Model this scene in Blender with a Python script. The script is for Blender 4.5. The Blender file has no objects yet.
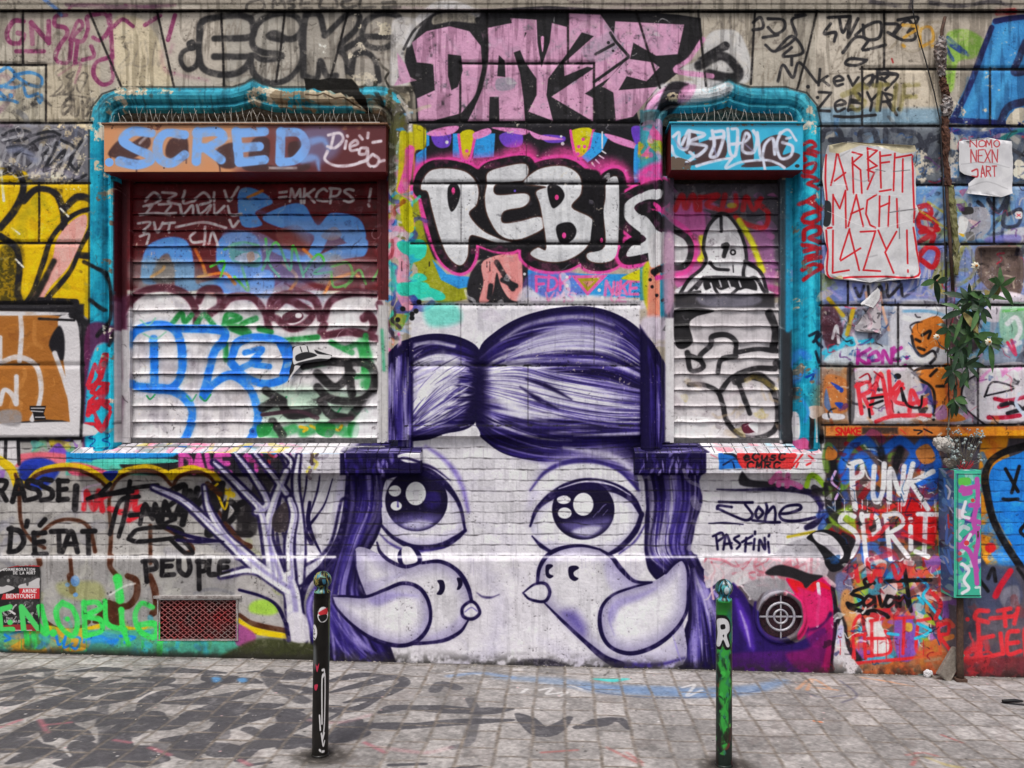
import bpy, bmesh, math, random
import numpy as np
from mathutils import Vector, Matrix

# ------------------------------------------------------------------ camera, sky, sun, exposure
S_ = 0.0065          # metres per photo pixel on the wall plane (y = 0)
D_CAM = 5.5          # camera to wall
VPX, VPY = 544.0, 420.0
sc = bpy.context.scene
cam_d = bpy.data.cameras.new('camera')
cam = bpy.data.objects.new('camera', cam_d)
sc.collection.objects.link(cam)
XC, ZC = (VPX - 512) * S_, (660 - VPY) * S_
cam.location = (XC, -D_CAM, ZC)
cam.rotation_euler = (math.radians(90), 0, 0)
cam_d.sensor_width = 36
cam_d.lens = 36 * D_CAM / S_ / 1024
cam_d.shift_x = -(VPX - 512) / 1024
cam_d.shift_y = (VPY - 384) / 1024
cam_d.clip_end = 500
sc.camera = cam

world = bpy.data.worlds.new('World')
sc.world = world
world.use_nodes = True
wn = world.node_tree
bg = wn.nodes['Background']
sky = wn.nodes.new('ShaderNodeTexSky')
sky.sky_type = 'NISHITA'
sky.sun_disc = False
SUN_EL, SUN_AZ = 64, 195                     # azimuth measured from +Y towards +X
sky.sun_elevation = math.radians(SUN_EL)
sky.sun_rotation = math.radians(SUN_AZ)
sky.dust_density = 4.0
sky.air_density = 1.0
sky.ozone_density = 1.0
hs = wn.nodes.new('ShaderNodeHueSaturation')  # an even grey cloud cover takes most of the blue out of the sky
hs.inputs['Saturation'].default_value = .22
wn.links.new(sky.outputs[0], hs.inputs['Color'])
wn.links.new(hs.outputs[0], bg.inputs['Color'])
bg.inputs['Strength'].default_value = 0.092
sun_d = bpy.data.lights.new('sun', 'SUN')
sun_d.energy = 1.9
sun_d.angle = math.radians(20)
sun_d.color = (1.0, .97, .93)
sun = bpy.data.objects.new('sun', sun_d)
sc.collection.objects.link(sun)
_az, _el = math.radians(SUN_AZ), math.radians(SUN_EL)
_dir = Vector((math.sin(_az) * math.cos(_el), math.cos(_az) * math.cos(_el), math.sin(_el)))
sun.rotation_euler = _dir.to_track_quat('Z', 'Y').to_euler()
sun.location = _dir * 20
sc.view_settings.view_transform = 'Standard'
sc.view_settings.look = 'None'
sc.view_settings.gamma = 1
sc.view_settings.use_curve_mapping = False
sc.view_settings.exposure = 0.6
# ------------------------------------------------------------------ paint engine (numpy): every graffiti is sprayed stroke by stroke
RNG = np.random.default_rng(7)

def lattice(h, w, sy, sx, rng):
    """one octave of smooth value noise, h x w, lattice step sy/sx cells"""
    ny, nx = int(h / sy) + 3, int(w / sx) + 3
    g = rng.random((ny, nx)).astype(np.float32)
    y = np.arange(h, dtype=np.float32) / sy
    x = np.arange(w, dtype=np.float32) / sx
    iy, ix = y.astype(int), x.astype(int)
    fy, fx = y - iy, x - ix
    fy = fy * fy * (3 - 2 * fy)
    fx = fx * fx * (3 - 2 * fx)
    a = g[iy] * (1 - fy)[:, None] + g[iy + 1] * fy[:, None]
    return a[:, ix] * (1 - fx) + a[:, ix + 1] * fx

def fbm(h, w, step, octs, rng, sx=1.0):
    o = np.zeros((h, w), np.float32)
    amp, tot = 1.0, 0.0
    for k in range(octs):
        o += amp * lattice(h, w, max(step, 1.01), max(step * sx, 1.01), rng)
        tot += amp
        amp *= .55
        step /= 2.1
    return o / tot

def hexc(c):
    if isinstance(c, str):
        c = c.lstrip('#')
        return np.array([int(c[i:i + 2], 16) / 255 for i in (0, 2, 4)], np.float32)
    return np.asarray(c, np.float32)

def crom(P, closed=False, n=6):
    P = np.asarray(P, float)
    if len(P) < 3:
        return P
    if closed:
        Q = np.vstack([P[-1], P, P[0], P[1]])
    else:
        Q = np.vstack([2 * P[0] - P[1], P, 2 * P[-1] - P[-2]])
    out = []
    t = np.linspace(0, 1, n, endpoint=False)[:, None]
    for i in range(1, len(Q) - 2):
        p0, p1, p2, p3 = Q[i - 1], Q[i], Q[i + 1], Q[i + 2]
        out.append(.5 * (2 * p1 + (p2 - p0) * t + (2 * p0 - 5 * p1 + 4 * p2 - p3) * t * t + (3 * p1 - p0 - 3 * p2 + p3) * t ** 3))
    if not closed:
        out.append(P[-1:])
    return np.vstack(out)

class Canvas:
    def __init__(s, u0, v0, u1, v1, k, base='#888888', seed=1):
        s.u0, s.v0, s.u1, s.v1, s.k = u0, v0, u1, v1, k
        s.W, s.H = int(round((u1 - u0) * k)), int(round((v1 - v0) * k))
        s.img = np.empty((s.H, s.W, 3), np.float32)
        s.img[:] = hexc(base)
        s.hgt = np.zeros((s.H, s.W), np.float32)
        r = np.random.default_rng(seed)
        s.n1 = fbm(s.H, s.W, 30 * k / 2 * 2, 4, r)
        s.n2 = fbm(s.H, s.W, 7 * k, 3, r)
        s.n3 = fbm(s.H, s.W, 1.6 * k, 2, r)
        s.clip = None

SPRAY = 1.0         # how much mist a can leaves round each stroke
CV = None
MAP = None          # with MAP set, points are read off the photo and land on the ground plane (cm)
MZ = (0, 0, 1)
ZX = ZY = 0.0
ZS = 1.0

def use(c):
    global CV
    CV = c
    z()

def z(ox=0, oy=0, sc=1.0):
    global ZX, ZY, ZS
    ZX, ZY, ZS = ox, oy, sc

def pp(s):
    if isinstance(s, str):
        P = np.array([[float(q) for q in t.split(',')] for t in s.split()])
    else:
        P = np.asarray(s, float)
    if MAP is not None:
        return MAP(P / MZ[2] + np.array(MZ[:2]))
    return P / ZS + np.array([ZX, ZY])

def bbox(P, m):
    c = CV
    a0 = int(max(0, (P[:, 0].min() - m - c.u0) * c.k)); a1 = int(min(c.W, (P[:, 0].max() + m - c.u0) * c.k + 2))
    b0 = int(max(0, (P[:, 1].min() - m - c.v0) * c.k)); b1 = int(min(c.H, (P[:, 1].max() + m - c.v0) * c.k + 2))
    return a0, a1, b0, b1

def coords(a0, a1, b0, b1):
    c = CV
    return c.u0 + (np.arange(a0, a1, dtype=np.float32) + .5) / c.k, c.v0 + (np.arange(b0, b1, dtype=np.float32) + .5) / c.k

def sdist(P, R, bb, m):
    """distance to the polyline minus its (tapering) radius over the box bb"""
    a0, a1, b0, b1 = bb
    D = np.full((b1 - b0, a1 - a0), 1e6, np.float32)
    c = CV
    for i in range(len(P) - 1):
        p, q = P[i], P[i + 1]
        rm = max(R[i], R[i + 1]) + m
        x0 = max(a0, int((min(p[0], q[0]) - rm - c.u0) * c.k)); x1 = min(a1, int((max(p[0], q[0]) + rm - c.u0) * c.k) + 2)
        y0 = max(b0, int((min(p[1], q[1]) - rm - c.v0) * c.k)); y1 = min(b1, int((max(p[1], q[1]) + rm - c.v0) * c.k) + 2)
        if x1 <= x0 or y1 <= y0:
            continue
        X, Y = coords(x0, x1, y0, y1)
        dx, dy = q[0] - p[0], q[1] - p[1]
        L = dx * dx + dy * dy + 1e-9
        t = np.clip(((X[None] - p[0]) * dx + (Y[:, None] - p[1]) * dy) / L, 0, 1)
        d = np.hypot(X[None] - p[0] - t * dx, Y[:, None] - p[1] - t * dy) - (R[i] + t * (R[i + 1] - R[i]))
        sub = D[y0 - b0:y1 - b0, x0 - a0:x1 - a0]
        np.minimum(sub, d, out=sub)
    return D

def lay(al, bb, col, tex):
    a0, a1, b0, b1 = bb
    c = CV
    if tex:
        n = c.n2[b0:b1, a0:a1] * .6 + c.n3[b0:b1, a0:a1] * .4
        al = al * (1 - np.clip((n - (1 - tex) * .62) * 7, 0, 1) * min(1, tex * 1.6))
    if c.clip is not None:
        al = al * c.clip[b0:b1, a0:a1]
    r = c.img[b0:b1, a0:a1]
    r += al[..., None] * (hexc(col) - r)

def soften(sd, soft):
    t = np.clip(.5 - sd / soft, 0, 1)
    return t * t * (3 - 2 * t)

def S(w, col, paths, soft=None, a=1.0, closed=False, sm=True, tex=0, jit=0):
    """spray or brush strokes; w width (or 'w0,w1' taper list); several paths split by |"""
    if isinstance(paths, str):
        paths = paths.split('|')
    for s in paths:
        P = pp(s)
        ww = np.atleast_1d(np.array(w, float)) / ZS
        if sm and len(P) > 2:
            P = crom(P, closed)
        elif closed:
            P = np.vstack([P, P[:1]])
        if sm and closed:
            P = np.vstack([P, P[:1]])
        if len(P) == 1:
            P = np.vstack([P, P + .01])
        R = np.interp(np.linspace(0, 1, len(P)), np.linspace(0, 1, len(ww)), ww) / 2
        so = (soft / ZS if soft is not None else max(.55, .2 * ww.max()))
        if SPRAY and len(R) > 3 and ww.max() > 1.6:
            kq = np.linspace(0, len(R) / 9 + 2, len(R))
            R = R * (1 + .13 * np.interp(kq, np.arange(int(kq[-1]) + 2), RNG.uniform(-1, 1, int(kq[-1]) + 2)))
        if SPRAY and 1.8 < ww.max() < 14 and MAP is None:
            mist = ww.max() * .85
            bb = bbox(P, R.max() + mist + 1)
            if bb[1] > bb[0] and bb[3] > bb[2]:
                c = CV
                al = np.clip(.5 - sdist(P, R, bb, mist + 1) / (2 * mist), 0, 1) ** 2 * (.55 + .9 * (c.n3[bb[2]:bb[3], bb[0]:bb[1]] - .3))
                lay(np.clip(al, 0, 1) * a * .55 * SPRAY, bb, col, 0)
        m = R.max() + so + 1
        bb = bbox(P, m)
        if bb[1] <= bb[0] or bb[3] <= bb[2]:
            continue
        al = soften(sdist(P, R, bb, so + 1), so) * a
        if SPRAY and ww.max() > 1.6:
            al *= 1 - .30 * np.clip((CV.n2[bb[2]:bb[3], bb[0]:bb[1]] - .48) * 4, 0, 1)
        lay(al, bb, col, tex)

def inside(P, bb):
    X, Y = coords(*bb)
    M = np.zeros((len(Y), len(X)), bool)
    Q = np.roll(P, -1, 0)
    for (x0, y0), (x1, y1) in zip(P, Q):
        if y0 == y1:
            continue
        lo, hi = min(y0, y1), max(y0, y1)
        j = np.nonzero((Y >= lo) & (Y < hi))[0]
        if len(j):
            xc = x0 + (Y[j] - y0) * (x1 - x0) / (y1 - y0)
            M[j] ^= X[None] < xc[:, None]
    return M

def F(col, paths, soft=1.0, a=1.0, sm=True, tex=0, raw=False):
    """filled shapes, soft edged"""
    out = None
    if isinstance(paths, str):
        paths = paths.split('|')
    for s in paths:
        P = pp(s)
        if sm:
            P = crom(P, True, 5)
        so = max(soft / ZS, .5)
        bb = bbox(P, so + 1)
        if bb[1] <= bb[0] or bb[3] <= bb[2]:
            continue
        Pc = np.vstack([P, P[:1]])
        d = sdist(Pc, np.zeros(len(Pc)), bb, so + 1)
        M = inside(P, bb)
        al = soften(np.where(M, -d, d), so) * a
        if raw:
            if out is None:
                out = np.zeros((CV.H, CV.W), np.float32)
            sub = out[bb[2]:bb[3], bb[0]:bb[1]]
            np.maximum(sub, al, out=sub)
        else:
            lay(al, bb, col, tex)
    return out

def E(col, cx, cy, rx, ry=None, soft=1.0, a=1.0, rot=0, tex=0):
    ry = rx if ry is None else ry
    t = np.linspace(0, 2 * math.pi, 28, endpoint=False)
    c, s_ = math.cos(rot), math.sin(rot)
    x, y = rx * np.cos(t), ry * np.sin(t)
    F(col, [np.stack([cx + x * c - y * s_, cy + x * s_ + y * c], 1)], soft, a, True, tex)

def RC(col, x0, y0, x1, y1, soft=1.0, a=1.0, tex=0):
    F(col, [np.array([[x0, y0], [x1, y0], [x1, y1], [x0, y1]])], soft, a, False, tex)

def clip(paths=None, soft=1.5, sm=True):
    CV.clip = None
    if paths is not None:
        CV.clip = F(None, paths, soft, 1, sm, 0, True)

def strands(g1, g2, n, colf, wr=(2, 6), seed=0, a=.8, seg=(.25, .6), wob=3):
    """hair: n tapered strokes lying between two guide curves; colf(t, u, rng) picks the paint"""
    r = np.random.default_rng(seed)
    A, B = crom(pp(g1)), crom(pp(g2))
    t = np.linspace(0, 1, 40)
    A = np.stack([np.interp(t, np.linspace(0, 1, len(A)), A[:, k]) for k in (0, 1)], 1)
    B = np.stack([np.interp(t, np.linspace(0, 1, len(B)), B[:, k]) for k in (0, 1)], 1)
    keep = (ZX, ZY, ZS)
    z()
    for _ in range(n):
        q = r.random()
        L = r.uniform(*seg)
        u0 = r.uniform(-.1, 1.05 - L * .6)
        u = np.clip(np.linspace(u0, u0 + L, 9), 0, 1)
        dq = np.linspace(0, r.normal(0, .03), 9)
        P = np.stack([np.interp(u, t, A[:, k]) * (1 - q - dq) + np.interp(u, t, B[:, k]) * (q + dq) for k in (0, 1)], 1)
        w = r.uniform(*wr) / keep[2]
        c = colf(q, u0 + L / 2, r)
        if c is None:
            continue
        S([.3, w, w * .9, .3], c, [P], soft=max(.7, w * .6), a=a * r.uniform(.6, 1), sm=False)
    z(*keep)

def shade(path, w, col, a=.6, sm=True):
    """airbrushed tone along the inside of an outline"""
    keep = CV.clip
    clip([path], 2, sm)
    P = pp(path)
    global SPRAY
    k, SPRAY = SPRAY, 0
    S(w, col, [P * ZS - np.array([ZX, ZY]) * ZS], soft=w, a=a, closed=True, sm=sm)
    SPRAY = k
    CV.clip = keep

def scrawl(x, y, w, h, wd, col, seed, a=.9, tex=.2, slant=.2):
    """an unreadable fast hand: loops, spikes and cross strokes of an old tag"""
    r = np.random.default_rng(seed)
    n = max(3, int(w / h / .55))
    P, t = [], 0
    for k in range(n):
        x0 = x + w * k / n
        q = w / n
        kind = r.integers(4)
        if kind == 0: L = [(0, .9), (.25, .05), (.5, .95), (.8, .1)]
        elif kind == 1: L = [(.1, .5), (.5, .05), (.9, .4), (.45, .95), (.05, .6), (.6, .45)]
        elif kind == 2: L = [(.1, .05), (.15, .95), (.7, .9), (.75, .1)]
        else: L = [(.8, .1), (.2, .2), (.7, .5), (.15, .95), (.9, .9)]
        P += [(x0 + (u + r.normal(0, .1)) * q + slant * (1 - v) * h, y + (v + r.normal(0, .09)) * h) for u, v in L]
        if r.random() < .35 and len(P) > 3:
            S(wd, col, [np.array(P)], a=a, tex=tex); P = []
    if len(P) > 1:
        S(wd, col, [np.array(P)], a=a, tex=tex)
    if r.random() < .6:
        S(wd, col, [np.array([(x, y + h * 1.2), (x + w * .5, y + h * 1.12), (x + w, y + h * 1.25)])], a=a, tex=tex)

def drips(x0, x1, y, n, col, seed, ln=(4, 14), w=.9, a=.8):
    r = np.random.default_rng(seed)
    for _ in range(n):
        u, l = r.uniform(x0, x1), r.uniform(*ln)
        S([w, w * .8, w * 1.3], col, [np.array([(u, y), (u + r.normal(0, .3), y + l * .5), (u, y + l)])], soft=.7, a=a)

def scrib(x0, y0, x1, y1, n, cols, wr=(2, 6), seed=0, a=.9, size=25, tex=.2, blob=.25):
    """old worn paint: layered random sweeps and dabs in the colours seen there"""
    r = np.random.default_rng(seed)
    keep = (ZX, ZY, ZS)
    z()
    for _ in range(n):
        c = cols[r.integers(len(cols))]
        cx, cy = r.uniform(x0, x1), r.uniform(y0, y1)
        s_ = size * r.uniform(.4, 1.2)
        if r.random() < blob:
            k = r.integers(5, 9)
            t = np.sort(r.uniform(0, 6.28, k))
            rad = s_ * r.uniform(.25, .6, k)
            F(c, [np.stack([cx + rad * np.cos(t) * 1.3, cy + rad * np.sin(t)], 1)], 1.2, a * r.uniform(.6, 1), True, tex)
        else:
            th = r.uniform(0, 6.28)
            P = [(cx, cy)]
            for _k in range(r.integers(2, 5)):
                th += r.normal(0, .9)
                P.append((P[-1][0] + s_ * .5 * math.cos(th), P[-1][1] + s_ * .5 * math.sin(th)))
            S(r.uniform(*wr), c, [np.array(P)], a=a * r.uniform(.6, 1), tex=tex)
    z(*keep)

FONT = {
 'A': '0,1 .5,0 1,1|.2,.64 .8,.64', 'B': '0,0 0,1|~0,0 .7,.05 .75,.35 .1,.48|~.1,.48 .95,.55 .9,.92 0,1',
 'C': '~1,.14 .55,0 .05,.3 .05,.7 .5,1 1,.86', 'D': '0,0 0,1|~0,0 .65,.06 1,.45 .7,.9 0,1', 'E': '1,0 0,0 0,1 1,1|0,.5 .8,.5',
 'F': '1,0 0,0 0,1|0,.5 .8,.5', 'G': '~1,.14 .55,0 .05,.3 .05,.7 .5,1 .95,.85 .98,.58|.98,.58 .55,.58', 'H': '0,0 0,1|1,0 1,1|0,.5 1,.5',
 'I': '.5,0 .5,1', 'J': '~.8,0 .8,.7 .5,1 .1,.85', 'K': '0,0 0,1|1,0 .05,.55|.3,.4 1,1', 'L': '0,0 0,1 1,1', 'M': '0,1 .1,0 .5,.7 .9,0 1,1',
 'N': '0,1 0,0 1,1 1,0', 'O': '~.5,0 .05,.25 .05,.75 .5,1 .95,.75 .95,.25 .5,0', 'P': '0,1 0,0|~0,0 .8,.03 .9,.35 .6,.52 0,.55',
 'Q': '~.5,0 .05,.25 .05,.75 .5,1 .95,.75 .95,.25 .5,0|.6,.7 1,1', 'R': '0,1 0,0|~0,0 .8,.03 .9,.33 .5,.5 0,.52|.4,.52 1,1',
 'S': '~.95,.1 .5,0 .08,.22 .45,.48 .92,.72 .5,1 .02,.9', 'T': '0,0 1,0|.5,0 .5,1', 'U': '~0,0 .03,.7 .5,1 .97,.7 1,0', 'V': '0,0 .5,1 1,0',
 'W': '0,0 .25,1 .5,.35 .75,1 1,0', 'X': '0,0 1,1|1,0 0,1', 'Y': '0,0 .5,.5 1,0|.5,.5 .5,1', 'Z': '0,0 1,0 0,1 1,1',
 '!': '.5,0 .5,.7|.5,.95 .5,1', '.': '.5,.93 .5,1', "'": '.5,0 .4,.25', '-': '.1,.5 .9,.5', '_': '0,1 1,1', ':': '.5,.25 .5,.3|.5,.75 .5,.8',
 '=': '.1,.35 .9,.35|.1,.65 .9,.65', '5': '~.9,0 .15,.02 .12,.42 .6,.38 .95,.65 .6,1 .05,.92', '2': '~.05,.2 .5,0 .92,.25 .5,.6 .02,1 .95,1', '1': '.2,.2 .5,0 .5,1',
 'a': '~.9,.4 .4,.35 .05,.65 .3,1 .85,.8 .9,.4|.9,.4 .95,1', 'e': '~.05,.68 .9,.6 .5,.33 .1,.6 .3,1 .95,.9', 'n': '.05,.4 .08,1|~.08,.6 .5,.35 .9,.5 .92,1',
 'o': '~.5,.35 .05,.65 .5,1 .95,.65 .5,.35', 'v': '0,.4 .5,1 1,.4', 'u': '~.05,.4 .1,.85 .5,1 .9,.7 .92,.4|.92,.4 .95,1', 'i': '.5,.4 .5,1|.5,.12 .5,.16',
 't': '.45,0 .5,1|.0,.35 1,.3', 'r': '.1,.4 .12,1|~.12,.6 .5,.38 .9,.42', 's': '~.9,.42 .3,.38 .3,.62 .85,.78 .5,1 .05,.95', 'k': '.1,0 .1,1|.85,.4 .12,.72|.35,.62 .95,1',
 'g': '~.9,.4 .3,.36 .05,.65 .4,.95 .9,.7|~.9,.4 .9,1.2 .4,1.4 .1,1.2', 'l': '.5,0 .5,1', 'd': '.9,0 .9,1|~.9,.45 .3,.38 .05,.7 .4,1 .9,.85', 'f': '~.9,.05 .5,0 .42,.3 .42,1|.1,.45 .85,.42', 'm': '.0,.4 .02,1|~.02,.6 .3,.35 .5,.6 .5,1|~.5,.6 .75,.35 .98,.6 1,1',
}

def TX(t, x, y, h, cw, w, col, gap=.3, slant=0, jit=.04, rise=0, soft=None, a=1, tex=0, seed=3):
    """hand lettering"""
    r = np.random.default_rng(seed + len(t))
    for ch in t:
        if ch == ' ':
            x += cw * (.7 + gap)
            continue
        k = .35 if ch in "!.':I1il" else 1.0
        g = FONT.get(ch) or FONT.get(ch.upper())
        if g:
            for st in g.split('|'):
                sm = st.startswith('~')
                P = np.array([[float(q) for q in p.split(',')] for p in st.lstrip('~').split()])
                P = P + r.normal(0, jit, P.shape)
                if k < 1:
                    P[:, 0] = P[:, 0] * k
                Q = np.stack([x + P[:, 0] * cw + slant * (1 - P[:, 1]) * h, y + P[:, 1] * h], 1)
                S(w, col, [Q], soft=soft, a=a, sm=sm, tex=tex)
        x += cw * (k + gap)
        y += rise

def chips(col, paths, thr=.55, soft=10, sharp=14, scale=1):
    """flaked paint: shows the stone in ragged spots inside the given area"""
    c = CV
    m = F(None, paths, soft, 1, True, 0, True)
    n = c.n2 * .55 + c.n3 * .25 + c.n1 * .2
    al = np.clip((n - thr + (m - 1) * .4) * sharp, 0, 1) * (m > .02)
    c.img += al[..., None] * (hexc(col) - c.img)
    c.hgt -= al * .5
# ------------------------------------------------------------------ paint on the wall (photo-pixel scale: 1 unit = S metres)
BK, WH, PU, PINK = '#242226', '#d3d0d4', '#2d2166', '#dd8cbc'
WALL = Canvas(-128, -64, 1152, 704, 2, '#a89e90', 11)
use(WALL)
# bare stone and older coats
RC('#9c9285', -130, -66, 1160, 11)
for (x0, y0, x1, y1, c) in [(-128, 12, 23, 65, '#b0a697'), (24, 12, 95, 65, '#aca092'), (-128, 65, 46, 123, '#b5ab97'), (46, 65, 100, 123, '#b9aa92'),
                            (225, 12, 285, 82, '#a39c92'), (285, 12, 340, 82, '#9f978d'), (340, 12, 400, 86, '#a39a90'), (700, 12, 756, 88, '#ada191'), (752, 12, 815, 88, '#aba193'),
                            (815, 12, 885, 125, '#bfb2a2'), (885, 12, 1152, 68, '#b9ab9b'), (862, 68, 942, 125, '#c4b49e')]:
    RC(c, x0, y0, x1, y1, 3)
F('#cbb999', "113,20 150,26 172,86 122,86", 4)
F('#b9ad9f', "160,14 218,14 222,86 176,86", 4)
scrib(-128, 12, 410, 123, 150, ['#b9ae9d', '#978c7f', '#c6baa6', '#8c8378'], (1, 4), 1, .45, 12, .5, .6)
scrib(690, 12, 950, 125, 110, ['#c2b5a3', '#9a8f82', '#cdbfa8', '#90867b'], (1, 4), 2, .45, 12, .5, .6)
RC('#77757a', -128, 123, 92, 183, 3); RC('#c9a51b', -128, 183, 100, 320, 3); RC('#8c8a90', -128, 310, 100, 440, 3)
scrib(-128, 125, 92, 183, 70, ['#8f8d92', '#5f6068', '#a7a3a2', '#6a6f80', '#93876f'], (2, 6), 3, .7, 16)
chips('#cbb99a', "50,125 90,120 88,180 40,184 10,170 8,150 30,160 60,140", .50, 14)
chips('#d7cdb8', "70,150 90,130 88,182 60,180", .52, 10)
# right of the second window: many old coats
RC('#6f99b9', 816, 108, 944, 125, 6, .8)
RC('#6d7177', 816, 125, 1152, 186, 3); RC('#7191b6', 816, 184, 1152, 245, 3); RC('#7d86b4', 816, 244, 1152, 305, 3)
RC('#8f97a8', 816, 304, 1152, 367, 3); RC('#a39aa3', 816, 366, 1152, 426, 3)
scrib(818, 126, 1150, 186, 90, ['#5b5e66', '#7b98b4', '#4e79a8', '#8b8d8f', '#3d4d6e', '#b9b2a8'], (2, 8), 5, .8, 22)
scrib(818, 186, 1150, 304, 140, ['#6a8fc0', '#7f86bd', '#9aa7bd', '#5f6f9c', '#a9a58d', '#6a7787', '#8f9a56'], (2, 9), 6, .75, 26)
scrib(818, 304, 1150, 430, 200, ['#c7c4cc', '#8f9bb4', '#4a4a55', '#79a9c2', '#b58fa9', '#cfc9c9', '#2f2d33', '#8a7f86'], (2, 8), 7, .85, 24)
# brick band
RC('#a29e9b', -128, 437, 345, 557, 2); RC('#cbc7cd', 330, 425, 720, 557, 3); RC('#c9c6ca', 700, 437, 830, 557, 3); RC('#4d4850', 825, 437, 1152, 557, 3)
scrib(-128, 470, 345, 557, 160, ['#b2aeab', '#918d8b', '#bdb9b6', '#a9a39b', '#8b8992'], (3, 9), 8, .5, 22, .2, .6)
# plinth
RC('#8f8c8b', -128, 556, 335, 706, 2); RC('#cac5cb', 320, 556, 715, 706, 2); RC('#5c5358', 705, 556, 1160, 706, 2)
scrib(-128, 560, 330, 640, 90, ['#9c9993', '#7f7c7b', '#8e9267', '#a9a69f', '#77767c'], (3, 9), 9, .6, 22, .2, .6)

# --- faded older layers of tags
for k_, (x_, y_, w_, h_, wd_, c_) in enumerate([(-110, 20, 110, 34, 5, '#7d7268'), (30, 30, 70, 30, 2.5, '#8f8376'), (50, 70, 36, 22, 2, '#6d655d'), (60, 98, 30, 20, 3, '#57504b'), (116, 40, 50, 26, 2, '#a89b88'), (180, 20, 60, 20, 2, '#8a8076'), (240, 60, 70, 18, 2, '#7d746b'), (320, 30, 70, 24, 2.5, '#857b72'),
        (-110, 75, 120, 40, 6, '#8d6a7a'), (-100, 130, 180, 40, 7, '#55535a'), (0, 140, 80, 30, 3, '#a8a7ab'), (705, 20, 100, 26, 2.5, '#8b8177'), (760, 60, 50, 24, 2, '#978b7d'), (830, 50, 60, 20, 2, '#8d8276'), (880, 20, 60, 30, 3, '#9d8f7c'), (960, 80, 160, 34, 5, '#5f86a8'),
        (824, 130, 130, 44, 5, '#4a4e58'), (830, 160, 90, 24, 3, '#8fa9bf'), (950, 140, 190, 34, 5, '#414a5c'), (826, 190, 100, 40, 4, '#5b7fb5'), (920, 195, 90, 36, 4, '#a5a5a0'), (930, 205, 90, 30, 3, '#3c4358'), (1020, 190, 110, 44, 5, '#5f6f8c'), (826, 250, 110, 40, 5, '#6d74ad'), (850, 262, 90, 34, 3, '#c0bcc4'),
        (930, 250, 60, 40, 4, '#8d8a54'), (1020, 255, 110, 40, 5, '#55506a'), (826, 310, 70, 44, 4, '#57505c'), (900, 310, 60, 40, 3, '#dedbe0'), (955, 312, 66, 44, 5, '#4f8fae'), (1020, 310, 110, 44, 5, '#3a3740'), (826, 372, 90, 44, 5, '#c08a55'), (960, 370, 60, 40, 4, '#c285a6'), (1000, 376, 130, 40, 6, '#2f2c33'), (-120, 190, 110, 50, 7, '#8a7a1c')]):
    scrawl(x_, y_, w_, h_, wd_, c_, 300 + k_, .75, .35)
# --- top row tags
z(0, 0, 4)
M_ = '#8f3a68'
S(19, M_, "95,85 55,85 28,130 40,168 80,172 95,140 72,132|125,90 130,175|125,90 195,170|195,85 195,172", tex=.25, sm=True)
S(17, M_, "65,205 175,205", tex=.2)
S(17, M_, "265,60 225,65 220,100 262,112 268,140 240,180 222,225 235,248 275,245 285,170|280,160 312,85 330,105 292,150 330,165 352,115 348,70 380,58 425,60 435,120 400,160 372,150|440,60 450,230|450,110 490,78 532,105|580,100 640,62|700,60 672,160|310,165 300,250|330,240 375,225 365,185|440,228 385,250 375,300 410,338 450,318 445,235", tex=.2)
S(10, M_, "235,300 320,250 300,330|270,40 300,20 420,20|590,25 700,20|500,20 620,30", tex=.5, a=.8)
S(17, M_, "645,210 660,280 720,300 830,322|680,210 690,180", tex=.6, a=.75)
S(14, '#5b79ad', "180,0 225,35 245,60", soft=8)
# blue tag far left
S(13, '#3d86c8', "0,285 30,270 60,300 30,335 -20,350|60,300 120,290 165,310 160,345 110,335 60,300|0,345 60,350 100,330|-20,395 40,400 70,410|95,350 110,385 150,375|150,395 160,410|165,380 168,400|0,370 20,390", tex=.1)
F('#3d86c8', "35,375 50,375 50,390 36,390")
scrib(0, 90, 46, 124, 16, ['#3c3a3c', '#514d4b'], (2, 5), 14, .8, 12, .5)
S(12, '#4a4440', "275,335 285,420|265,400 300,395|290,350 292,400|150,340 40,330 200,350", tex=.5)
S(12, '#2f2f34', "10,540 60,520 120,530 90,560 20,560|30,590 100,585 60,620 150,560 220,545|120,545 200,525 240,540|170,620 230,570 180,680 260,600 210,710|260,600 240,660|245,560 300,600 250,700|330,560 280,640 310,690|330,640 290,720 345,700", tex=.25)
S(26, '#7e8398', "40,600 90,600 140,640", soft=20, a=.6)
S(10, '#b9b8bd', "185,690 300,600|10,560 90,540|180,640 220,560", tex=.4)
# ESK
z(180, 0, 4.096)
G_ = '#3b393b'
S(27, G_, "285,75 240,62 150,70 90,90 80,150 78,220 95,280 160,305 230,300 275,270 290,230 270,232 140,232|140,158 285,152 300,110 290,75", tex=.08, soft=9)
S(17, G_, "48,170 35,180 45,200 62,190 52,170", soft=6); S(21, G_, "60,190 10,215 5,255 30,285 65,270 80,230", soft=8)
S(25, G_, "420,165 365,150 390,135 440,160 480,150 500,110 470,65 400,55 330,85 300,140 300,190 340,215 400,220 415,235 340,245 300,225 290,260 310,310 370,340 440,325 490,270 505,215 495,165", tex=.08, soft=9)
S(25, G_, "515,60 505,140 505,310|520,58 570,60 590,130 600,140 690,55 735,65 720,120 655,190 680,240 690,310|505,310 560,320 575,250 600,310 640,310", tex=.1, soft=9)
S(25, G_, "745,140 760,90 820,55 890,65 910,110 890,160 840,195 775,190 745,150|760,150 880,150|655,210 710,180 740,160|700,310 715,230 760,215 800,250 815,330", tex=.15, soft=9)
chips('#cdbfa6', "770,100 830,80 880,90 870,140 790,140", .46, 8); chips('#c9bba5', "700,200 740,170 760,215 690,240", .45, 6); chips('#cdbfa6', "700,60 740,60 740,120 700,110", .5, 8)
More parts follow.
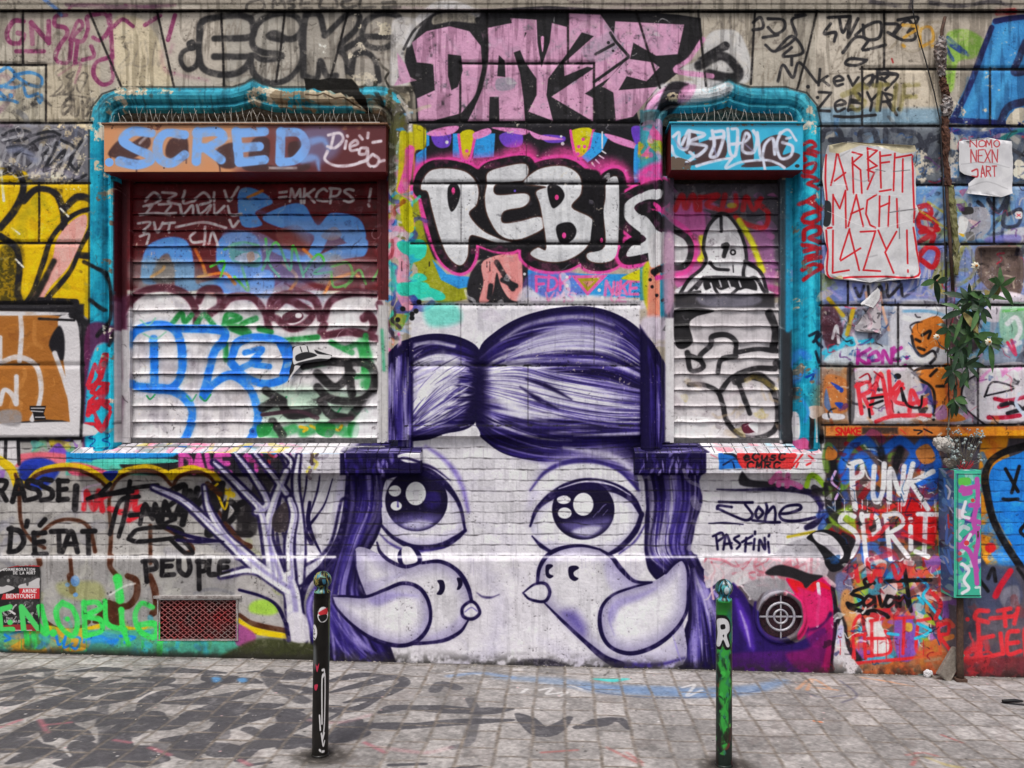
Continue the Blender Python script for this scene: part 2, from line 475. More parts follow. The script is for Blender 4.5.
chips('#d8d2c6', "560,180 600,180 600,220 570,210", .52, 8); chips('#c6b8a3', "710,300 800,300 800,345 700,345", .4, 6)
S(12, '#55504d', "270,40 280,15 330,0 345,30 300,60|380,30 385,0 400,20 420,0 430,30|470,0 440,10 470,25 445,35|500,0 495,30 540,32|495,15 530,12|580,0 575,30 640,30 640,0|700,0 660,15 680,32 720,25|740,0 740,30 800,28|830,30 900,28|830,12 880,10", a=.85, tex=.2)
z()
# right end tags
z(768, 0, 4)
D_ = '#343236'
S(12, D_, "0,75 60,80 65,115 30,135 0,110|110,60 150,60 95,80 110,150 30,205 -10,180|-60,90 -30,70 -20,110 -60,120|30,205 95,145 140,210 60,225 95,190|95,225 95,260|40,325 60,260 100,310 125,250 195,330|-20,150 40,140", tex=.1)
E(D_, 160, 347, 8); S(13, D_, "250,95 225,135 270,130 265,165|285,70 300,130 330,70 320,150 360,75|240,70 330,65|350,140 400,100 450,90 445,150 390,155 380,100|300,210 350,150 400,160 380,200 470,180|470,95 520,100 500,140 560,80 590,150 540,160 480,130|520,80 600,70 560,130", tex=.12)
S(12, D_, "395,240 330,235 310,255 350,262 392,245", tex=.1)
TX('kevaR', 200, 280, 62, 45, 11, D_, .3, .1); S(11, D_, "440,290 520,300 470,360|405,345 440,300 520,300", tex=.1)
TX('ZeBYR', 200, 372, 70, 48, 11, D_, .3, .1); S(11, D_, "470,380 515,460|265,465 330,468 430,460", tex=.1)
E(D_, 525, 437, 9); E(D_, 508, 350, 8); E(D_, 198, 390, 7); E(D_, 197, 435, 7)
TX('STIF', 330, 340, 100, 60, 17, '#8a8045', .35, .12, a=.8, tex=.2, soft=10); S(24, '#8a8045', "300,380 380,350", a=.6)
S(13, '#d79a35', "540,100 600,110 545,150|545,185 540,180|610,185 610,120 650,110 660,160 620,185|655,185 680,180", tex=.3)
S(7, '#b33a3a', "495,235 500,250")
# yellow-green and blue piece at the far right
F('#8dc044', "720,130 800,120 870,170 830,230 760,250 740,360 700,350 715,200", 14, .95, tex=.25)
S(14, '#35559a', "690,150 760,200 800,220|700,170 740,240|720,150 790,210", tex=.35)
F('#2f86cf', "900,80 1030,65 1536,60 1536,500 720,490 800,330 860,200", 8, 1, False, tex=.05)
S(30, '#3f9fe2', "960,110 880,280 780,480|1100,120 960,300 900,470", soft=40, a=.7)
S(24, '#252a66', "910,85 960,75 1020,68 |895,110 860,200 800,360 740,480|735,480 880,490 1024,500", tex=.12)
S(30, '#2b2f58', "1030,170 1005,230 985,290 1050,280|1030,405 960,430 930,490", tex=.1)
chips('#c9bda8', "960,470 1000,430 1060,440 1060,500 960,500", .4, 8); chips('#c2b6a4', "740,400 900,420 900,500 760,500", .6, 20); chips('#bfb39f', "860,300 930,260 930,480 850,470", .64, 20)
S(26, '#c33b3b', "920,50 985,45", tex=.3)
S(22, '#3b3d46', "215,560 230,520 280,520 300,570|250,560 330,560|370,580 370,530 420,520 440,575|470,520 470,580|500,520 600,540 620,620 650,540|560,600 700,540|-20,560 160,510", tex=.2)
S(16, '#45464d', "590,670 660,640 700,660|980,600 1010,620 1000,650 970,645|980,660 970,740", tex=.3)
S(26, '#2b3f73', "720,520 860,540 940,520 1100,540", tex=.3); S(20, '#2f6f70', "930,560 1010,520 1060,540", tex=.3)
chips('#bdb4a6', "590,600 640,620 660,700 580,740", .48, 10); chips('#cfc7b8', "990,640 1040,660 1030,720 980,700", .46, 10); chips('#b0aaa2', "720,540 760,560 760,740 720,720", .5, 10)
z()

# --- DAYZE
z(384, 0, 3.048)
F('#2b292d', "75,100 150,25 300,28 500,18 700,28 900,45 965,55 970,110 905,215 830,275 770,340 780,380 100,378 95,290 60,200", 4, 1, False)
F('#c9c3c2', "30,60 100,60 95,110 60,150 75,250 60,270 20,260 20,150", 8, .9, tex=.25)
S(26, '#cdc8c9', "70,130 95,80 150,25 220,18 280,40", tex=.25, soft=8); S(9, '#4a474a', "60,150 90,95 130,60", tex=.2)
F('#a09789', "160,45 250,35 290,70 210,65 150,75", 6, .9, tex=.2)
Pk = ['#cc8cb2', '#d583b6', '#e29ac6', '#b98bb1']
L_ = ["85,130 130,95 200,80 260,95 295,140 300,205 280,290 235,345 150,368 105,368 100,300 155,275 150,195 100,190 90,150",
      "40,160 65,195 80,235 100,245 30,262 45,235",
      "315,85 390,70 430,95 422,150 395,160 415,225 425,300 430,368 255,370 275,330 300,270 310,200", "288,65 322,112 316,180 305,130",
      "385,55 465,60 468,130 480,205 505,130 512,70 605,95 560,160 500,240 495,290 515,368 440,340 465,290 465,240 430,190 412,145 435,100 395,85",
      "560,40 660,45 695,95 745,170 690,235 612,285 640,300 640,372 510,295 640,208 620,203 550,232 548,192 640,110 560,85",
      "705,65 915,75 895,165 830,170 760,130 750,180 820,190 840,205 800,248 740,232 715,275 835,265 760,355 700,370 695,285 665,265 690,235 745,175 700,120"]
for q in L_:
    F(Pk[0], q, 3, 1, False)
clip(L_, 2, False)
z()
scrib(384, 15, 690, 125, 300, ['#8f8aa0', '#c98bb2', '#d79cc0', '#7e7890', '#b57aa2', '#9aa3ad', '#d095ba', '#6d7a80', '#a98a9f'], (1.5, 6), 21, .7, 18, .6, .5)
scrib(570, 20, 690, 60, 30, ['#8d8496', '#b6a2a0', '#77727e'], (2, 7), 22, .5, 20, .5, .5)
clip()
z(384, 0, 3.048)
F('#2b292d', "195,165 235,170 240,215 225,265 205,275 195,230|350,168 368,185 370,235 345,232|322,295 350,295 352,370 320,370|470,108 492,108 486,168 474,165", 3, 1, False)
F(PINK, "478,115 488,115 483,160", 2); F('#8d8a9a', "345,240 395,240 395,270 345,275", 4, .8, tex=.2)
F('#8f8b9c', "640,120 700,95 710,150 650,190 600,160", 8, .55, tex=.3)
S(9, '#2b292d', "745,170 705,125 690,100|745,175 640,250|645,165 700,135|665,268 695,285 702,370", sm=False)
S(14, '#252327', "285,60 310,120 305,220 275,310 235,360", soft=5)
E('#2b292d', 684, 130, 5); E('#2b292d', 698, 155, 4)
F('#c7c4c4', "985,110 1030,90 1090,110 1120,240 1000,260 900,215 960,180", 8, .9, tex=.15)
S(30, '#2d2b2f', "960,200 1030,170 1080,215 1060,240 990,225", soft=9); S(14, '#dd8dbd', "972,120 930,180 890,215 1000,232", tex=.1, soft=4)
S([26, 8], '#2d2b2f', "1040,140 1000,160 960,180", tex=.2)
z()
scrib(400, 14, 700, 126, 60, ['#1f1e22', '#3d3a40'], (1, 3), 24, .5, 14, .5, .5)
S(4, '#c3a5b0', "395,8 470,10 560,9 640,8", a=.5, tex=.5)

# --- REBUS band
RC('#232126', 405, 122, 645, 260, 3)
RC('#7a7a2e', 386, 240, 470, 330, 8, .0)
z(400, 110, 3.413)
RC('#c6c9d4', 0, 50, 30, 90, 4); F('#b7ad22', "5,70 85,60 85,130 50,150 60,300 0,280", 8, 1, tex=.1)
F('#3b8fd0', "55,150 100,120 100,80 90,70 90,200 50,230|180,80 205,80 205,165 180,160|255,80 325,80 320,160 250,165|420,540 460,560 440,620 420,610", 4, 1, False, tex=.15)
F('#b9b022', "205,80 255,75 235,165 215,160|585,70 655,65 640,140 605,165 590,110", 4)
S(9, '#e0559b', "200,85 212,165 238,168 258,80|582,70 590,120 605,165 640,145 660,70")
F('#6d4bb0', "110,80 170,75 170,120 140,130 115,115|340,85 410,70 415,120 360,125|485,85 560,90 555,110 500,110", 5, 1, tex=.1)
F('#3d93d6', "660,75 715,85 690,140 640,180 620,160 650,130", 3, 1, False); S(5, WH, "690,140 702,148|680,155 695,165|668,170 680,182|655,180 664,192|690,75 690,130", sm=False)
F('#dd8cbc', "90,80 140,60 200,55 180,80 120,90|250,80 300,62 310,80 260,100|440,70 480,85 560,100 470,100|700,80 800,110 815,135 730,110|310,60 430,65 420,85", 4, 1, tex=.2)
for (x, y, r_) in ((160, 110, 6), (555, 115, 6), (550, 90, 4), (800, 75, 6), (806, 100, 5), (806, 200, 6), (810, 225, 5), (808, 160, 5)):
    E(WH, x, y, r_)
for (x, y) in ((228, 140), (610, 125), (630, 125), (625, 100), (607, 150)):
    E('#e0559b', x, y, 6)
F('#6f4ab5', "790,60 825,60 825,120 800,110", 4); F('#3d93d6', "800,130 825,130 825,250 800,250", 4)
S(44, '#d9559a', "60,196 180,172 300,180 420,140 470,180 560,150 640,200|660,250 680,195 740,195 780,240", soft=44, a=.8)
TXR = ["80,235 110,205 170,200 230,215 265,260 262,320 235,355 280,410 340,440 380,452 330,452 270,432 237,432 230,500 205,530 165,500 135,430 110,340 95,280 72,270",
       "300,215 350,195 430,185 430,235 380,245 325,255 330,290 425,285 442,305 420,330 355,345 350,385 410,380 470,365 495,380 480,410 400,442 340,425 300,360 290,300 297,255",
       "430,235 480,200 560,192 612,225 617,285 585,332 655,372 655,430 625,480 560,515 490,515 445,492 470,470 500,470 480,330 465,280 500,262 430,252",
       "705,245 740,228 748,290 745,440 735,500 700,520 650,515 640,490 700,465 695,350 702,300",
       "890,268 890,300 830,310 800,330 812,352 840,365 880,410 905,420 990,470 980,520 900,485 840,490 775,500 790,465 840,440 770,375 768,320 820,285"]
# lower field under the letters
F('#8d8f2a', "0,300 60,300 90,440 150,560 250,610 240,640 150,660 60,660 60,540 0,480", 8, 1, tex=.1)
F('#3fc0a8', "0,450 80,445 85,500 30,520 0,500|30,590 140,620 140,650 0,640|50,560 80,560 90,580 40,590", 5, 1, tex=.1)
F('#e28fae', "0,420 30,420 20,480 0,500|0,560 35,500 40,530 10,600|20,600 40,660 10,660", 5)
F('#3f8fd0', "110,510 160,560 240,570 260,600 200,610 140,580|430,545 640,560 820,560 820,640 430,640", 5, 1, False)
F('#2c2a2e', "240,560 300,500 420,480 430,640 380,660 240,660", 8, 1)
F('#dc9290', "285,515 400,490 418,560 412,645 375,645 345,600 330,555 318,620 300,655 270,655 285,590", 5, 1, tex=.06)
S(18, '#2c2a2e', "330,520 360,570 385,610|310,600 305,640|395,600 350,580", soft=6)
F('#7f63ad', "440,560 600,555 620,640 440,650", 12, .6, tex=.2); F('#c9c3cc', "430,600 500,640 640,630 820,650 820,680 430,680", 14, .85, tex=.1)
F('#e0679f', "585,565 710,562 640,635", 3, 1, False); F('#9a8f2c', "605,575 685,572 640,620", 3, 1, False); F('#d98a9c', "622,585 665,583 642,605", 2, .7, False)
TX('FDK', 465, 568, 48, 30, 9, '#e0609c', .35, .05); TX('VMS', 495, 622, 32, 28, 7, '#dd86ae', .35, .05, a=.7)
TX('NiKE', 700, 585, 45, 26, 10, '#dc6fa2', .3, .1); TX('CE', 720, 625, 30, 22, 8, '#dd86ae', .3, a=.7)
F('#c3bb25', "760,570 860,530 890,545 860,580 780,580", 6)
for (x, y, r_) in ((570, 600, 6), (680, 615, 6), (570, 570, 5), (425, 560, 5), (690, 640, 5)):
    E(WH, x, y, r_)
for q in TXR:
    S(78, '#e0529a', [pp(q) * 3.413 - np.array([400, 110]) * 3.413], soft=9, closed=True)
for q in TXR:
    S(58, '#1d1b1f', [pp(q) * 3.413 - np.array([400, 110]) * 3.413], soft=5, closed=True)
F('#1d1b1f', "100,240 300,200 640,200 700,240 820,280 880,420 700,500 500,500 300,450 150,480", 10)
for q in TXR:
    S(8, '#5a3d33', [pp(q) * 3.413 - np.array([400, 110]) * 3.413], soft=4, closed=True, a=.7)
    F('#c6c6c9', q, 3, 1, True)
clip(TXR, 2)
z()
scrib(405, 160, 680, 270, 150, ['#d6d6d9', '#b2b2b6', '#cfcfd2', '#a9a9ae', '#dcdcde'], (2, 6), 31, .5, 16, .4, .5)
clip()
z(400, 110, 3.413)
F('#1d1b1f', "165,262 190,248 206,280 195,325 175,347 163,310|503,262 540,258 562,290 545,322 518,332|533,398 580,383 602,410 590,442 550,457|640,250 690,255 690,470 650,470 660,330", 4)
for (x, y, a_, b_) in ((182, 276, 6, 12), (535, 298, 7, 9), (560, 428, 7, 10), (688, 445, 5, 9)):
    E('#e0508f', x, y, a_, b_)
F('#e0609c', "765,400 800,418 775,432|885,340 910,330 905,355", 2, 1, False)
E('#6b54b0', 392, 276, 4)
# --- the girl with two birds
use(WALL)
HD, HM, HL, HW = '#180f3a', '#302468', '#9a90c6', '#d8d4e2'
RC('#d0ccd1', 411, 303, 640, 428, 4)
z(); scrib(405, 300, 650, 345, 60, ['#d6d3d8', '#c0bcc6', '#dedbdf', '#cbc0cf'], (3, 9), 51, .6, 20, .2, .6)
scrib(340, 437, 700, 670, 260, ['#d5d1d6', '#c2bdc8', '#dad7da', '#bdb8c2', '#cdc8cf'], (3, 10), 52, .5, 24, .2, .6)
z(370, 290, 3.2)
BUN = "50,215 90,172 150,148 220,140 290,152 345,185 352,240 350,300 346,370 336,424 300,448 240,460 190,478 130,485 60,500 45,480 40,300"
BANG = "350,190 400,135 480,88 580,60 680,52 760,66 830,100 885,148 920,190 950,250 965,310 965,500 850,510 860,640 800,585 720,562 640,550 540,548 440,528 380,492 340,440 345,300"
F(HD, BUN, 3, 1); F(HD, BANG, 3, 1)
def hair_l(q, u, r):
    lit = math.exp(-((u - .5) / .3) ** 2) * math.exp(-((q - .52) / .38) ** 2)
    x = r.random()
    return HW if x < lit * .75 else HL if x < lit * 1.0 + .06 else HM if x < .55 + lit * .4 else HD if x < .8 else '#140b32'
def hair_r(q, u, r):
    lit = max(.95 * math.exp(-((u - .42) / .38) ** 2) * math.exp(-((q - .62) / .2) ** 2), .55 * math.exp(-((u - .5) / .3) ** 2) * math.exp(-((q - .3) / .14) ** 2))
    x = r.random()
    return HW if x < lit * .85 else HL if x < lit * 1.1 + .07 else HM if x < .5 + lit * .5 else HD if x < .85 else '#140b32'
clip([BUN], 3)
F('#c9c5d8', "140,260 200,220 270,210 250,290 190,370 140,400", 60, .9)
strands("350,185 290,162 200,152 120,190 60,255", "325,430 280,440 220,450 150,470 60,490", 330, hair_l, (4, 13), 1, .75)
S(10, HW, "75,210 120,180 200,168 270,180", soft=8, a=.9); S(12, HD, "52,222 92,178 150,152 220,145 292,158 348,188", soft=5)
S([6, 20, 4], HW, "300,250 240,290 170,350|280,290 230,340 190,390", soft=12, a=.8)
S([8, 50, 12], '#d4d1de', "270,235 210,310 150,390|250,250 220,330 190,400", soft=30, a=.75); strands("330,240 260,250 180,300 130,380", "320,380 280,400 220,430 160,450", 90, lambda q, u, r: HW if r.random() < .45 else HM if r.random() < .6 else HD, (3, 9), 14, .6); shade(BUN, 50, '#150d36', .7)
for (w_, q_, a_) in (([8, 60, 20], "262,225 205,300 150,390", .75), ([6, 40, 14], "235,200 170,250 120,330", .5), ([6, 36, 10], "280,270 230,340 180,420", .55)):
    S(w_, '#dedce3', q_, soft=30, a=a_)
F('#dad7e0', "250,215 280,240 240,310 190,370 150,400 140,340 180,270", 40, .6)
strands("300,200 220,250 150,320 100,410", "325,380 280,410 220,440 160,455", 60, lambda q, u, r: '#e2e0e6' if r.random() < .4 else HM if r.random() < .7 else HD, (2, 6), 17, .7)
S(26, '#150c34', "345,200 350,260 340,330 320,390 300,430", soft=30, a=.9)
clip([BANG], 3)
F('#c8c5d4', "390,255 450,255 560,290 680,330 760,350 700,400 560,390 440,400 400,330", 60, .9)
F('#8f8bb0', "520,130 680,110 800,170 830,230 700,240 520,240 440,220", 60, .8)
strands("352,195 440,120 600,72 760,88 890,190", "350,425 420,470 560,520 740,520 900,500", 620, hair_r, (4, 14), 2, .72)
strands("360,250 480,250 600,280 760,300 900,330", "360,300 480,330 600,370 740,400 880,400", 150, lambda q, u, r: (HW if u < .7 else HM) if r.random() < .65 else HL, (4, 13), 3, .7)
S([5, 22, 3], HM, "500,280 560,300 640,345|520,270 600,320 680,345|450,430 540,445 640,440", soft=10, a=.9)
S(18, HD, "352,192 402,138 482,92 582,64 682,58 762,72 832,106 886,152 922,195", soft=6)
S([8, 16, 6], HW, "420,160 500,112 600,90 700,88 780,112", soft=12, a=.75)
S([10, 60, 60, 20], '#d8d6de', "385,268 460,268 560,300 690,335 830,355", soft=50, a=.95); S([10, 50, 50, 10], '#d8d6de', "560,320 660,360 760,390 840,400", soft=44, a=.7); S([10, 46, 20], '#b3aec6', "470,196 580,152 700,142 800,182", soft=44, a=.55); S([6, 34, 10], '#d2cfdb', "400,330 470,380 560,410|430,240 470,300 540,350", soft=30, a=.6)
strands("360,250 480,250 600,280 760,300 900,330", "355,330 480,360 600,400 740,430 880,440", 170, lambda q, u, r: (HW if u < .6 else HM) if r.random() < .5 else HL if r.random() < .5 else HD, (3, 10), 13, .6)
S([5, 20, 3], HD, "500,280 560,300 650,348|470,300 540,350 600,380|420,420 520,450 640,448", soft=12, a=.85); shade(BANG, 56, '#150d36', .7)
for (w_, q_, a_) in (([8, 60, 70, 24], "388,275 470,262 580,296 720,336 820,350", .75), ([8, 50, 50, 10], "470,300 590,350 700,380 800,392", .6), ([6, 40, 16], "400,300 440,360 500,400", .6), ([10, 34, 12], "470,200 600,150 740,150", .35)):
    S(w_, '#dedce3', q_, soft=34, a=a_)
strands("365,255 480,240 600,268 760,296 890,320", "365,330 470,360 600,395 740,420 880,420", 150, lambda q, u, r: '#e2e0e6' if r.random() < .5 else HM if r.random() < .55 else HL, (2, 7), 15, .75)
strands("450,190 560,140 680,120 800,150 880,210", "430,230 540,190 680,180 800,205 890,260", 60, lambda q, u, r: '#c9c5d6' if r.random() < .5 else HM, (2, 7), 16, .6)
F('#dad7e0', "395,270 450,258 560,285 700,325 800,345 760,380 640,380 520,350 450,340 410,310", 44, .6); F('#b8b4c8', "480,180 600,120 720,110 800,150 760,190 600,190 500,215", 40, .5)
strands("365,255 480,240 600,268 760,296 890,320", "365,330 470,360 600,395 740,420 880,420", 50, lambda q, u, r: HM if r.random() < .7 else HD, (1.5, 5), 25, .6)
S([4, 18, 3], HD, "500,285 560,305 645,350|480,310 540,350 600,380", soft=10, a=.9)
S(40, '#150c36', "350,250 352,330 350,440", soft=50, a=.9); S(50, '#1a1042', "960,200 940,300 910,420", soft=80, a=.7)
strands("345,430 400,480 540,520 700,530 860,560", "345,450 400,505 540,540 700,552 860,620", 110, lambda q, u, r: HM if r.random() < .5 else HL if u > .5 and r.random() < .5 else HD, (4, 12), 4, .8)
S([6, 20, 10], HW, "620,505 720,520 800,545 840,580", soft=16, a=.8)
clip()
F('#d3d0d4', "312,446 336,432 350,470 272,472", 4)                     # parting of the fringe over the brow
S(1.2 * 3, '#8a86a0', "290,440 320,432 340,436", a=.6)
strands("60,260 55,380 60,480", "140,300 135,400 130,480", 60, lambda q, u, r: HM if r.random() < .5 else HL if r.random() < .5 else HW, (5, 14), 5, .6)
z()
# ---- side locks
LL = "345,452 398,448 402,430 412,432 405,452 388,470 386,500 380,530 368,552 358,558 362,585 372,595 395,660 398,668 312,668 322,600 326,560 340,530 346,500"
RL = "634,446 706,440 708,470 704,500 696,520 694,545 700,565 716,580 745,600 790,640 834,668 682,670 688,620 688,596 690,568 680,562 662,580 652,575 646,560 645,520 648,495 640,470"
F(HD, LL, 2, 1); F(HD, RL, 2, 1)
clip([LL], 2)
strands("348,452 350,500 338,545 322,600 316,665", "384,462 384,510 366,550 360,600 395,665", 190, lambda q, u, r: HL if r.random() < .22 else HW if r.random() < .05 else HM if r.random() < .6 else '#150c34', (1.5, 4.5), 8, .7)
strands("318,600 335,640 350,668", "330,600 360,640 398,668", 60, lambda q, u, r: HL if r.random() < .4 else HM, (2, 6), 9, .6)
S([2, 5, 2], HL, "381,470 382,505 372,540", soft=3, a=.8); S([2, 5, 2], HL, "350,475 352,505 346,535", soft=3, a=.7)
clip([RL], 2)
strands("640,450 650,500 648,550 668,572", "700,446 700,500 690,545 700,570", 200, lambda q, u, r: (HW if q < .5 else HL) if r.random() < (.4 if .25 < u < .8 else .1) else HM if r.random() < .55 else '#150c34', (1.5, 5), 10, .75)
strands("690,570 690,620 684,668", "700,565 730,600 760,668", 150, lambda q, u, r: HL if r.random() < .35 else HW if r.random() < .08 else HM if r.random() < .6 else '#150c34', (1.5, 5), 11, .7)
F('#5a2f7a', "740,610 790,640 834,668 740,668", 16, .5)
S([3, 10, 3], '#a79bc9', "720,600 740,640 752,668|700,590 720,620 726,650", soft=10, a=.55)
clip()
shade(LL, 14, '#120a2c', .8); shade(RL, 12, '#120a2c', .7)
S([4, 9, 12, 8], '#b7b0c8', "400,445 410,500 398,530 384,548", soft=12, a=.5); S([6, 14, 14, 6], '#b4adc6', "560,470 600,452 636,470 640,500", soft=14, a=.6); S([4, 14, 20, 10], '#bdb7cb', "470,560 500,600 490,650 460,668|540,640 580,662 620,668", soft=20, a=.5)
S(3.2, HD, "706,446 708,475 700,510 694,540 700,566 722,588", soft=2); S(3, HD, "646,480 648,520 646,550 654,572 664,580", soft=2)
# ---- left eye
z(320, 430, 3.07)
F('#d9d6db', "205,130 255,68 330,60 390,105 430,165 400,170 330,125 250,122 205,135", 8, .9)
S([6, 16, 8], '#6d5ea8', "325,50 375,85 415,130 440,185 455,250", soft=16, a=.75)
S([4, 12, 6], '#8d83b8', "205,110 235,78 290,58 320,56", soft=10, a=.7)
F('#d6d2da', "200,160 250,128 330,133 390,172 430,240 443,305 400,345 330,360 260,350 210,310 190,265", 3)
F('#bbb4cc', "205,270 260,320 330,330 400,310 430,290 400,345 330,360 260,350 210,310", 24, .6)
shade("200,160 250,128 330,133 390,172 430,240 443,305 400,345 330,360 260,350 210,310 190,265", 44, '#aba6bc', .6); E('#17102f', 296, 217, 96, 94, 4)
F('#6f6798', "220,275 290,258 370,262 345,295 295,307 250,299", 30, .7); F('#c3bed6', "255,292 300,276 345,286 300,304", 18, .85)
E('#2c2160', 345, 215, 26, 28, 16, .7)
for (x, y, a_, b_) in ((294, 195, 31, 36), (230, 187, 19, 17), (234, 233, 17, 14)):
    E('#dedbe0', x, y, a_, b_, 3)
S([12, 32, 30, 13, 8], HD, "196,150 230,132 290,120 345,138 395,178 430,235 446,310", soft=5)
S([3, 6, 3], HW, "205,128 260,108 330,112 390,150", soft=4)
S([5, 12, 9, 4], HD, "205,122 240,108 300,104 350,118 400,155", soft=6, a=.85)
S([9, 17, 20, 10], HD, "186,290 225,330 290,360 370,356 420,330 446,308", soft=5)
S([4, 10, 4], HM, "180,315 215,348 270,372 330,370 380,360", soft=8, a=.7)
# ---- left bird
Bf = '#cbc7cc'
F(Bf, "108,370 130,360 175,378 215,408 265,420 315,408 370,405 420,430 452,478 468,530 455,590 430,622 380,650 300,655 210,655 140,500 112,430", 3)
F('#a7a0bf', "120,480 140,470 200,450 260,440 200,480 145,505", 20, .6); F('#b7b0c8', "330,640 400,600 440,560 450,590 420,630 370,650", 16, .7)
shade("108,370 130,360 175,378 215,408 265,420 315,408 370,405 420,430 452,478 468,530 455,590 430,622 380,650 300,655 210,655 140,500 112,430", 60, '#8f88a6', .75)
F(HD, "245,368 300,368 310,408 245,412", 3); F(Bf, "252,362 280,362 300,400 275,412 255,408", 4)
S([5, 11, 11, 10, 5], HD, "175,345 185,375 215,402 262,420 312,408", soft=3, a=.9)
S([9, 12, 13, 10], HD, "312,408 370,404 422,432 453,480 467,532", soft=3)
S([5, 11, 12, 11, 6], HD, "455,585 430,620 380,646 310,655 250,655", soft=3)
S(5, HD, "108,372 112,430 135,498", soft=4, a=.8)
E('#c9c5cc', 462, 553, 25, 26, 3); S(10, HD, "462,527 438,545 440,572 468,580 490,562 480,536", closed=True, soft=4); S(4, '#7d75a2', "445,558 465,545 482,556", soft=4)
W1 = "38,515 42,506 80,510 140,512 200,490 255,470 305,485 335,530 338,590 310,635 265,660 210,658 150,635 90,590 50,545"
F('#d5d1d6', W1, 3); shade(W1, 56, '#8d86a5', .8)
clip([W1], 3); F('#8d84b4', "150,520 200,500 250,500 300,510 240,515 180,540", 22, .75); S([4, 14, 4], '#a9a2c2', "325,540 325,590 290,640", soft=14, a=.6); clip()
S([5, 9, 13, 13, 11, 12, 11, 8, 5], HD, "38,515 50,545 90,590 150,635 210,658 268,660 312,635 338,588 334,530 305,485 255,470 200,490 140,512 80,510 38,510", soft=3)
F('#17102f', "360,462 378,462 384,485 374,505 358,504 366,490 366,475|420,455 432,455 438,472 430,488 420,490 424,474", 2)
S([2, 8, 8, 2], '#3b3358', "482,500 500,512 525,514 550,505", soft=6, a=.9)
E(HD, 462, 560, 0.1)
# ---- right eye
z(510, 430, 3.07)
S([4, 26, 20, 8], HM, "0,70 100,95 200,98 300,105 380,140", soft=20, a=.45)
S([10, 40, 30, 10], '#aaa3c0', "60,230 110,130 200,84 300,90", soft=40, a=.6)
F('#dbd8dd', "70,180 110,130 180,102 260,100 330,125 385,180 370,210 310,178 230,165 150,188", 8, .95)
S([4, 14, 16, 10, 8], HM, "62,185 110,128 180,98 260,96 335,125 395,185", soft=10, a=.85)
F('#d8d5db', "65,290 90,235 150,190 230,168 310,182 370,215 402,262 380,315 330,365 280,385 130,372 75,325", 3)
F('#c3bdd0', "100,330 200,350 330,340 380,300 330,365 280,385 130,372", 20, .5)
shade("65,290 90,235 150,190 230,168 310,182 370,215 402,262 380,315 330,365 280,385 130,372 75,325", 40, '#aba6bc', .6); E('#17102f', 225, 245, 96, 92, 4)
F('#6f6798', "160,290 220,278 300,268 306,288 265,322 215,327", 28, .75); F('#c9c5d8', "190,312 240,295 280,300 240,326", 16, .85)
S([2, 4, 2], '#a59dc6', "270,255 285,235 295,228|255,268 270,250|285,262 300,245", soft=3, a=.6)
for (x, y, a_, b_) in ((225, 228, 31, 35), (165, 214, 21, 13), (168, 255, 21, 17)):
    E('#dedbe0', x, y, a_, b_, 3)
S([7, 14, 32, 34, 24, 12], HD, "62,295 85,240 145,192 230,165 320,178 375,212 405,262", soft=5)
S([2, 6, 2], HW, "150,180 230,158 310,168 370,200", soft=4, a=.9)
S([13, 19, 18, 8], HD, "405,258 385,310 340,360 290,388", soft=5); S([4, 8, 4], HM, "415,290 385,340 335,380", soft=6, a=.7)
S([4, 12, 8], HD, "68,326 95,355 132,378", soft=5)
# ---- right bird
F(Bf, "82,470 90,425 115,385 160,362 220,355 270,365 310,390 340,425 380,462 435,465 480,440 505,410 530,400 545,430 545,500 530,570 530,720 340,722 290,700 230,650 160,585 105,530", 3)
shade("82,470 90,425 115,385 160,362 220,355 270,365 310,390 340,425 380,462 435,465 480,440 505,410 530,400 545,430 545,500 530,570 530,720 340,722 290,700 230,650 160,585 105,530", 56, '#8f88a6', .7)
F('#9d95bc', "310,400 350,440 400,470 330,500 300,470 290,420", 22, .5); F('#4a3f80', "160,560 200,555 232,600 222,630 180,595", 46, .75)
F('#a9a2c2', "330,690 430,680 520,650 530,720 340,722", 24, .5)
E('#c9c5cc', 92, 498, 26, 24, 3); F('#c9c5cc', "40,500 75,478 110,475 115,525 60,520", 4)
S([5, 9, 10, 9, 6], HD, "40,500 75,474 108,472 122,498 106,526 62,520 40,500", soft=3)
S([9, 12, 13, 11, 7], HD, "84,470 90,425 115,385 160,362 220,355 275,366", soft=3); S([6, 12, 14, 10, 6], HD, "275,366 312,390 342,428 382,464 435,468", soft=4)
S([5, 10, 12, 18, 26], HD, "105,530 160,585 230,650 290,700 340,722", soft=4); S([26, 18, 10, 6], HM, "330,724 400,724 470,718 535,700", soft=12, a=.8)
W2 = "545,430 530,400 505,412 480,440 435,470 370,485 310,510 282,555 284,620 312,665 370,682 440,662 500,618 538,560 545,500"
F('#d6d2d7', W2, 3); shade(W2, 60, '#8d86a5', .8)
clip([W2], 3); F('#8d84b4', "300,560 330,520 400,500 450,485 400,520 340,545 315,590", 20, .7); clip()
S([6, 11, 13, 13, 11, 10, 7], HD, "435,468 370,485 310,510 278,555 280,620 310,667 370,686 440,666 502,620 540,562 547,500 546,432 530,398 505,410 478,440", soft=3)
S([3, 7, 3], '#8d84b4', "315,540 305,580 320,630", soft=8, a=.6)
F('#17102f', "110,416 125,412 132,418 120,430 122,442 134,448 122,456 110,446|180,422 200,416 212,424 196,436 198,448 210,456 198,464 182,452", 2)
S([2, 5, 2], HL, "500,630 515,680 530,720", soft=6)
S([8, 26, 18, 6], '#232028', "0,722 60,716 120,712 170,722", soft=14, a=.7, tex=.3)
F('#2f2b38', "0,715 60,705 120,705 170,715 170,735 0,735", 14, .7, tex=.4)
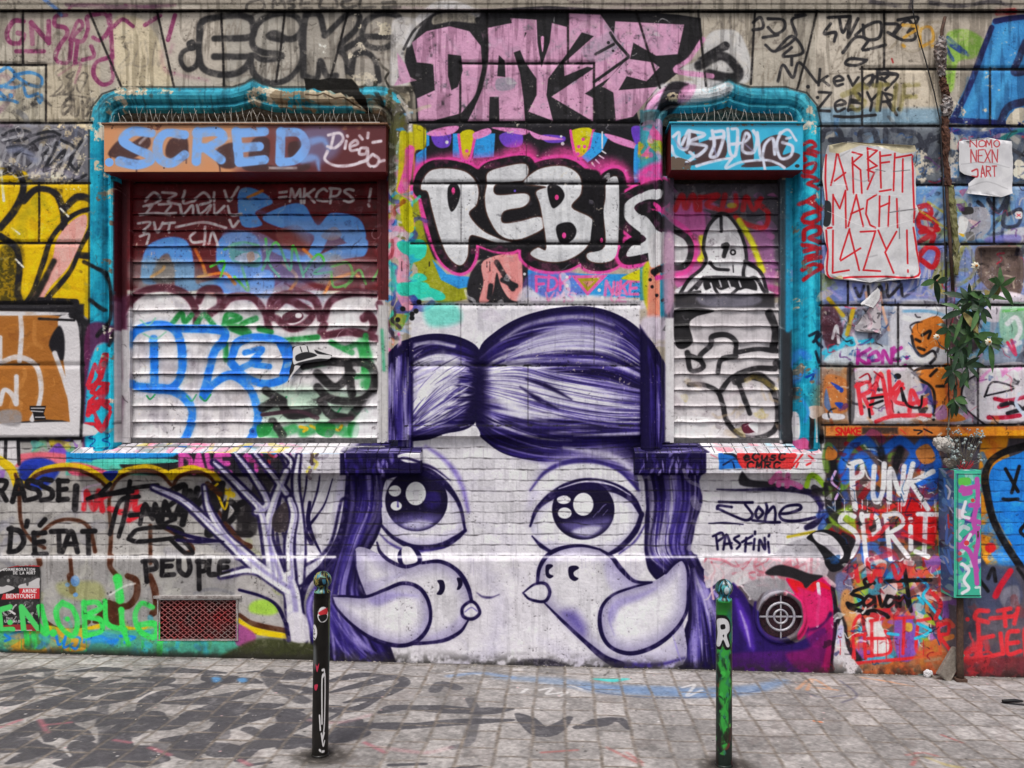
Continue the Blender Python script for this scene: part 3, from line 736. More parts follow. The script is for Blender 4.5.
# ---- tree branches
z(130, 440, 3.2)
F('#c9c5cc', "500,420 530,320 560,200 560,100 690,100 680,300 600,430 560,480", 12, .9)
S([40, 26, 20], '#b9b2cf', "600,420 660,320 672,200 680,110", soft=30, a=.9)
BR = [([64, 54, 46], "530,640 527,560 520,500 505,440"), ([46, 34, 22, 9], "505,470 420,415 340,345 260,275 170,195 75,152"), ([24, 18, 8], "350,365 285,280 250,215 238,150"),
      ([44, 34, 22, 14], "478,440 445,340 425,250 405,210"), ([22, 16, 8], "425,225 370,170 300,100 268,72"), ([22, 18, 8], "405,230 440,200 390,110 330,35"),
      ([34, 26, 18], "455,430 440,300 460,200 500,100"), ([18, 14, 8], "500,170 455,110 400,45"), ([30, 24, 18], "515,440 510,330 525,240 512,190"), ([34, 28, 18, 10], "540,450 545,340 540,240 530,130 540,50"),
      ([14, 10, 7], "500,110 515,70 490,40"), ([22, 14, 5], "430,425 370,418 290,436"), ([46, 30, 18], "560,430 620,390 660,330 688,200")]
for w, q in BR:
    S([x * .86 + 18 for x in w], HD, q, soft=8)
for w, q in BR:
    S([x * .86 for x in w], '#d9d6dc', q, soft=7)
for w, q in BR[:-1]:
    P = pp(q) * 3.2 - np.array([130, 440]) * 3.2 + np.array([5, 2])
    S([x * .28 for x in w], '#6d639c', [P], soft=9, a=.55)
S([3, 7, 5], HD, "260,200 300,250 340,300|330,150 370,200 400,260|455,130 480,190 470,250|560,60 565,130 550,220|610,90 600,160 575,240|440,60 455,110 490,150", soft=4, a=.85); S([2, 6, 4], '#d8d4dc', "250,120 290,180 330,220|640,110 600,190 560,290|660,120 640,230 580,340", soft=4, a=.9)
S([14, 8, 3], HD, "580,330 565,290 600,240 625,200 648,125", soft=4); S([10, 16, 6], HD, "575,200 570,260 585,310 610,360", soft=4)
F(HD, "470,230 505,190 510,260 500,290 465,290", 6, .0)
F('#3c3438', "458,240 500,200 505,285 460,290", 5, .9, tex=.2); scrib(275, 512, 286, 532, 10, ['#b9a9a0', '#2b2730', '#8f8a8a'], (1, 3), 61, .9, 8)
S([10, 12, 6], HD, "120,280 180,305 240,318 300,325|150,320 220,325 290,322", soft=4, a=.9); S([8, 12, 10], HD, "350,480 420,500 470,530 500,580|380,490 440,505", soft=4)
S([10, 14, 6], HD, "470,300 480,360 520,420|490,300 510,350", soft=5, a=.9)
S([14, 24, 20, 8], HD, "700,70 692,200 672,310 620,400 570,450 548,520 560,600 580,640", soft=5)
S([16, 20, 26], HM, "600,470 575,520 580,600 600,650", soft=12); S([6, 14, 6], HL, "590,480 572,540 590,620", soft=10, a=.8)
F('#c9c5ca', "500,600 560,600 575,660 520,665", 8)
z()
def hood():
    z(690, 440, 4.8)
    # hooded figure below with red jacket
    F('#a3a0a6', "440,520 520,480 600,470 640,480 640,560 420,560", 16, .9); F('#232126', "570,460 640,430 730,460 768,530 740,610 680,625 640,560 600,500", 8); F('#cfcacf', "590,450 640,445 700,480 735,540 720,570 680,540 640,500 600,480", 6)
    F('#b5a9af', "90,570 620,570 630,680 500,690 260,690 120,660", 12, .95)
    z(); clip(['704,558 820,558 820,600 704,600'], 1, False); scrib(705, 560, 815, 585, 60, ['#d8b3bb', '#c78a94', '#bdb4ba', '#d9d0d3', '#b0626e'], (1, 3), 99, .7, 26, .1, .1)
    clip(); z(730, 560, 5.906)
    F('#2a272b', "210,70 280,30 360,40 470,80 555,95 540,130 480,140 440,165 400,120 300,95 230,90", 14); F('#8f8c90', "90,140 180,110 330,120 380,200 300,180 200,190 150,240 90,180", 18, .9, tex=.1); F('#c9c6c8', "10,100 90,60 110,110 60,150 10,150", 14, .8)
    F('#c01f5e', "330,110 400,130 450,170 500,130 560,100 600,160 610,400 600,670 430,670 460,480 460,300 390,210", 8); F('#d3262f', "340,115 420,130 450,170 500,125 560,140 600,180 520,160 470,220 400,200", 10, .95)
    F('#2c1a58', "0,170 60,180 110,260 140,380 200,460 320,500 420,480 560,400 560,560 470,670 0,670", 18, .97)
    F('#4a1f63', "0,560 200,540 420,540 500,600 480,670 0,670", 26, .9); F('#7d1d5c', "330,560 460,520 590,430 600,670 440,670", 30, .7)
    S([20, 60, 30], '#5d3aa5', "40,240 90,380 130,520", soft=40, a=.9); S([6, 16, 6], '#b7a9d6', "60,300 95,400 120,510", soft=14, a=.7)
    S([10, 40, 30], '#1d1040', "420,430 520,390 590,320", soft=24, a=.85); S(18, '#d9d4da', "520,140 528,230 518,300 515,390", soft=6)
    S(24, '#1f1420', "605,160 625,300 615,480 600,665", soft=8); S(24, '#c7a9b0', "560,100 590,130 615,150", soft=8, a=.8)
    E('#5e4f9c', 515, 465, 8)
    for _k in range(40):
        E('#4a1d2c', 470 + (_k * 37 % 110), 190 + (_k * 53 % 220), 1.5, a=.7)
    F('#c9c4c8', "625,480 660,350 690,520 740,600 780,670 620,670", 10, .97, tex=.15); S(30, '#b9b2d4', "640,480 655,400", soft=14)
    z(730, 560, 5.906)
    F('#c2306a', "345,190 420,230 455,300 455,400 420,440 450,300 400,230 330,180", 12, .95); F('#c2306a', "400,160 520,200 590,250 560,360 470,400 460,300 420,210", 20, .9); F('#7d1f66', "440,420 520,400 600,350 605,480 500,520", 30, .6)
    F('#8f8c94', "200,200 260,170 330,180 290,190 230,215 180,260 160,300", 12, .8); S([6, 16, 10], '#3a2a78', "160,300 170,400 230,470 320,490", soft=14, a=.8)
    F('#c2306a', "400,190 450,240 470,330 450,420 410,470 395,440 430,360 420,260", 12, .95); S([10, 26, 16], '#2c1a58', "150,250 140,340 165,430 230,490 310,505", soft=14, a=.9)
    drips(745, 840, 640, 8, '#2a1850', 31, (6, 24), .8, .6)
    z(690, 440, 4.8)
    F('#1d1b20', "560,470 600,445 650,432 700,445 745,480 772,530 762,580 720,622 680,632 650,600 640,560 600,500", 7); F('#d0cbd0', "588,452 630,442 680,460 718,500 738,545 722,572 690,548 655,515 610,490", 6); F('#a9a2ac', "640,500 700,520 730,556 690,548", 8, .7)
    z()
def pillars():
    # pillar mouldings between the windows
    z()
    clip(['386,86 413,110 413,345 386,345'], 1, False); scrib(384, 120, 411, 240, 40, ['#b9b022', '#d86aa8', '#3f8fd0', '#c9c9c4', '#5d5c2c', '#cfa6c0'], (2, 5), 41, .9, 18, .1, .3)
    RC('#57564a', 384, 88, 396, 190, 6, .8); scrib(384, 95, 398, 190, 40, ['#3d3c34', '#8b8c86', '#b9b9b3', '#4c4a36'], (1, 3), 42, .9, 10, .3, .5)
    S(5, '#cfcbd0', "388,86 402,98 409,120 410,150", tex=.3, soft=3); S(4, '#a6b8bd', "398,140 397,240", tex=.5)
    RC('#b8ae20', 402, 132, 424, 150, 4, .9)
    clip(); S(9, '#b7ae22', "404,135 404,165 401,190", tex=.1); S(9, '#e263a0', "410,150 407,175 402,190", tex=.1)
    scrib(386, 196, 414, 330, 60, ['#3fc0a8', '#3d8fd0', '#e290ae', '#8d8f2a', '#3a3f86', '#c7c3cc', '#2aa0bb'], (3, 7), 43, .9, 20, .1, .35)
    S(10, '#e59aac', "394,250 404,260 402,280|401,294 408,306", tex=.1); F('#3fc0a8', "398,242 424,244 424,252 404,254|398,284 424,282 428,290 402,296", 2)
    F('#b7b322', "400,200 410,202 414,230 404,228", 2)
    for (x, y) in ((398, 320), (412, 318), (419, 302), (412, 314), (416, 311), (403, 309)):
        E('#1d1b1f', x, y, 2.6)
    S(3, WH, "426,314 444,322 430,318 |405,327 430,322 440,320 436,312", tex=.1)
    F('#58c5b2', "425,306 455,304 460,322 430,326", 8, .7)
    scrib(386, 325, 402, 340, 14, ['#e0609c', '#e08060', '#c9c4cf', '#3a3040'], (2, 4), 44, .9, 10)
    # right window: left moulding
    RC('#4b8f9d', 640, 110, 668, 300, 2); clip(['638,112 668,112 668,345 638,345'], 1, False); scrib(640, 122, 668, 180, 24, ['#c79ac0', '#3a9aa8', '#c3b622', '#e06aa0', '#7fb0bb'], (3, 7), 45, .9, 16)
    S(12, '#4a4448', "662,88 652,105 648,122", soft=8, a=.6)
    clip()
    q_ = TXR[4]; z(400, 110, 3.413); S(78, '#e0529a', q_, soft=9, closed=True); S(58, '#1d1b1f', q_, soft=5, closed=True); F('#c6c6c9', q_, 3); F('#1d1b1f', "700,250 762,250 760,450 748,450", 8, .9); F('#c6c6c9', TXR[3], 3); z()
    S(16, '#e0529a', "645,176 668,165", soft=7);
    F('#a9a928', "643,268 652,264 655,300 650,312 644,300", 3); F('#e08a78', "650,264 662,264 662,320 648,325", 4); F('#2ba2c0', "661,262 666,262 667,320 661,322", 2)
    for (x, y) in ((650, 280), (655, 275), (652, 287), (657, 295), (663, 300), (657, 268), (663, 271)):
        E('#232126', x, y, 1.8)
    F('#c7bcc8', "643,318 668,318 668,340 643,335", 6); S(1.6, '#2b292d', "668,305 670,320|666,312 672,300|668,322 664,330 670,328", a=.8)
    # inner edge curve of the fringe on the right, drips to the sill
    z()
    F(HD, "640,325 652,344 664,366 672,390 669,450 640,450", 3, 1, False)
    strands("644,338 648,380 650,448", "662,374 666,400 664,448", 70, lambda q, u, r: HM if r.random() < .6 else HL if r.random() < .25 else '#150c34', (1.5, 4), 6, .7)
    F(HD, "386,364 393,352 403,343 413,338 413,450 386,450", 3, 1, False)
    strands("388,366 388,400 388,450", "411,348 411,400 411,450", 70, lambda q, u, r: HL if r.random() < .45 else HW if r.random() < .3 else HM, (1.5, 4), 7, .7)
use(WALL)
HD, HM, HL, HW = '#180f3a', '#302468', '#9a90c6', '#d8d4e2'
# --- yellow piece on the left
z(0, 150, 2.56)
F('#d2ab17', "-330,50 40,50 60,90 90,100 130,105 165,150 200,130 240,160 265,215 262,260 240,270 275,320 270,390 240,440 180,400 60,400 -330,400", 5)
scrib(-128, 190, 100, 330, 110, ['#e0bd25', '#b88f17', '#c9a11c', '#a3961f', '#8f8c24'], (2, 8), 71, .6, 18, .3, .5)
z(0, 150, 2.56)
F('#3a351a', "0,260 50,230 60,280 50,350 60,395 0,395", 16, .85, tex=.25)
S(26, '#a29323', "100,140 60,170 50,220|215,190 200,230 190,250|235,320 225,380 200,420", soft=22, a=.6)
S(17, BK, "0,60 40,50 60,95 40,150 0,200|60,130 95,100 140,110 160,150 165,200|165,150 200,120 240,135 268,200 262,250 235,270 195,268|235,270 275,310 282,360 262,410 225,445|0,220 40,250 50,300 45,360 55,400", soft=5)
S(13, BK, "240,150 200,160 165,185 130,230 110,290 85,360 60,400|238,155 232,200 205,250 180,310 130,370 100,405", soft=4)
F('#dd9f97', "218,165 180,185 145,230 130,290 80,380 60,398 95,402 130,350 175,300 205,240 222,195", 5); S(16, '#2a2724', "138,285 115,330 80,395", soft=8)
S(5, '#ddd6c9', "30,200 50,215|40,280 60,300|155,150 175,170|235,300 245,330", tex=.35); chips('#cfc7b5', "20,30 160,40 220,80 200,110 100,90 20,50", .56, 8)
S(14, '#8d8796', "80,60 140,50 200,70", soft=10, tex=.3, a=.6)
S(7, '#d8d3c5', "0,30 10,130", tex=.3)
# board zone behind and magenta by the frame
z()
RC('#2a282c', -128, 304, 84, 442, 3); S(6, BK, "-60,304 76,304 78,318 84,322 84,436|40,300 76,302", sm=False)
F('#5a2a4c', "84,345 96,325 104,330 92,360 90,440 82,440", 4); F('#c7b6c4', "92,350 104,340 104,380 94,385", 5)
scrib(-128, 437, 78, 462, 40, ['#d2688f', '#4a3f9a', '#7fae8a', '#c3ab3a', '#8a5fae', '#3a3038', '#5fb0a8'], (3, 8), 73, .95, 20, .1, .5)
F('#7d58b3', "44,465 50,450 58,443 64,448 72,462", 3); F('#d8707d', "0,458 40,452 72,456 72,466 0,466", 3); F('#2b3e96', "22,462 45,458 60,470 40,490 20,480", 4)
F('#c9c4c6', "-20,432 16,434 18,462 0,470 -20,460", 2); S(3.5, BK, "-20,434 18,436 19,464|6,438 5,460", sm=False)
# --- blue frames (paint of the mouldings)
BL, BL2, BL3 = '#2690aa', '#35a3bb', '#1a718c'
RC("#575148", 372, 86, 413, 185, 3); F(BL, "90,458 90,124 93,108 103,95 122,88 232,88 245,84 253,79 261,84 274,88 372,88 392,92 396,100 370,112 120,112 116,130 118,445 112,458", 1, 1, False); S(1.6, "#1c2529", "89,450 89,124 92,107 102,94 122,87 232,87 245,83 253,78 261,83 274,87 372,87 396,96 408,118", sm=False, soft=1.5, a=.75)  # the dark outline is the groove's shadow, painted round the moulding
clip(['90,458 90,124 93,108 103,95 122,88 372,88 372,112 118,112 118,458'], 1, False); scrib(88, 84, 240, 108, 60, [BL2, BL, BL3, '#2aa6c4'], (2, 5), 74, .6, 20, .2, .2)
scrib(84, 110, 118, 450, 130, [BL2, BL, BL3, '#3fb9d0'], (2, 5), 75, .6, 22, .2, .2)
clip(); S(7, '#4cc0d8', "112,190 112,320", soft=3, a=.8); S(5, BL3, "103,130 103,440", soft=3, a=.5)
chips('#b5a78f', "118,86 170,88 170,96 120,96", .47, 5); chips('#c9bfae', "94,124 106,124 106,140 94,142", .46, 4); chips('#b9ab95', "105,100 125,96 125,112 108,118", .46, 5)
chips('#c4b59c', "250,88 290,90 310,102 250,104", .40, 6); chips('#8b7a62', "275,90 330,95 330,108 280,108", .4, 6)
F('#5c2b4e', "86,330 100,322 116,330 108,345 96,360 88,400 85,380", 4, .9); F('#cdbccb', "94,352 106,345 106,385 96,380", 4, .9)
F('#2fb1cd', "90,362 112,350 110,450 86,455", 4, .95)
S(5, '#c03040', "88,385 95,365 100,372 105,355 101,378 92,392 100,395 106,388 98,408 90,412 102,402 108,408|90,402 88,415", sm=False, jit=1)
S(4, '#c03040', "89,388 96,383 107,384 90,402 108,401 92,407 103,430 109,412|86,424 94,424 102,431 96,420", sm=False)
TX('KZSZIR', 0, 0, 1, 1, .1, '#7a1f2a'); 
S(1.3, '#1b4a8a', "90,430 95,433 89,438 96,440 90,446 95,448|104,432 109,436 103,440 109,444 104,450", a=.9)
S(4, '#1c1a1e', "108,345 118,320|90,300 104,310|84,262 96,268 106,275 110,300 108,322 98,336", soft=2)
# right frame of the right window
F(BL, "642,124 648,104 660,92 676,88 708,88 721,84 729,79 737,84 750,88 786,88 806,94 816,106 820,124 820,456 786,456 786,112 670,112", 1, 1, False); S(1.6, "#1c2529", "641,124 647,103 659,91 676,87 708,87 721,83 729,78 737,83 750,87 786,87 807,93 817,105 821,124 821,450", sm=False, soft=1.5, a=.75)  # groove shadow painted as a dark line round this frame too
clip(['642,124 660,92 676,88 786,88 806,94 816,106 820,124 820,456 786,456 786,112 644,124'], 1, False); scrib(786, 90, 822, 400, 120, [BL2, BL, BL3, '#45bbd0'], (2, 5), 76, .6, 22, .2, .2); scrib(700, 84, 800, 108, 36, [BL2, BL, BL3], (2, 5), 77, .6, 18, .2, .2)
clip(); S(7, '#48c2da', "812,130 812,380", soft=3, a=.7); S(4, BL3, "800,130 800,420", soft=3, a=.6)
F('#c9c6ca', "662,84 728,82 722,98 660,104", 4, .95, tex=.2); F('#d687ba', "640,124 650,100 668,86 690,84 680,100 660,104 652,126", 4, .95, tex=.2)
F('#26242a', "668,84 690,86 676,108 656,118", 3, .95); chips('#a8977d', "670,92 730,94 726,104 672,104", .5, 5)
F('#d186b4', "682,88 696,85 690,100 678,102", 3, .8)
z(768, 0, 4)
RD = '#a3242e'
S(15, RD, "140,575 170,568 190,585 160,600 200,610|150,640 140,610 190,625|150,660 190,655 175,690 145,680 150,660|140,700 200,720 160,735 200,755", soft=5)
z(768, 192, 4)
S(17, RD, "130,45 170,35 200,60|150,90 195,80 205,105 170,125 140,110 150,90|145,190 150,150 200,140 205,165 165,185 205,200|150,235 190,230 195,250 155,260|140,310 180,290 215,300 170,330 145,350|140,210 205,225|150,275 210,260|185,20 160,40 210,70", soft=5)
S(13, '#1c2a3a', "165,575 200,560 190,590 215,620|180,600 210,570|190,640 205,680", soft=5); S(6, '#1b7fa0', "180,390 190,470|172,420 200,430|175,500 190,540", a=.6)
S(24, '#3f7fc6', "100,690 130,640 160,660|110,760 140,720|190,720 200,760", soft=14, tex=.2); S(10, '#1d4f9a', "155,740 180,730 170,755", soft=4)
z(768, 384, 4)
F('#1d1b20', "60,100 90,60 110,110 100,240 60,240", 8, .95); F('#d8d4da', "100,110 125,120 130,200 115,240 95,180", 3); F('#d06a9a', "110,235 150,215 170,260 120,260", 6)
S(20, '#1d1b20', "170,110 175,160 170,250|205,105 215,230", soft=5); F('#cfcdd2', "165,90 215,90 220,120 180,140 160,120", 3); S(9, '#cfcdd2', "192,120 195,230", soft=4)
S(10, '#3f8fc8', "140,60 160,110 150,150", soft=8)
pillars()
for k_ in range(26):
    u_ = [RNG.uniform(88, 116), RNG.uniform(790, 820)][k_ % 2]; v_ = RNG.uniform(110, 430)
    chips(['#b9ab95', '#6d655c', '#c5bcae'][k_ % 3], [np.array([[u_ - 5, v_ - 7], [u_ + 5, v_ - 5], [u_ + 4, v_ + 8], [u_ - 4, v_ + 6]])], .5, 3)
S([1, 3, 2], '#1d4a58', "103,150 104,250 103,330|106,360 106,440|815,160 815,300|798,240 799,400", soft=3, a=.5, tex=.4); scrib(88, 90, 116, 440, 26, ['#4a4440', '#2a5560', '#8d8a86'], (.6, 2), 741, .6, 10, .4, .3); scrib(790, 100, 820, 440, 26, ['#4a4440', '#2a5560', '#8d8a86'], (.6, 2), 742, .6, 10, .4, .3)
S([2, 4, 2], '#3a4a4c', "96,112 110,98 130,90|240,86 254,80 270,87|650,112 668,92|714,86 730,80 746,87|806,98 816,112", soft=4, a=.55, tex=.3)
# --- bird-spiked openings, broken arch
z()
scrib(330, 84, 412, 112, 40, ['#4d4639', '#7d705c', '#a79a84', '#2a2620', '#c3b49b'], (2, 5), 78, .9, 14, .3, .5)
F('#1d1a17', "304,78 318,80 330,78 352,79 358,86 360,92 366,98 367,106 371,113 365,112 360,104 352,101 347,95 338,96 330,90 322,92 314,88 306,90", 1, 1, False)  # black patch paints the shade inside the broken cavity
F('#b9a68a', "304,91 312,89 318,93 326,90 333,95 341,93 347,98 353,97 358,103 366,110 352,108 346,104 336,106 328,101 316,102 305,98", 1, 1, False, tex=.25); S(1.4, '#5b4632', "306,95 318,96 324,94 335,99 344,98 360,107", sm=False)
S(5, '#258aa5', "306,104 330,108 350,108", tex=.2); S(6, '#2aa3c0', "366,90 385,90 398,100", tex=.3); S(3, '#a9a199', "398,96 406,108 410,124", tex=.3)
chips('#5a5a3e', "386,92 400,100 400,140 388,140", .42, 5)
# --- shutter, left window (painted slats)
z(110, 180, 2.897)
RC('#5c151c', 6, 0, 800, 320, 2); RC('#cfcacb', 6, 330, 797, 760, 1)
scrib(112, 180, 395, 285, 60, ['#6b1a20', '#4a1117', '#571d22', '#7a262c'], (3, 8), 81, .6, 22, .2, .4)
clip(['6,0 794,0 794,770 6,770'], 1, False); scrib(125, 285, 385, 440, 150, ['#d9d5d6', '#b9b4b8', '#a7a1a8', '#e0dcde', '#c4bfc4'], (3, 9), 82, .6, 22, .2, .5)
z(110, 180, 2.897)
SB = '#5d8fd6'
F(SB, "370,40 400,20 450,40 470,65 440,80 420,95 440,130 380,130|440,110 500,75 560,70 600,130 640,95 720,110 740,170 700,190 660,160 640,150 610,210 560,230 590,160 500,140|460,200 560,240 700,225 740,215 740,170 660,190 600,215 520,200", 6, 1, tex=.06)
F(SB, "90,290 100,200 160,165 220,175 240,230 245,290 260,310 240,320 190,315 180,240 150,220 130,270 130,300|310,180 350,150 420,160 440,240 420,280 350,290 310,250|330,280 460,260 470,330 420,340 250,310", 8, 1, tex=.1)
F('#8fa3cf', "330,150 430,150 500,200 440,200 340,180", 8, .5)
F('#7d4a45', "480,150 540,130 580,170 560,220 500,190", 10, .8, tex=.2); F('#9a6a4a', "610,160 650,135 670,160 640,175", 6, .8)
F('#6d5a58', "140,230 170,215 185,290 120,290", 8, .9); F('#8d8f88', "560,240 650,210 700,280 600,300", 12, .7, tex=.2)
S(9, '#d07a2a', "245,200 265,240 275,270|120,280 150,260 155,250|255,280 330,270 360,300|500,240 540,280 520,320|640,290 700,270 720,280|620,330 640,290|560,200 590,230|400,50 440,30", soft=5, a=.9)
F('#3f9a35', "345,190 370,180 430,210 430,250 380,245 350,230", 6, .8); F('#d8d0b8', "360,230 390,210 430,215 410,240", 4); F('#e08a2a', "395,215 412,205 418,230 402,238", 3); F('#54605a', "360,195 420,180 425,205 380,205", 6, .8)
S(7, '#4fb23a', "450,170 460,240 490,280|440,260 480,180 520,260 530,190 560,280|560,270 600,215 620,240 590,270 640,265|640,250 690,240 700,290 650,310 640,270|680,310 720,260 740,300|760,290 785,255 795,300|290,250 330,235 320,280|360,280 400,320 380,250|330,200 380,180 430,190", soft=3)
clip()
# haze and older letters under the tags
F('#8d8fa8', "330,300 480,310 620,320 600,360 400,350", 30, .6); F('#7a8fb8', "520,120 700,130 740,200 600,200", 30, .5); F('#8a7a80', "640,220 760,230 770,300 620,310", 26, .5); S([20, 60, 30], '#a9a4ad', "90,480 160,560 120,640|230,500 260,600 240,700|320,620 380,700|480,360 560,350", soft=40, a=.5); S([16, 40, 16], '#8b858d', "70,520 180,540 300,530|90,680 200,690|330,560 420,640", soft=34, a=.4)
F('#6f86b8', "330,150 460,180 640,250 560,300 380,290", 30, .62); F('#7d8a86', "60,230 240,240 300,320 80,320", 30, .55); S([10, 26, 12], '#7fa0d6', "380,60 470,110 600,150 720,150", soft=20, a=.4)
F('#5a2230', "20,20 360,20 340,140 250,170 90,190 20,200", 30, .0)
# white tags
SW = '#cdc3c4'
z(110, 180, 2.897)
S(8, SW, "85,100 130,95 170,100|100,60 125,35 145,55 110,75|150,35 190,40 165,60 200,70|215,30 210,65 235,60|240,60 270,35 290,60 260,70|300,35 300,60|330,30 345,60 370,20|95,75 120,70 105,95|140,70 175,70 160,95 190,95|200,70 210,100 235,72 240,98|250,72 260,98 290,72 280,98|300,70 305,98 330,75|340,75 350,100 380,98|80,125 115,122 95,150|85,162 110,155 105,185|125,122 135,150 150,122|150,125 185,122|170,125 168,150|190,135 270,122 335,138|345,115 355,135 370,118|245,150 230,165 240,180 265,178|275,135 272,190|285,185 295,150 312,190", soft=4, tex=.05)
S(8, SW, "490,35 510,33|490,50 510,48", soft=3); TX('MKCPS', 522, 25, 38, 30, 8, SW, .28, .03, soft=4); S(8, SW, "755,25 750,60|748,70 750,75", soft=4)
# maroon throw-up
MR = '#4c1a2b'
S(22, MR, "35,380 60,345 100,320 160,312 215,330 245,370 250,420|255,350 270,320 310,318 318,360 290,385|320,370 350,340 410,340 445,380 460,430|465,400 470,345 530,330 590,345 610,400|480,400 520,430 560,420 585,390 560,370 510,345 480,370|620,400 640,350 700,325 770,330|620,450 700,440 775,460|620,420 610,440|735,400 750,390 765,420 750,450|780,360 800,420", soft=8)
F(MR, "500,390 540,375 560,395 540,412 505,412", 4); E('#d8d0d2', 545, 392, 10, 8, 4)
F('#d8d4d6', "100,340 160,325 215,345 235,390 90,395", 6, .0)
S(22, MR, "20,450 35,480 30,540|45,560 50,600", soft=10, a=.6)
# green letters
GR = '#1f7a3c'
F('#3a8a50', "440,610 560,600 720,620 740,700 600,710 440,690", 40, .3)
z(110, 180, 2.897)
S(16, GR, "180,415 205,385 215,410 235,390|250,415 270,390 300,420|330,420 340,390 375,400 340,415 370,425|400,440 380,420 420,400|430,430 465,440|330,440 335,520|350,430 400,450|500,465 600,455|680,490 720,480 735,560 690,570|740,450 745,600|640,470 700,500|560,540 620,530", soft=7, tex=.1)
S(30, '#2f8a4a', "730,470 745,520 740,590|430,720 480,735 530,720|560,730 620,715 700,735", soft=14, a=.8)
# blue throw-up
BT = '#1f72cc'
S(24, BT, "45,490 70,440 130,420 180,430 205,480 205,560 170,605 90,600 60,590|125,460 127,590|185,430 320,435 325,470 300,500 270,620|270,625 300,590 350,565 400,600 425,660 425,710 400,768|350,520 370,470 430,455 500,470 525,520 510,570 450,590 390,570 350,530|90,600 180,610 230,650 235,700 210,768", soft=6)
S(18, BT, "390,500 440,490 410,530 460,540|380,545 430,520", soft=5); F(BT, "480,470 520,490 525,540 490,570 500,520", 4)
E('#2b6bb0', 412, 728, 10); E('#123f80', 412, 728, 5)
# pale marks, black scribble right, hearts
S(5, '#7cb89a', "85,405 110,420 130,400|95,445 130,460 160,440", a=.7); S(5, '#2f8a5a', "105,625 115,635 128,622|220,625 235,640 248,622|260,628 275,640 290,622|640,665 655,675 668,660|700,665 715,678 728,662|735,660 745,672|480,630 495,645 510,628", soft=2)
S(24, '#1d1a1c', "560,540 620,525 680,530 740,530 765,560 760,610 720,640 640,635 600,600|600,560 650,600 700,560|690,540 700,620|610,640 640,680 690,690|700,680 740,640|450,610 500,640|440,660 490,640 520,680 600,670|470,700 500,740", soft=7)
S(12, '#3b2530', "440,680 540,670 600,690|640,700 700,690", soft=5); S(8, '#c9a52a', "550,715 570,720 560,728|580,712 600,722|640,715 660,725 670,712|620,720 640,722", soft=3)
F(GR, "425,710 470,705 460,735 430,745|600,705 650,710 640,745 600,735|690,705 720,705 715,745 690,740", 4, .9)
TX('TONSTAN', 0, 0, 1, 1, .1, GR)
F('#dedade', "735,650 775,620 780,740 700,750", 14, .7)
z()
for k_ in range(17):
    S([.8, 1.5, 1], '#2a2326', [np.array([[127, 183 + 16 * k_ - .6], [250 + k_, 183 + 16 * k_ - .4], [381, 183 + 16 * k_ - .6]]), np.array([[672, 183 + 16 * k_ - .6], [730, 183 + 16 * k_ - .3], [783, 183 + 16 * k_ - .6]])], soft=1, a=.6, tex=.35, sm=False)
scrib(125, 285, 384, 440, 60, ['#9a949a', '#7d777d', '#a9a0a0', '#8a9a90'], (2, 7), 822, .4, 18, .4, .5)
# guide rails and reveals colours
RC('#47151d', 112, 180, 127, 300, 3); RC('#5a2a44', 112, 296, 127, 330, 6); RC('#bdb8ba', 113, 330, 130, 442, 3); S(6, '#6b4a5e', "118,340 120,380|122,400 118,430", soft=5, a=.5)
RC('#571b22', 378, 180, 388, 300, 2); RC('#b9b6b6', 378, 305, 388, 442, 3); S(3, '#2a9a6a', "382,330 384,370", soft=3, a=.6)
# --- shutter, right window
z(650, 170, 2.794)
RC('#4e4a52', 56, 20, 369, 280, 2); RC('#bfb9bb', 56, 370, 369, 765, 1)
scrib(672, 188, 782, 292, 70, ['#6d6870', '#9c6a96', '#58545e', '#b06a9a', '#4a464e', '#7d7a80'], (3, 8), 91, .8, 18, .2, .4)
z(650, 170, 2.794)
F('#c565a0', "60,100 150,110 150,250 110,330 60,300", 14, .85); F('#a56a9a', "240,200 330,160 350,250 340,340 270,250", 16, .7); F('#b44a8a', "330,320 375,330 370,350 340,350", 10, .7)
S(14, '#b51f2a', "70,110 90,70 100,105 120,70 130,110|140,75 140,110|150,75 190,70 160,95 195,110|210,70 205,110 240,105 240,70|260,110 270,75 290,110 310,80|300,90 330,120 320,160 270,150 240,130", soft=6, a=.85)
S(16, '#d5cf2a', "145,190 150,230 140,250|250,140 285,200 315,280", soft=8, a=.95); E('#b9b522', 230, 98, 14, 8, 6, .6)
F('#d6d2d5', "205,125 230,140 255,180 270,250 300,280 325,330 330,345 80,345 110,310 150,270 152,210 165,160", 3)
S(9, '#1d1a1f', "85,345 110,305 145,275 158,250 150,215 160,165 185,130 205,120 228,135 258,185 270,240 262,280 262,300|275,260 310,285 328,340|265,255 290,265|200,130 200,170|130,330 160,300 190,345|230,345 290,300 320,340|168,258 185,275 220,278", soft=3)
S(14, '#1d1a1f', "205,212 215,210 207,240", soft=3); E('#1d1a1f', 233, 229, 9); E('#d6d2d5', 233, 229, 4); S(3, '#1d1a1f', "233,265 234,285", soft=2)
F('#1d1a1f', "150,305 170,295 280,300 300,335 270,330 250,335 230,325 200,335 180,325 155,335", 4); S(5, '#cfcbd0', "170,315 175,330|195,308 200,325|220,310 225,325|250,310 255,325", soft=3)
S(8, '#1d1a1f', "90,345 140,340|110,340 150,300", soft=3)
RC('#2b282d', 70, 345, 350, 385, 10, .9); F('#8d8a98', "140,350 300,350 290,378 160,380", 12, .6)
F('#1f1c20', "70,390 180,392 130,410 110,430 120,480 90,500 70,480", 4); F('#b5afb2', "120,420 180,400 330,400 350,480 260,500 240,470 190,460 140,490", 5)
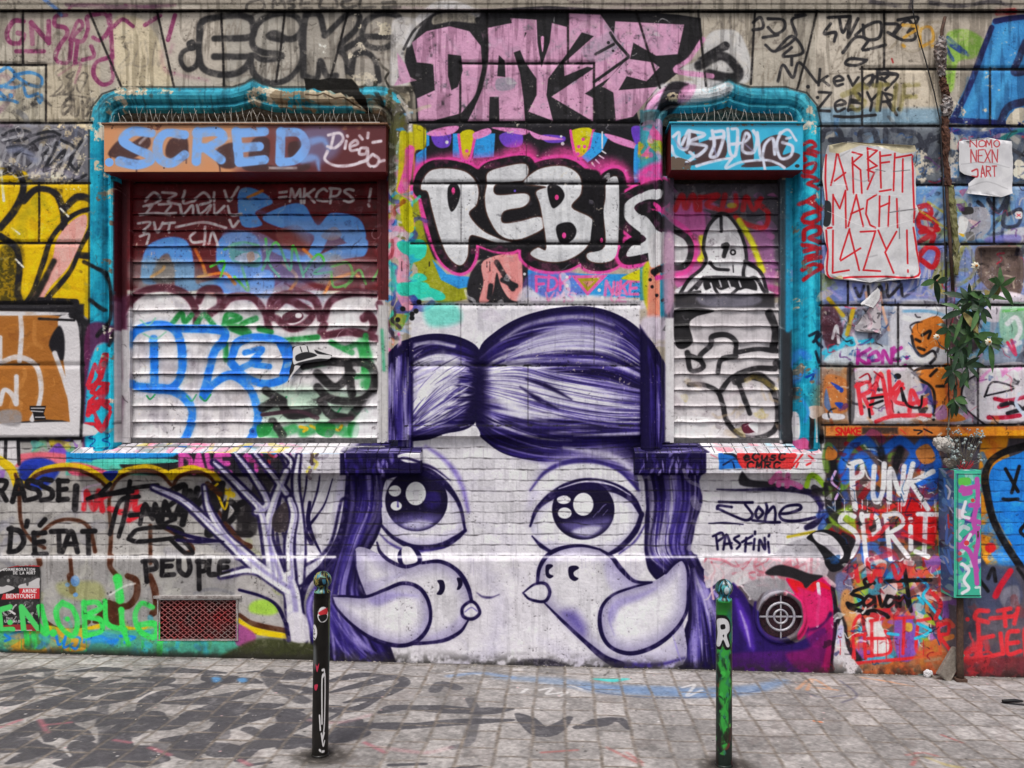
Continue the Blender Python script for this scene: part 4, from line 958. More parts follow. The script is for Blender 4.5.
S(14, '#1f1c20', "105,510 115,560 150,550 140,520 170,490 175,465 215,460 240,480 240,510|240,510 300,500 355,505|190,565 200,530 240,520|110,600 150,600 190,620 205,660 215,700 250,740 300,748 345,730 358,690 350,630 320,590 270,575|200,615 230,580 290,555 350,555|250,600 265,640 280,680|105,515 140,530", soft=4)
S(22, '#1f1c20', "240,590 300,575 340,600|355,540 385,560 400,600 395,660 370,720|335,400 352,450 345,500", soft=5)
scrib(675, 375, 780, 440, 40, ['#b9a58a', '#8f8689', '#c9b04a', '#d6d2d3', '#a79aa0', '#cfcacb'], (2, 6), 92, .5, 16, .3, .4)
z(650, 170, 2.794)
F('#d5d1d2', "70,690 200,700 190,745 70,748", 5, .9); F('#5a1f33', "258,712 290,708 295,730 265,735", 2); F('#d9d6d8', "275,712 300,705 300,735", 2)
E('#d9d6d8', 190, 716, 2.5); E('#d9d6d8', 237, 716, 2.5); E('#d9d6d8', 190, 735, 2.5)
F('#d6a3c8', "0,135 60,140 110,180 125,230 90,290 40,300 0,290", 2, 0)
S(12, '#de4f98', "15,95 60,135 110,175 130,225 105,280 60,295 20,300", soft=4); F('#c9c6c8', "0,185 60,175 105,205 95,265 40,260 0,270", 3); S(18, '#1d1b1f', "15,120 60,160 105,190 115,230 95,268 40,272 10,285", soft=4)
z()
RC('#5a4b5e', 664, 180, 674, 320, 3, .75); RC('#d0ccce', 665, 318, 674, 442, 3); F('#c8a0b8', "664,240 674,240 674,300 664,310", 4, .7)
RC('#3c4a52', 780, 180, 790, 440, 2); RC('#2b2a2e', 782, 330, 792, 442, 4, .8); S(5, '#2b8fb0', "788,180 788,330", soft=3)
# --- sill fronts
RC('#2b8ac0', 66, 452, 350, 464, 2); RC('#59b3a0', 66, 462, 200, 475, 3); F('#d85f7d', "70,463 90,465 110,474 72,475", 3); F('#2f86c8', "104,453 160,454 160,462 104,462", 2)
F('#26242a', "168,458 185,453 250,452 300,460 300,475 150,475 120,462", 3); F('#5fbfae', "100,459 170,459 170,463 100,464", 1)
RC('#c9c4cb', 285, 452, 345, 475, 6); scrib(270, 453, 320, 473, 12, ['#d9c94a', '#d86aa8', '#3b2b33', '#9a93a0'], (2, 5), 94, .8, 12)
TX('DAVE', 181, 455, 17, 10, 5, '#d05aa5', .3, soft=2); TX('IT', 245, 456, 15, 9, 4.5, '#c85aa0', .4, soft=2); S(4, '#d05aa5', "240,458 258,456", a=.8)
scrib(255, 452, 275, 474, 8, ['#3a2b30', '#d03a3a', '#c94a8a'], (2, 4), 95, .9, 8)
RC(HD, 340, 450, 422, 475, 2); strands("344,452 346,475", "394,452 396,475", 30, lambda q, u, r: HM if r.random() < .7 else HL, (1, 4), 96, .8)
F('#cfcbd2', "398,455 420,452 420,462 405,462", 2); S(2.4, HD, "392,466 402,458 420,462", soft=2)
z(130, 440, 3.2)
for w, q in BR:
    if min(float(t.split(',')[1]) for t in q.split()) < 115:
        S([x * .86 + 16 for x in w], HD, q, soft=8); S([x * .86 for x in w], '#d9d6dc', q, soft=7)
S([4, 10, 14], HD, "330,40 350,80 370,110|470,40 490,70 500,100|410,45 440,85", soft=6, a=.9)
z()
RC('#cbc7cc', 706, 452, 822, 475, 2); RC(HD, 634, 452, 706, 475, 2); strands("638,452 638,475", "702,452 702,475", 40, lambda q, u, r: HM if r.random() < .6 else HL, (1, 4), 97, .8)
z(690, 440, 4.8)
F('#2f6fb8', "140,60 200,60 245,100 255,150 150,150 140,110", 5); S(14, BK, "165,60 215,75 250,120 290,190", soft=5); S(8, '#1f2a4a', "160,120 200,100 215,140", soft=4)
F('#c83a3c', "230,55 360,55 500,60 500,100 460,145 270,148", 6, .95, tex=.08); TX('ecusc', 258, 62, 34, 28, 9, BK, .5, .1); TX('cMRC', 275, 105, 34, 28, 9, BK, .5, .1)
S(9, '#d83a3f', "480,140 540,70|510,75 490,110|570,75 590,90|510,130 520,110|560,120 580,110", soft=4); S(6, '#c85a6a', "560,60 600,70|550,100 600,100|100,70 130,85", a=.6)
# --- 'jone / pas fini' field
F('#d0ccd1', "90,150 600,150 640,230 600,540 60,560 20,450 60,300", 10, .95); scrib(700, 480, 830, 555, 50, ['#d6d3d7', '#bdb9c1', '#c9c5cb'], (3, 8), 98, .5, 20)
z(690, 440, 4.8)
F('#26242a', "250,150 290,190 380,200 440,225 360,230 240,215", 10, .9)
S([6, 12, 20, 30, 34, 28], '#231c3c', "130,237 250,240 400,235 520,240 590,260 630,310|630,310 640,360 600,400 560,420", soft=9); S(16, '#2a2150', "600,260 625,320 615,370", soft=10)
JN = '#170f36'
S(14, JN, "140,297 230,300 300,300|130,330 140,315 200,322|135,330 200,360 270,385 300,360 265,310|330,320 315,350 325,375 350,350 330,322|360,385 370,330 365,305|372,350 400,320 410,350 408,385|430,355 480,350 530,330 520,312 460,320 430,355 450,385 520,388 600,372|300,385 380,395 430,395", soft=4)
S([4, 10, 5], JN, "90,400 170,398 255,405", soft=5)
S(12, JN, "125,460 133,525|110,462 150,445 160,465 135,485|160,525 175,455 200,520|165,500 200,495|235,460 212,475 240,500 225,522|270,470 265,535|250,490 300,460 |265,500 295,495|310,475 305,525|312,440 312,452|330,530 335,480 360,525 358,470|375,490 380,540|380,455 378,462", soft=4)
S(26, '#dd6fa8', "390,200 430,160 425,215|440,190 500,210 530,225|470,170 465,220", soft=8, a=.9, tex=.1); S(24, '#9cc83c', "560,220 575,175 610,180 660,240", soft=8)
S(12, '#a9982c', "470,465 520,455 600,440", soft=10)
hood()
z()
use(WALL)
# --- lower left: brown bubble outline, protest words
z(0, 430, 2.926)
for q in ("0,92 30,120 50,170", "75,150 120,118 190,104 250,112 300,140 320,155", "320,150 360,122 430,108 480,122 500,135", "500,140 560,118 620,128 640,150", "640,170 680,190"):
    S(17, '#c9a81e', q, soft=4)
S(17, '#d1b022', "0,85 30,105 48,140 60,185|500,125 560,112 600,125", soft=4)
F('#23337f', "60,108 110,104 90,130 70,150|300,125 345,120 325,150", 4)
BRN = '#4a2a1c'
S(11, BRN, "45,130 55,170 62,270 90,320 130,345|75,165 110,130 170,115 230,118 280,140 310,165|110,310 160,270 215,262 260,285 278,355|320,380 325,300 320,200 350,140 420,118 470,130 500,160|440,390 440,280|500,190 520,140 570,122 610,135 630,165 620,200|640,240 700,330 720,355|540,360 565,350 540,320 470,280", soft=5)
z(0, 550, 6.98)
S(28, BRN, "265,55 275,100|490,50 500,180 505,290|320,500 390,545 470,560 560,540 620,500", soft=8)
z(0, 384, 4)
S(20, BRN, "155,690 160,720|445,690 440,730 470,770", soft=6)
z(0, 576, 4)
S(26, BRN, "510,0 545,20 545,80 510,120 460,115 435,110|600,0 620,60 625,130 610,150|435,110 430,150 470,200|280,0 290,60|460,120 465,210", soft=6); F(BRN, "430,110 465,120 480,170 470,215 445,215 450,170 400,190 370,180", 4)
S(16, '#c7a51e', "190,205 260,218 330,215 400,200|480,205 560,215 610,200", soft=4)
F('#8f9150', "330,20 400,30 420,90 350,100 250,80 230,30", 26, .5); E('#5f8ac2', 300, 20, 18, 22, 8, .8); E('#5f8ac2', 302, 75, 10, 9, 4, .8); E('#5f8ac2', 270, 35, 10, 9, 4, .6)
# bottom strip
RC('#4f9a86', -520, 215, 960, 330, 10, .95); F('#c9963a', "60,230 330,215 330,300 40,300", 10, .95); F('#3f7f52', "120,240 200,230 180,290 100,290", 10, .8)
scrib(-128, 632, 240, 655, 60, ['#4f9a86', '#3f9fb8', '#63b07a', '#3f7fc0', '#5a8f6a'], (3, 7), 101, .6, 18, .2, .3)
z(0, 576, 4)
S(10, '#2f7fd0', "20,235 40,250 20,260|225,240 235,275 255,260 265,235 255,285 290,270|280,240 320,250 305,290 280,280|345,255 400,240 440,262 470,255|340,235 335,265|480,240 540,245 500,265", soft=4)
S(24, '#2f7fd0', "350,262 400,255 460,262", soft=12, a=.7)
LG = '#46c25e'
S(22, LG, "-40,130 0,125 10,210 -30,215|50,120 5,140 10,205 60,210|95,120 110,270|100,125 185,230 165,120|250,105 225,140 240,200 290,240 310,190 290,130 250,108|335,105 340,235|335,110 385,105 400,130 345,160 400,175 405,220 340,240|420,100 430,190 500,215|485,135 490,200 515,275|610,125 565,110 540,160 560,220 610,245 630,220 615,190 560,195|630,195 640,255 635,330", soft=5)
S(34, LG, "470,10 475,40 480,95", soft=8); E(LG, 213, 228, 15); E(LG, 50, 182, 11); E(LG, 270, 172, 10); S(20, LG, "130,200 135,240 140,275", soft=10, a=.8); S(12, LG, "650,180 655,250 640,260|625,240 660,235", soft=4)
S(8, '#d5d0cd', "440,75 500,40 540,30", tex=.2, a=.6)
# protest lettering in black
z(0, 384, 4)
KB = '#181619'
S(20, KB, "-15,380 -10,465|-15,385 25,390 15,420 -10,430|5,430 25,465|50,470 75,385 100,465|60,440 95,435|150,395 115,385 110,410 150,425 155,450 110,465|205,385 170,382 165,405 205,425 205,455 165,465|235,385 235,465|232,388 270,388|235,425 265,420|232,463 270,460", soft=5, sm=True)
S(26, KB, "305,410 300,500", soft=7)
S(20, KB, "45,575 38,670|35,580 80,590 95,630 70,665 35,672|110,548 105,570|180,542 160,565|135,595 140,680|135,598 180,595|138,635 175,630|135,682 185,680|205,590 265,588|235,590 238,670|250,672 285,590 310,672|262,640 305,640|330,590 380,588|352,590 355,680", soft=5)
z(0, 384, 4)
S(20, KB, "580,705 585,768 588,790|570,710 615,705 625,735 590,745|650,700 648,765|650,703 690,700|650,730 685,728|650,765 695,762|715,700 718,745 745,765 760,740 755,700|795,705 797,820|790,710 825,715 820,745 797,750|838,700 836,757 862,762|912,708 882,712 880,760 914,758|884,735 908,733", soft=4)
# black scrawl over the brown outline and red tag
S(22, '#c8303c', "335,500 345,430 375,500 395,430|410,505 405,460 440,440|440,500 500,510 530,440|545,430 540,500 570,490|515,545 560,520", soft=9, tex=.15)
S(9, '#c9b3c4', "330,470 335,420 400,400", soft=5)
S(18, KB, "350,460 400,445 530,430|400,440 440,400|475,610 500,520 520,390|440,440 540,415 630,405|555,450 480,470 440,600|560,560 580,480 610,540 620,480 640,550|570,500 650,500 700,470|520,525 600,520 700,525|520,610 560,580 700,575 720,610 560,630 515,620|700,590 770,670 740,675 680,620|650,545 660,470 690,540 720,480|620,500 640,560 700,540", soft=5)
z(0, 384, 4)
S(26, KB, "680,430 740,410 720,520|760,430 730,560|790,420 770,500 830,430|845,440 890,400 850,470 880,460|870,480 830,600 900,560|905,480 900,560 950,510 920,470 900,490|960,480 1000,470 980,560 1024,500|960,540 1020,540|1000,440 980,580|930,600 1000,600", soft=7)
F('#231f22', "840,400 880,390 900,420 880,500 840,470", 8, .9); F('#2a2628', "960,500 1024,480 1024,600 950,600", 14, .8, tex=.15)
S(9, '#c9a81e', "870,440 900,500 920,420|845,420 870,400", soft=4); S(22, BRN, "900,560 960,630 1000,650|830,400 880,440", soft=6)
z(256, 384, 4)
F('#2a2628', "0,370 80,370 60,420 20,480 -20,480", 10, .85)
# redo the tree on top of the scrawl
z(130, 440, 3.2)
for w, q in BR[:9]:
    S([x * .86 + 16 for x in w], HD, q, soft=8)
for w, q in BR[:9] + BR[11:12]:
    S([x * .86 for x in w], '#d9d6dc', q, soft=7)
for w, q in BR[:9]:
    P = pp(q) * 3.2 - np.array([130, 440]) * 3.2 + np.array([5, 2])
    S([x * .28 for x in w], '#6d639c', [P], soft=9, a=.55)
F('#3c3438', "458,240 500,200 505,285 460,290", 5, .9, tex=.2)
S([10, 12, 6], HD, "120,280 180,305 240,318 300,325|150,320 220,325 290,322", soft=4, a=.9)
# by the grille
F('#a9a4a2', "345,440 420,445 480,520 500,600 420,590 345,560", 14, .85); F('#96bd4a', "390,520 440,510 480,540 450,560 385,550", 14, .9)
S([12, 18, 14], '#4a2a1c', "350,560 400,590 500,610", soft=5); S([10, 20, 16], '#d3b51f', "345,575 400,610 500,628", soft=5); F('#8f4a7a', "340,590 400,620 390,660 340,655", 10, .9)
F('#3c3f26', "350,660 420,635 500,640 590,655 600,705 300,705", 16, .95, tex=.1); S([8, 12], HD, "350,480 420,500 470,530 500,590", soft=4)
F('#cfcad0', "510,560 560,560 572,640 515,640", 10, .9); S(14, HD, "500,590 508,640", soft=6)
S(14, '#c9c6c5', "90,505 350,503", soft=6)
# highlight painted along the plinth nosing, and black foot of the wall
z()
S([2.5, 3, 2.5], '#d5d2d3', "-120,557 100,557 335,557", soft=2, a=.8); S(2.5, '#dedbe0', "390,557 560,557 700,557 815,557", soft=2, a=.7)
S([5, 8, 6], '#26241f', "-120,654 0,653 120,656 250,659 330,662", soft=6, a=.8, tex=.15); S([4, 5, 6], '#26242a', "330,663 480,668 600,671 700,672", soft=5, a=.7, tex=.25); S(7, '#2a2526', "700,672 850,674 1150,684", soft=6, a=.6, tex=.2)
# --- right end: blue faces, orange figure, tags
OR = '#c97a3a'
F('#8f6a4a', "822,366 870,366 940,380 940,430 822,430", 14, .6)
F('#c9c6cc', "895,306 946,306 946,364 895,364", 4, .9); F('#c7c3c8', "855,380 898,380 910,425 852,425", 6, .9)
z(820, 280, 4.8)
S(26, '#e0dde2', "400,180 470,190 560,140|420,330 480,390 540,360", soft=10); S(14, '#7ea7c7', "400,150 520,150 600,170", soft=10, tex=.2)
F(OR, "440,270 450,220 500,190 570,175 610,240 600,330 550,320 500,360 470,340", 5); F(OR, "440,450 480,420 560,420 620,400 640,480 620,600 700,670 560,670 540,560 480,520", 6); S(14, BK, "440,270 455,330 490,365 540,340 555,370 530,400|440,450 480,425 540,420", soft=5)
S(14, '#221e1c', "490,265 530,245 520,280|460,285 480,295|470,325 500,335|440,440 430,420 470,470 530,510 550,560 545,670|560,430 530,460|560,510 620,510", soft=6)
F('#2a3f86', "470,500 530,520 545,640 520,600", 8, .8); F('#9a78b0', "555,620 600,600 610,660 560,670", 10, .8); F('#b5603a', "600,480 660,470 680,600 620,620", 16, .8)
F('#3a2422', "590,200 700,180 760,330 640,340", 20, .7)
# cyan cloud, KENE, RATCA
S(22, '#43aecb', "20,350 60,320 90,330 130,290 180,300 250,290|30,380 50,340", soft=7, tex=.1); F('#c6cfd6', "100,330 250,310 390,330 380,400 30,400", 14, .85); E('#43aecb', 150, 295, 30, 24, 6); E('#2a5f70', 152, 300, 9)
S(17, '#a83a8c', "185,325 180,400|240,330 185,370 235,410|240,390 285,380 270,345 235,370 245,415 300,410|300,420 305,340 340,400 345,330|355,325 350,380 380,385|350,350 390,325|200,420 380,430 410,410", soft=5); E('#a83a8c', 417, 373, 10); E('#a83a8c', 170, 435, 10)
F('#c3bdc2', "165,430 420,420 500,540 520,650 180,655", 14, .9); scrib(858, 372, 926, 418, 26, ['#232126', '#d6d2d6', '#c98a50', '#8a6aa0', '#3a3640'], (1, 3), 431, .85, 12, .2, .3); z(820, 280, 4.8); F('#b5713f', "20,470 90,460 140,500 150,600 110,640 30,640", 14, .8); F('#2a4a9a', "50,490 110,520 100,540|70,590 110,590 100,620", 5); F('#cfcbd0', "20,640 110,645 110,668 20,668", 4); F(BK, "130,420 165,420 165,660 135,660", 8, .6); F('#3f6fae', "30,520 50,600 60,640 20,600", 6, .7)
S(20, '#e0404c', "180,500 200,640|175,510 230,490 240,530 190,560|210,560 250,640|240,620 290,450 330,640|260,560 320,550|330,440 345,640|380,490 335,550 400,520|395,500 360,580 440,600|430,630 440,530 480,600 510,590|420,600 510,575|270,680 340,655 420,650 530,650", soft=5)
S(12, KB, "235,620 240,660|240,600 300,580|370,455 380,465|400,580 390,520 420,600 480,610 490,560|230,570 300,560", soft=4); S(8, '#8f1f2c', "190,470 230,450 240,490 200,490|250,510 270,490 280,510|260,440 300,470", soft=3)
E(BK, 372, 462, 18, 14, 4)
# far right blocks
z(768, 192, 4)
F('#6b5c56', "830,230 880,215 1010,225 1010,410 900,400 840,330", 5, .97, tex=.1)
z(); scrib(978, 248, 1020, 296, 70, ['#7d6c66', '#574a46', '#8f7f78', '#4a3f3d', '#6a5a58'], (1, 4), 111, .8, 8, .4, .6)
z(820, 280, 4.8)
F('#c9bfc8', "780,180 860,60 1000,80 1000,130 880,140 860,200", 10, .9, tex=.1); F('#8fb59a', "870,130 1000,120 1000,260 880,300", 10, .8); S(22, '#d6d3da', "900,210 940,180 960,250 900,340|890,330 960,300", soft=8); S(14, '#c93a5a', "900,300 940,360 920,290", soft=6); S(12, '#6fae6a', "880,150 980,140", soft=8)
F('#d2ccd2', "780,420 1000,410 1000,660 800,680 690,600 700,480", 8, .9); S(24, '#d884b8', "770,480 840,430 900,470|860,470 960,420|890,430 880,480", soft=10, a=.7); S(20, '#dcd8de', "800,470 850,430 870,480 930,440 950,480", soft=7)
S(9, '#232026', "790,560 830,490 930,520 800,555|690,600 680,540 700,490 760,450|690,610 760,670 830,720", soft=3); S(20, '#a0203c', "840,570 900,580 990,560|810,660 880,660 960,650|860,610 900,600", soft=6); S(20, '#232026', "870,600 920,590 960,610|900,640 970,620 1000,600", soft=6); S(16, '#b8c4d8', "960,540 940,590 980,650", soft=5); F('#57525a', "700,500 760,460 750,540 740,600 700,560", 12, .7, tex=.3)
# ledge (orange band) and dark under it
z()
RC('#b9743c', 826, 425, 1160, 437, 1.5); F('#d18a25', "975,432 1024,430 1160,430 1160,440 975,437", 2); scrib(826, 426, 975, 436, 20, ['#c98a5a', '#a8623a', '#8f4a2c', '#c27a48'], (2, 4), 112, .7, 14, .2, .4)
TX('SNAKE', 836, 428, 7, 4, 1.6, '#b82a25', .3); RC('#2a2628', 862, 427, 898, 434, 3, .85, .1); S(1.6, BK, "914,430 922,431 918,434|924,429 932,433"); S(1.2, '#c84a35', "900,429 906,434")
# PUNK SPIRIT wall
RC('#5c4a48', 826, 437, 944, 560, 4, .9)
scrib(828, 438, 940, 560, 120, ['#2b4f9a', '#3b3238', '#a3622f', '#8c1f26', '#1e1c22', '#3d6fb8', '#6b8f35', '#7d3a55'], (3, 9), 113, .9, 22, .1, .4)
S(8, '#2f68c0', "840,470 850,448 865,440 880,452 900,440 920,455 935,445|845,480 862,455 875,478|905,470 925,440 938,470 915,485", soft=3); S(8, '#1c1b20', "832,455 840,520|880,450 890,480 900,450", soft=4)
z(768, 384, 4)
F('#b51d22', "520,480 600,460 670,520 660,640 570,600 530,560", 10); F('#c9803f', "240,250 275,270 270,300 230,300|590,270 640,240 670,300 620,320", 6, .9); F('#9cc23e', "250,520 330,500 350,600 260,560", 14, .7); S(10, '#c7a5d2', "270,350 255,390 285,420|280,440 270,460", soft=4)
S([14, 34, 22], BK, "230,400 250,500 300,560|300,600 340,640 330,700|200,600 300,640", soft=10)
S(21, '#dedbe0', "335,320 340,430 350,500|325,325 370,310 375,360 345,380|425,330 420,440 440,470 460,420 465,320|485,470 490,340 530,440 545,330|580,320 540,480|660,350 560,400|570,390 640,500", soft=5)
z(768, 384, 4)
S(19, '#dedbe0', "345,530 310,515 290,550 345,590 360,630 330,690 300,650|375,520 395,720|375,530 430,530 440,590 385,610|470,520 490,700|465,525 520,520 540,560 480,600|490,600 560,690|570,540 572,545|570,570 572,660|600,520 685,522|630,525 625,680|590,670 640,690", soft=5)
S(16, '#d23038', "370,490 450,510 520,480|480,560 420,620 400,590|540,600 660,640|420,500 410,560", soft=6, a=.8)
z(768, 576, 4)
scrib(830, 560, 944, 672, 170, ['#c4323c', '#8a5aa8', '#c9763a', '#3aa6c4', '#a03040', '#5a3a3a', '#d05a4a', '#9ab53c', '#d8c9c8'], (3, 8), 114, .85, 20, .1, .4)
RC('#5d5a70', 826, 560, 850, 640, 8, .5); 
z(768, 576, 4)
F('#6a6f95', "270,0 330,0 340,120 290,150", 14, .8); F('#c98a50', "300,60 340,80 360,260 320,250 290,150", 14, .8); S(30, BK, "275,140 300,200 310,260 360,330", soft=10); F('#e0d5d3', "390,170 440,180 490,280 470,320 420,310 400,240", 6, .95); F('#7d57a8', "510,170 580,180 600,320 520,330", 10, .9); F('#d0a83a', "545,190 575,190 575,220 550,220", 4, .8)
S(13, '#cf363e', "345,330 340,220 355,170 380,175 390,330|345,240 390,230|410,180 460,170|415,180 415,320|400,250 470,250|400,320 480,310 490,270 470,220|510,170 580,165|545,170 540,310|600,180 595,300 650,290|600,180 650,170|600,240 640,230|680,190 690,310|680,200 720,190 720,230 690,240 730,300|350,350 450,340 560,330 680,310", soft=5)
S(12, '#3fb4d6', "600,10 640,40 620,80 650,120 690,170|620,110 600,80|600,190 650,220 590,250|480,230 520,235|630,340 690,330|520,375 525,380|585,372 590,378", soft=4)
S(14, KB, "425,28 405,10 385,18 395,38 412,30|400,42 350,58 335,72 372,84 382,100 350,118 318,108", soft=3); S(14, KB, "425,88 400,80 382,104 392,122 420,104 426,86 430,122|445,82 456,122 478,80|508,88 484,82 470,106 480,122 504,104 510,86 514,122|524,84 528,122 530,98 546,82 556,98 560,122", soft=3); S(16, KB, "470,22 540,18 650,16|545,-40 556,40 572,140|318,110 330,128 372,140 400,150|380,150 420,138 465,152 480,164", soft=4)
S(18, '#c4323c', "350,-40 360,20|400,-50 410,20 440,-30 450,20|500,-40 520,10 550,-50|650,60 690,110 670,170", soft=6, a=.9)
F('#b5683f', "620,260 700,280 720,380 400,395 380,350 560,345", 16, .8, tex=.1)
hood()
# blue round head on the far right and red tag
z(768, 384, 4)
F('#3a4258', "860,560 1536,560 1536,800 800,800", 20, .9); F('#c9862a', "855,200 960,195 930,330 900,420 940,560 1000,700 860,700", 10, .97); scrib(985, 435, 1000, 560, 24, ['#d39a3a', '#b86a2a', '#c47a35'], (3, 7), 115, .7, 14)
z(768, 384, 4)
F('#2c7fd0', "1300,190 1000,280 900,330 885,420 920,540 980,650 1040,740 1300,800", 4); scrib(990, 470, 1060, 560, 50, ['#3a8ada', '#2470c0', '#3f94e2', '#2a78c8'], (3, 9), 116, .6, 24, .2)
z(768, 384, 4)
S(28, '#17161a', "1180,205 1040,245 950,270 890,310 868,370 875,430 900,540 950,640 1010,730 1060,800", soft=5); S(14, '#17161a', "950,340 1000,430|1005,330 975,435|940,460 960,463 1000,460|1030,560 1010,590 1040,620", soft=4)
E('#c92f30', 890, 655, 22, 20, 8)
F('#5a5560', "800,740 1100,760 1100,960 800,960", 20, .8)
z(768, 576, 4)
F('#4a4f66', "790,0 900,-40 1000,20 1000,120 800,160", 20, .9); F('#8a868e', "930,60 1000,40 1000,130 940,120", 14, .7); S(24, '#b8283c', "970,-20 930,40 910,80", soft=6); S(14, KB, "880,10 900,-30 910,20|850,20 880,60|1000,-30 1060,60", soft=5)
scrib(968, 600, 1150, 676, 60, ['#4f4c5c', '#6a6770', '#3c3a48', '#7d4a4e'], (3, 8), 117, .7, 22)
z(768, 576, 4)
RD2 = '#d84048'
S(17, RD2, "880,140 840,140 830,170 880,185|920,140 970,130|945,135 950,200|1000,130 985,190|840,190 850,310 870,340|850,250 900,240|850,330 940,310|930,230 940,310|1000,220 960,230 960,310 1010,300|960,270 1000,265|1030,320 1030,210 1090,310 1090,210|890,170 990,160", soft=6)
scrib(966, 645, 985, 672, 24, ['#d84048', '#c83a40', '#a83038'], (2, 6), 118, .85, 10); E(RD2, 798, 173, 9); E(RD2, 990, 155, 10)
z(768, 576, 4)
F('#7d3036', "800,330 1536,330 1536,410 800,410", 20, .7, tex=.15)
# black lettering over old coats around the torn paper
z(820, 280, 4.8)
S(14, '#34323a', "170,40 190,80 210,30|230,30 240,80 290,30 300,85|320,20 330,80 380,30|390,20 400,80 450,50", soft=6, tex=.25); S(14, '#9a93c0', "40,40 100,90|420,60 560,90", soft=10, a=.7); S(20, '#b59a30', "40,90 110,170|560,50 600,60|160,140 130,260", soft=8, tex=.2)
F('#4a2630', "10,130 70,130 110,250 40,330 10,250", 14, .8, tex=.15); S(14, '#c9c5ca', "60,280 80,220 90,300|160,260 190,330", soft=5, tex=.2); S(12, '#d9a58a', "290,60 300,130 330,240|230,120 220,60", soft=6, a=.8)
z(768, 192, 4)
S(20, '#a8242e', "605,60 640,55 650,90 610,85|605,100 660,110 670,150 610,140 600,110|610,160 680,150|605,200 660,170 650,220|600,260 640,220 680,240 660,300 610,270", soft=6); S(9, '#a99a3a', "600,70 720,150|640,40 700,80", soft=5, a=.7)
S(16, '#3a3d4a', "840,40 860,60 870,100|880,30 920,80 960,20 940,130 1000,130 1010,70 960,90", soft=4); F('#c9c6cc', "950,160 1030,140 1100,160 1100,200 960,200", 10, .9); F('#6d64b5', "880,180 1000,170 1000,205 880,205", 10, .6)
F('#9d9aa0', "780,80 860,60 890,100 880,160 800,190", 4, .9, tex=.1); F('#d8d5d4', "765,100 800,110 790,160 760,170", 3); F('#cbb2b4', "800,110 840,120 830,140", 2); F('#3a3838', "775,65 815,60 820,85 780,90", 2); F('#6a6866', "790,165 820,160 825,190 800,195", 2, .9); F('#d0a23a', "762,165 785,170 780,180", 2)
F('#d8d0d0', "990,80 1015,80 1015,105 990,105", 2); S(3, '#c83a4a', "996,88 1010,98|1010,88 996,98")
z()
# faint horizontal run-off, grime and old lettering on the cornice
S(1.2, '#6b6258', "-128,3 1152,4", a=.6, tex=.3); S([3, 5, 3], '#6a4a5c', "66,5 120,7 170,6", a=.7, tex=.3); S(4, '#47424a', "930,3 960,6 990,2 1010,5|910,8 912,0|870,2 900,6", a=.7, tex=.3)
S(3, '#5b4c50', "570,2 640,5 700,3", a=.5, tex=.4)
drips(832, 940, 500, 14, '#d0ccd2', 1); drips(830, 940, 640, 12, '#b83038', 2, (6, 20)); drips(340, 400, 500, 8, '#2d2166', 3); drips(10, 150, 640, 10, '#3fae56', 4, (4, 12)); drips(820, 1000, 250, 20, '#4a4e60', 5, (8, 30), .7, .5); drips(400, 640, 262, 14, '#1d1b1f', 6, (3, 9)); drips(0, 90, 300, 8, '#242226', 7, (4, 10)); drips(20, 400, 100, 16, '#6d655c', 8, (5, 22), .7, .45); drips(700, 1000, 60, 20, '#6d655c', 9, (6, 40), .7, .4); drips(0, 340, 556, 22, '#5d5855', 10, (6, 30), .7, .4); drips(350, 700, 558, 18, '#a39cb0', 11, (5, 26), .7, .5)
scrib(822, 126, 1140, 424, 330, ['#1f1d22', '#d6d3d8', '#3a3644', '#5a2f6a', '#2a4a7a', '#b5344a', '#c9b9a8', '#17161a'], (.6, 1.9), 401, .8, 11, .3, .25)
scrib(826, 437, 944, 670, 150, ['#17161a', '#d8d4da', '#2a2a55', '#7d1f2a', '#e0ddd8', '#1f4a7a'], (.6, 2), 402, .8, 10, .25, .2)
scrib(-120, 126, 86, 184, 90, ['#1f1d22', '#c9c5c4', '#3a3a44', '#8d8a90'], (.6, 1.8), 403, .8, 10, .3, .3); scrib(-120, 186, 88, 440, 60, ['#1f1d1a', '#d6d0bc', '#6a5a1a', '#3a3020'], (.5, 1.5), 404, .6, 8, .4, .4)
scrib(400, 12, 700, 300, 150, ['#1a191c', '#d6d2d6', '#77727e', '#3d3a40'], (.4, 1.3), 405, .65, 8, .4, .4); scrib(-120, 12, 420, 120, 130, ['#57504a', '#c9c0b0', '#7d746a', '#3d3935'], (.4, 1.4), 406, .55, 7, .4, .5); scrib(700, 12, 950, 122, 90, ['#57504a', '#d0c6b5', '#7d746a', '#3d3935'], (.4, 1.4), 407, .55, 7, .4, .5)
scrib(112, 183, 386, 440, 190, ['#2a2428', '#d9d5d6', '#8d868c', '#4a4048'], (.4, 1.6), 408, .5, 9, .4, .4); scrib(672, 183, 784, 440, 90, ['#2a2428', '#d9d5d6', '#8d868c', '#4a4048'], (.4, 1.6), 409, .5, 9, .4, .4); scrib(-120, 440, 340, 650, 140, ['#4a4644', '#c9c5c2', '#77726f', '#2d2a2a'], (.4, 1.5), 410, .5, 8, .4, .5)
SPRAY = 0.0
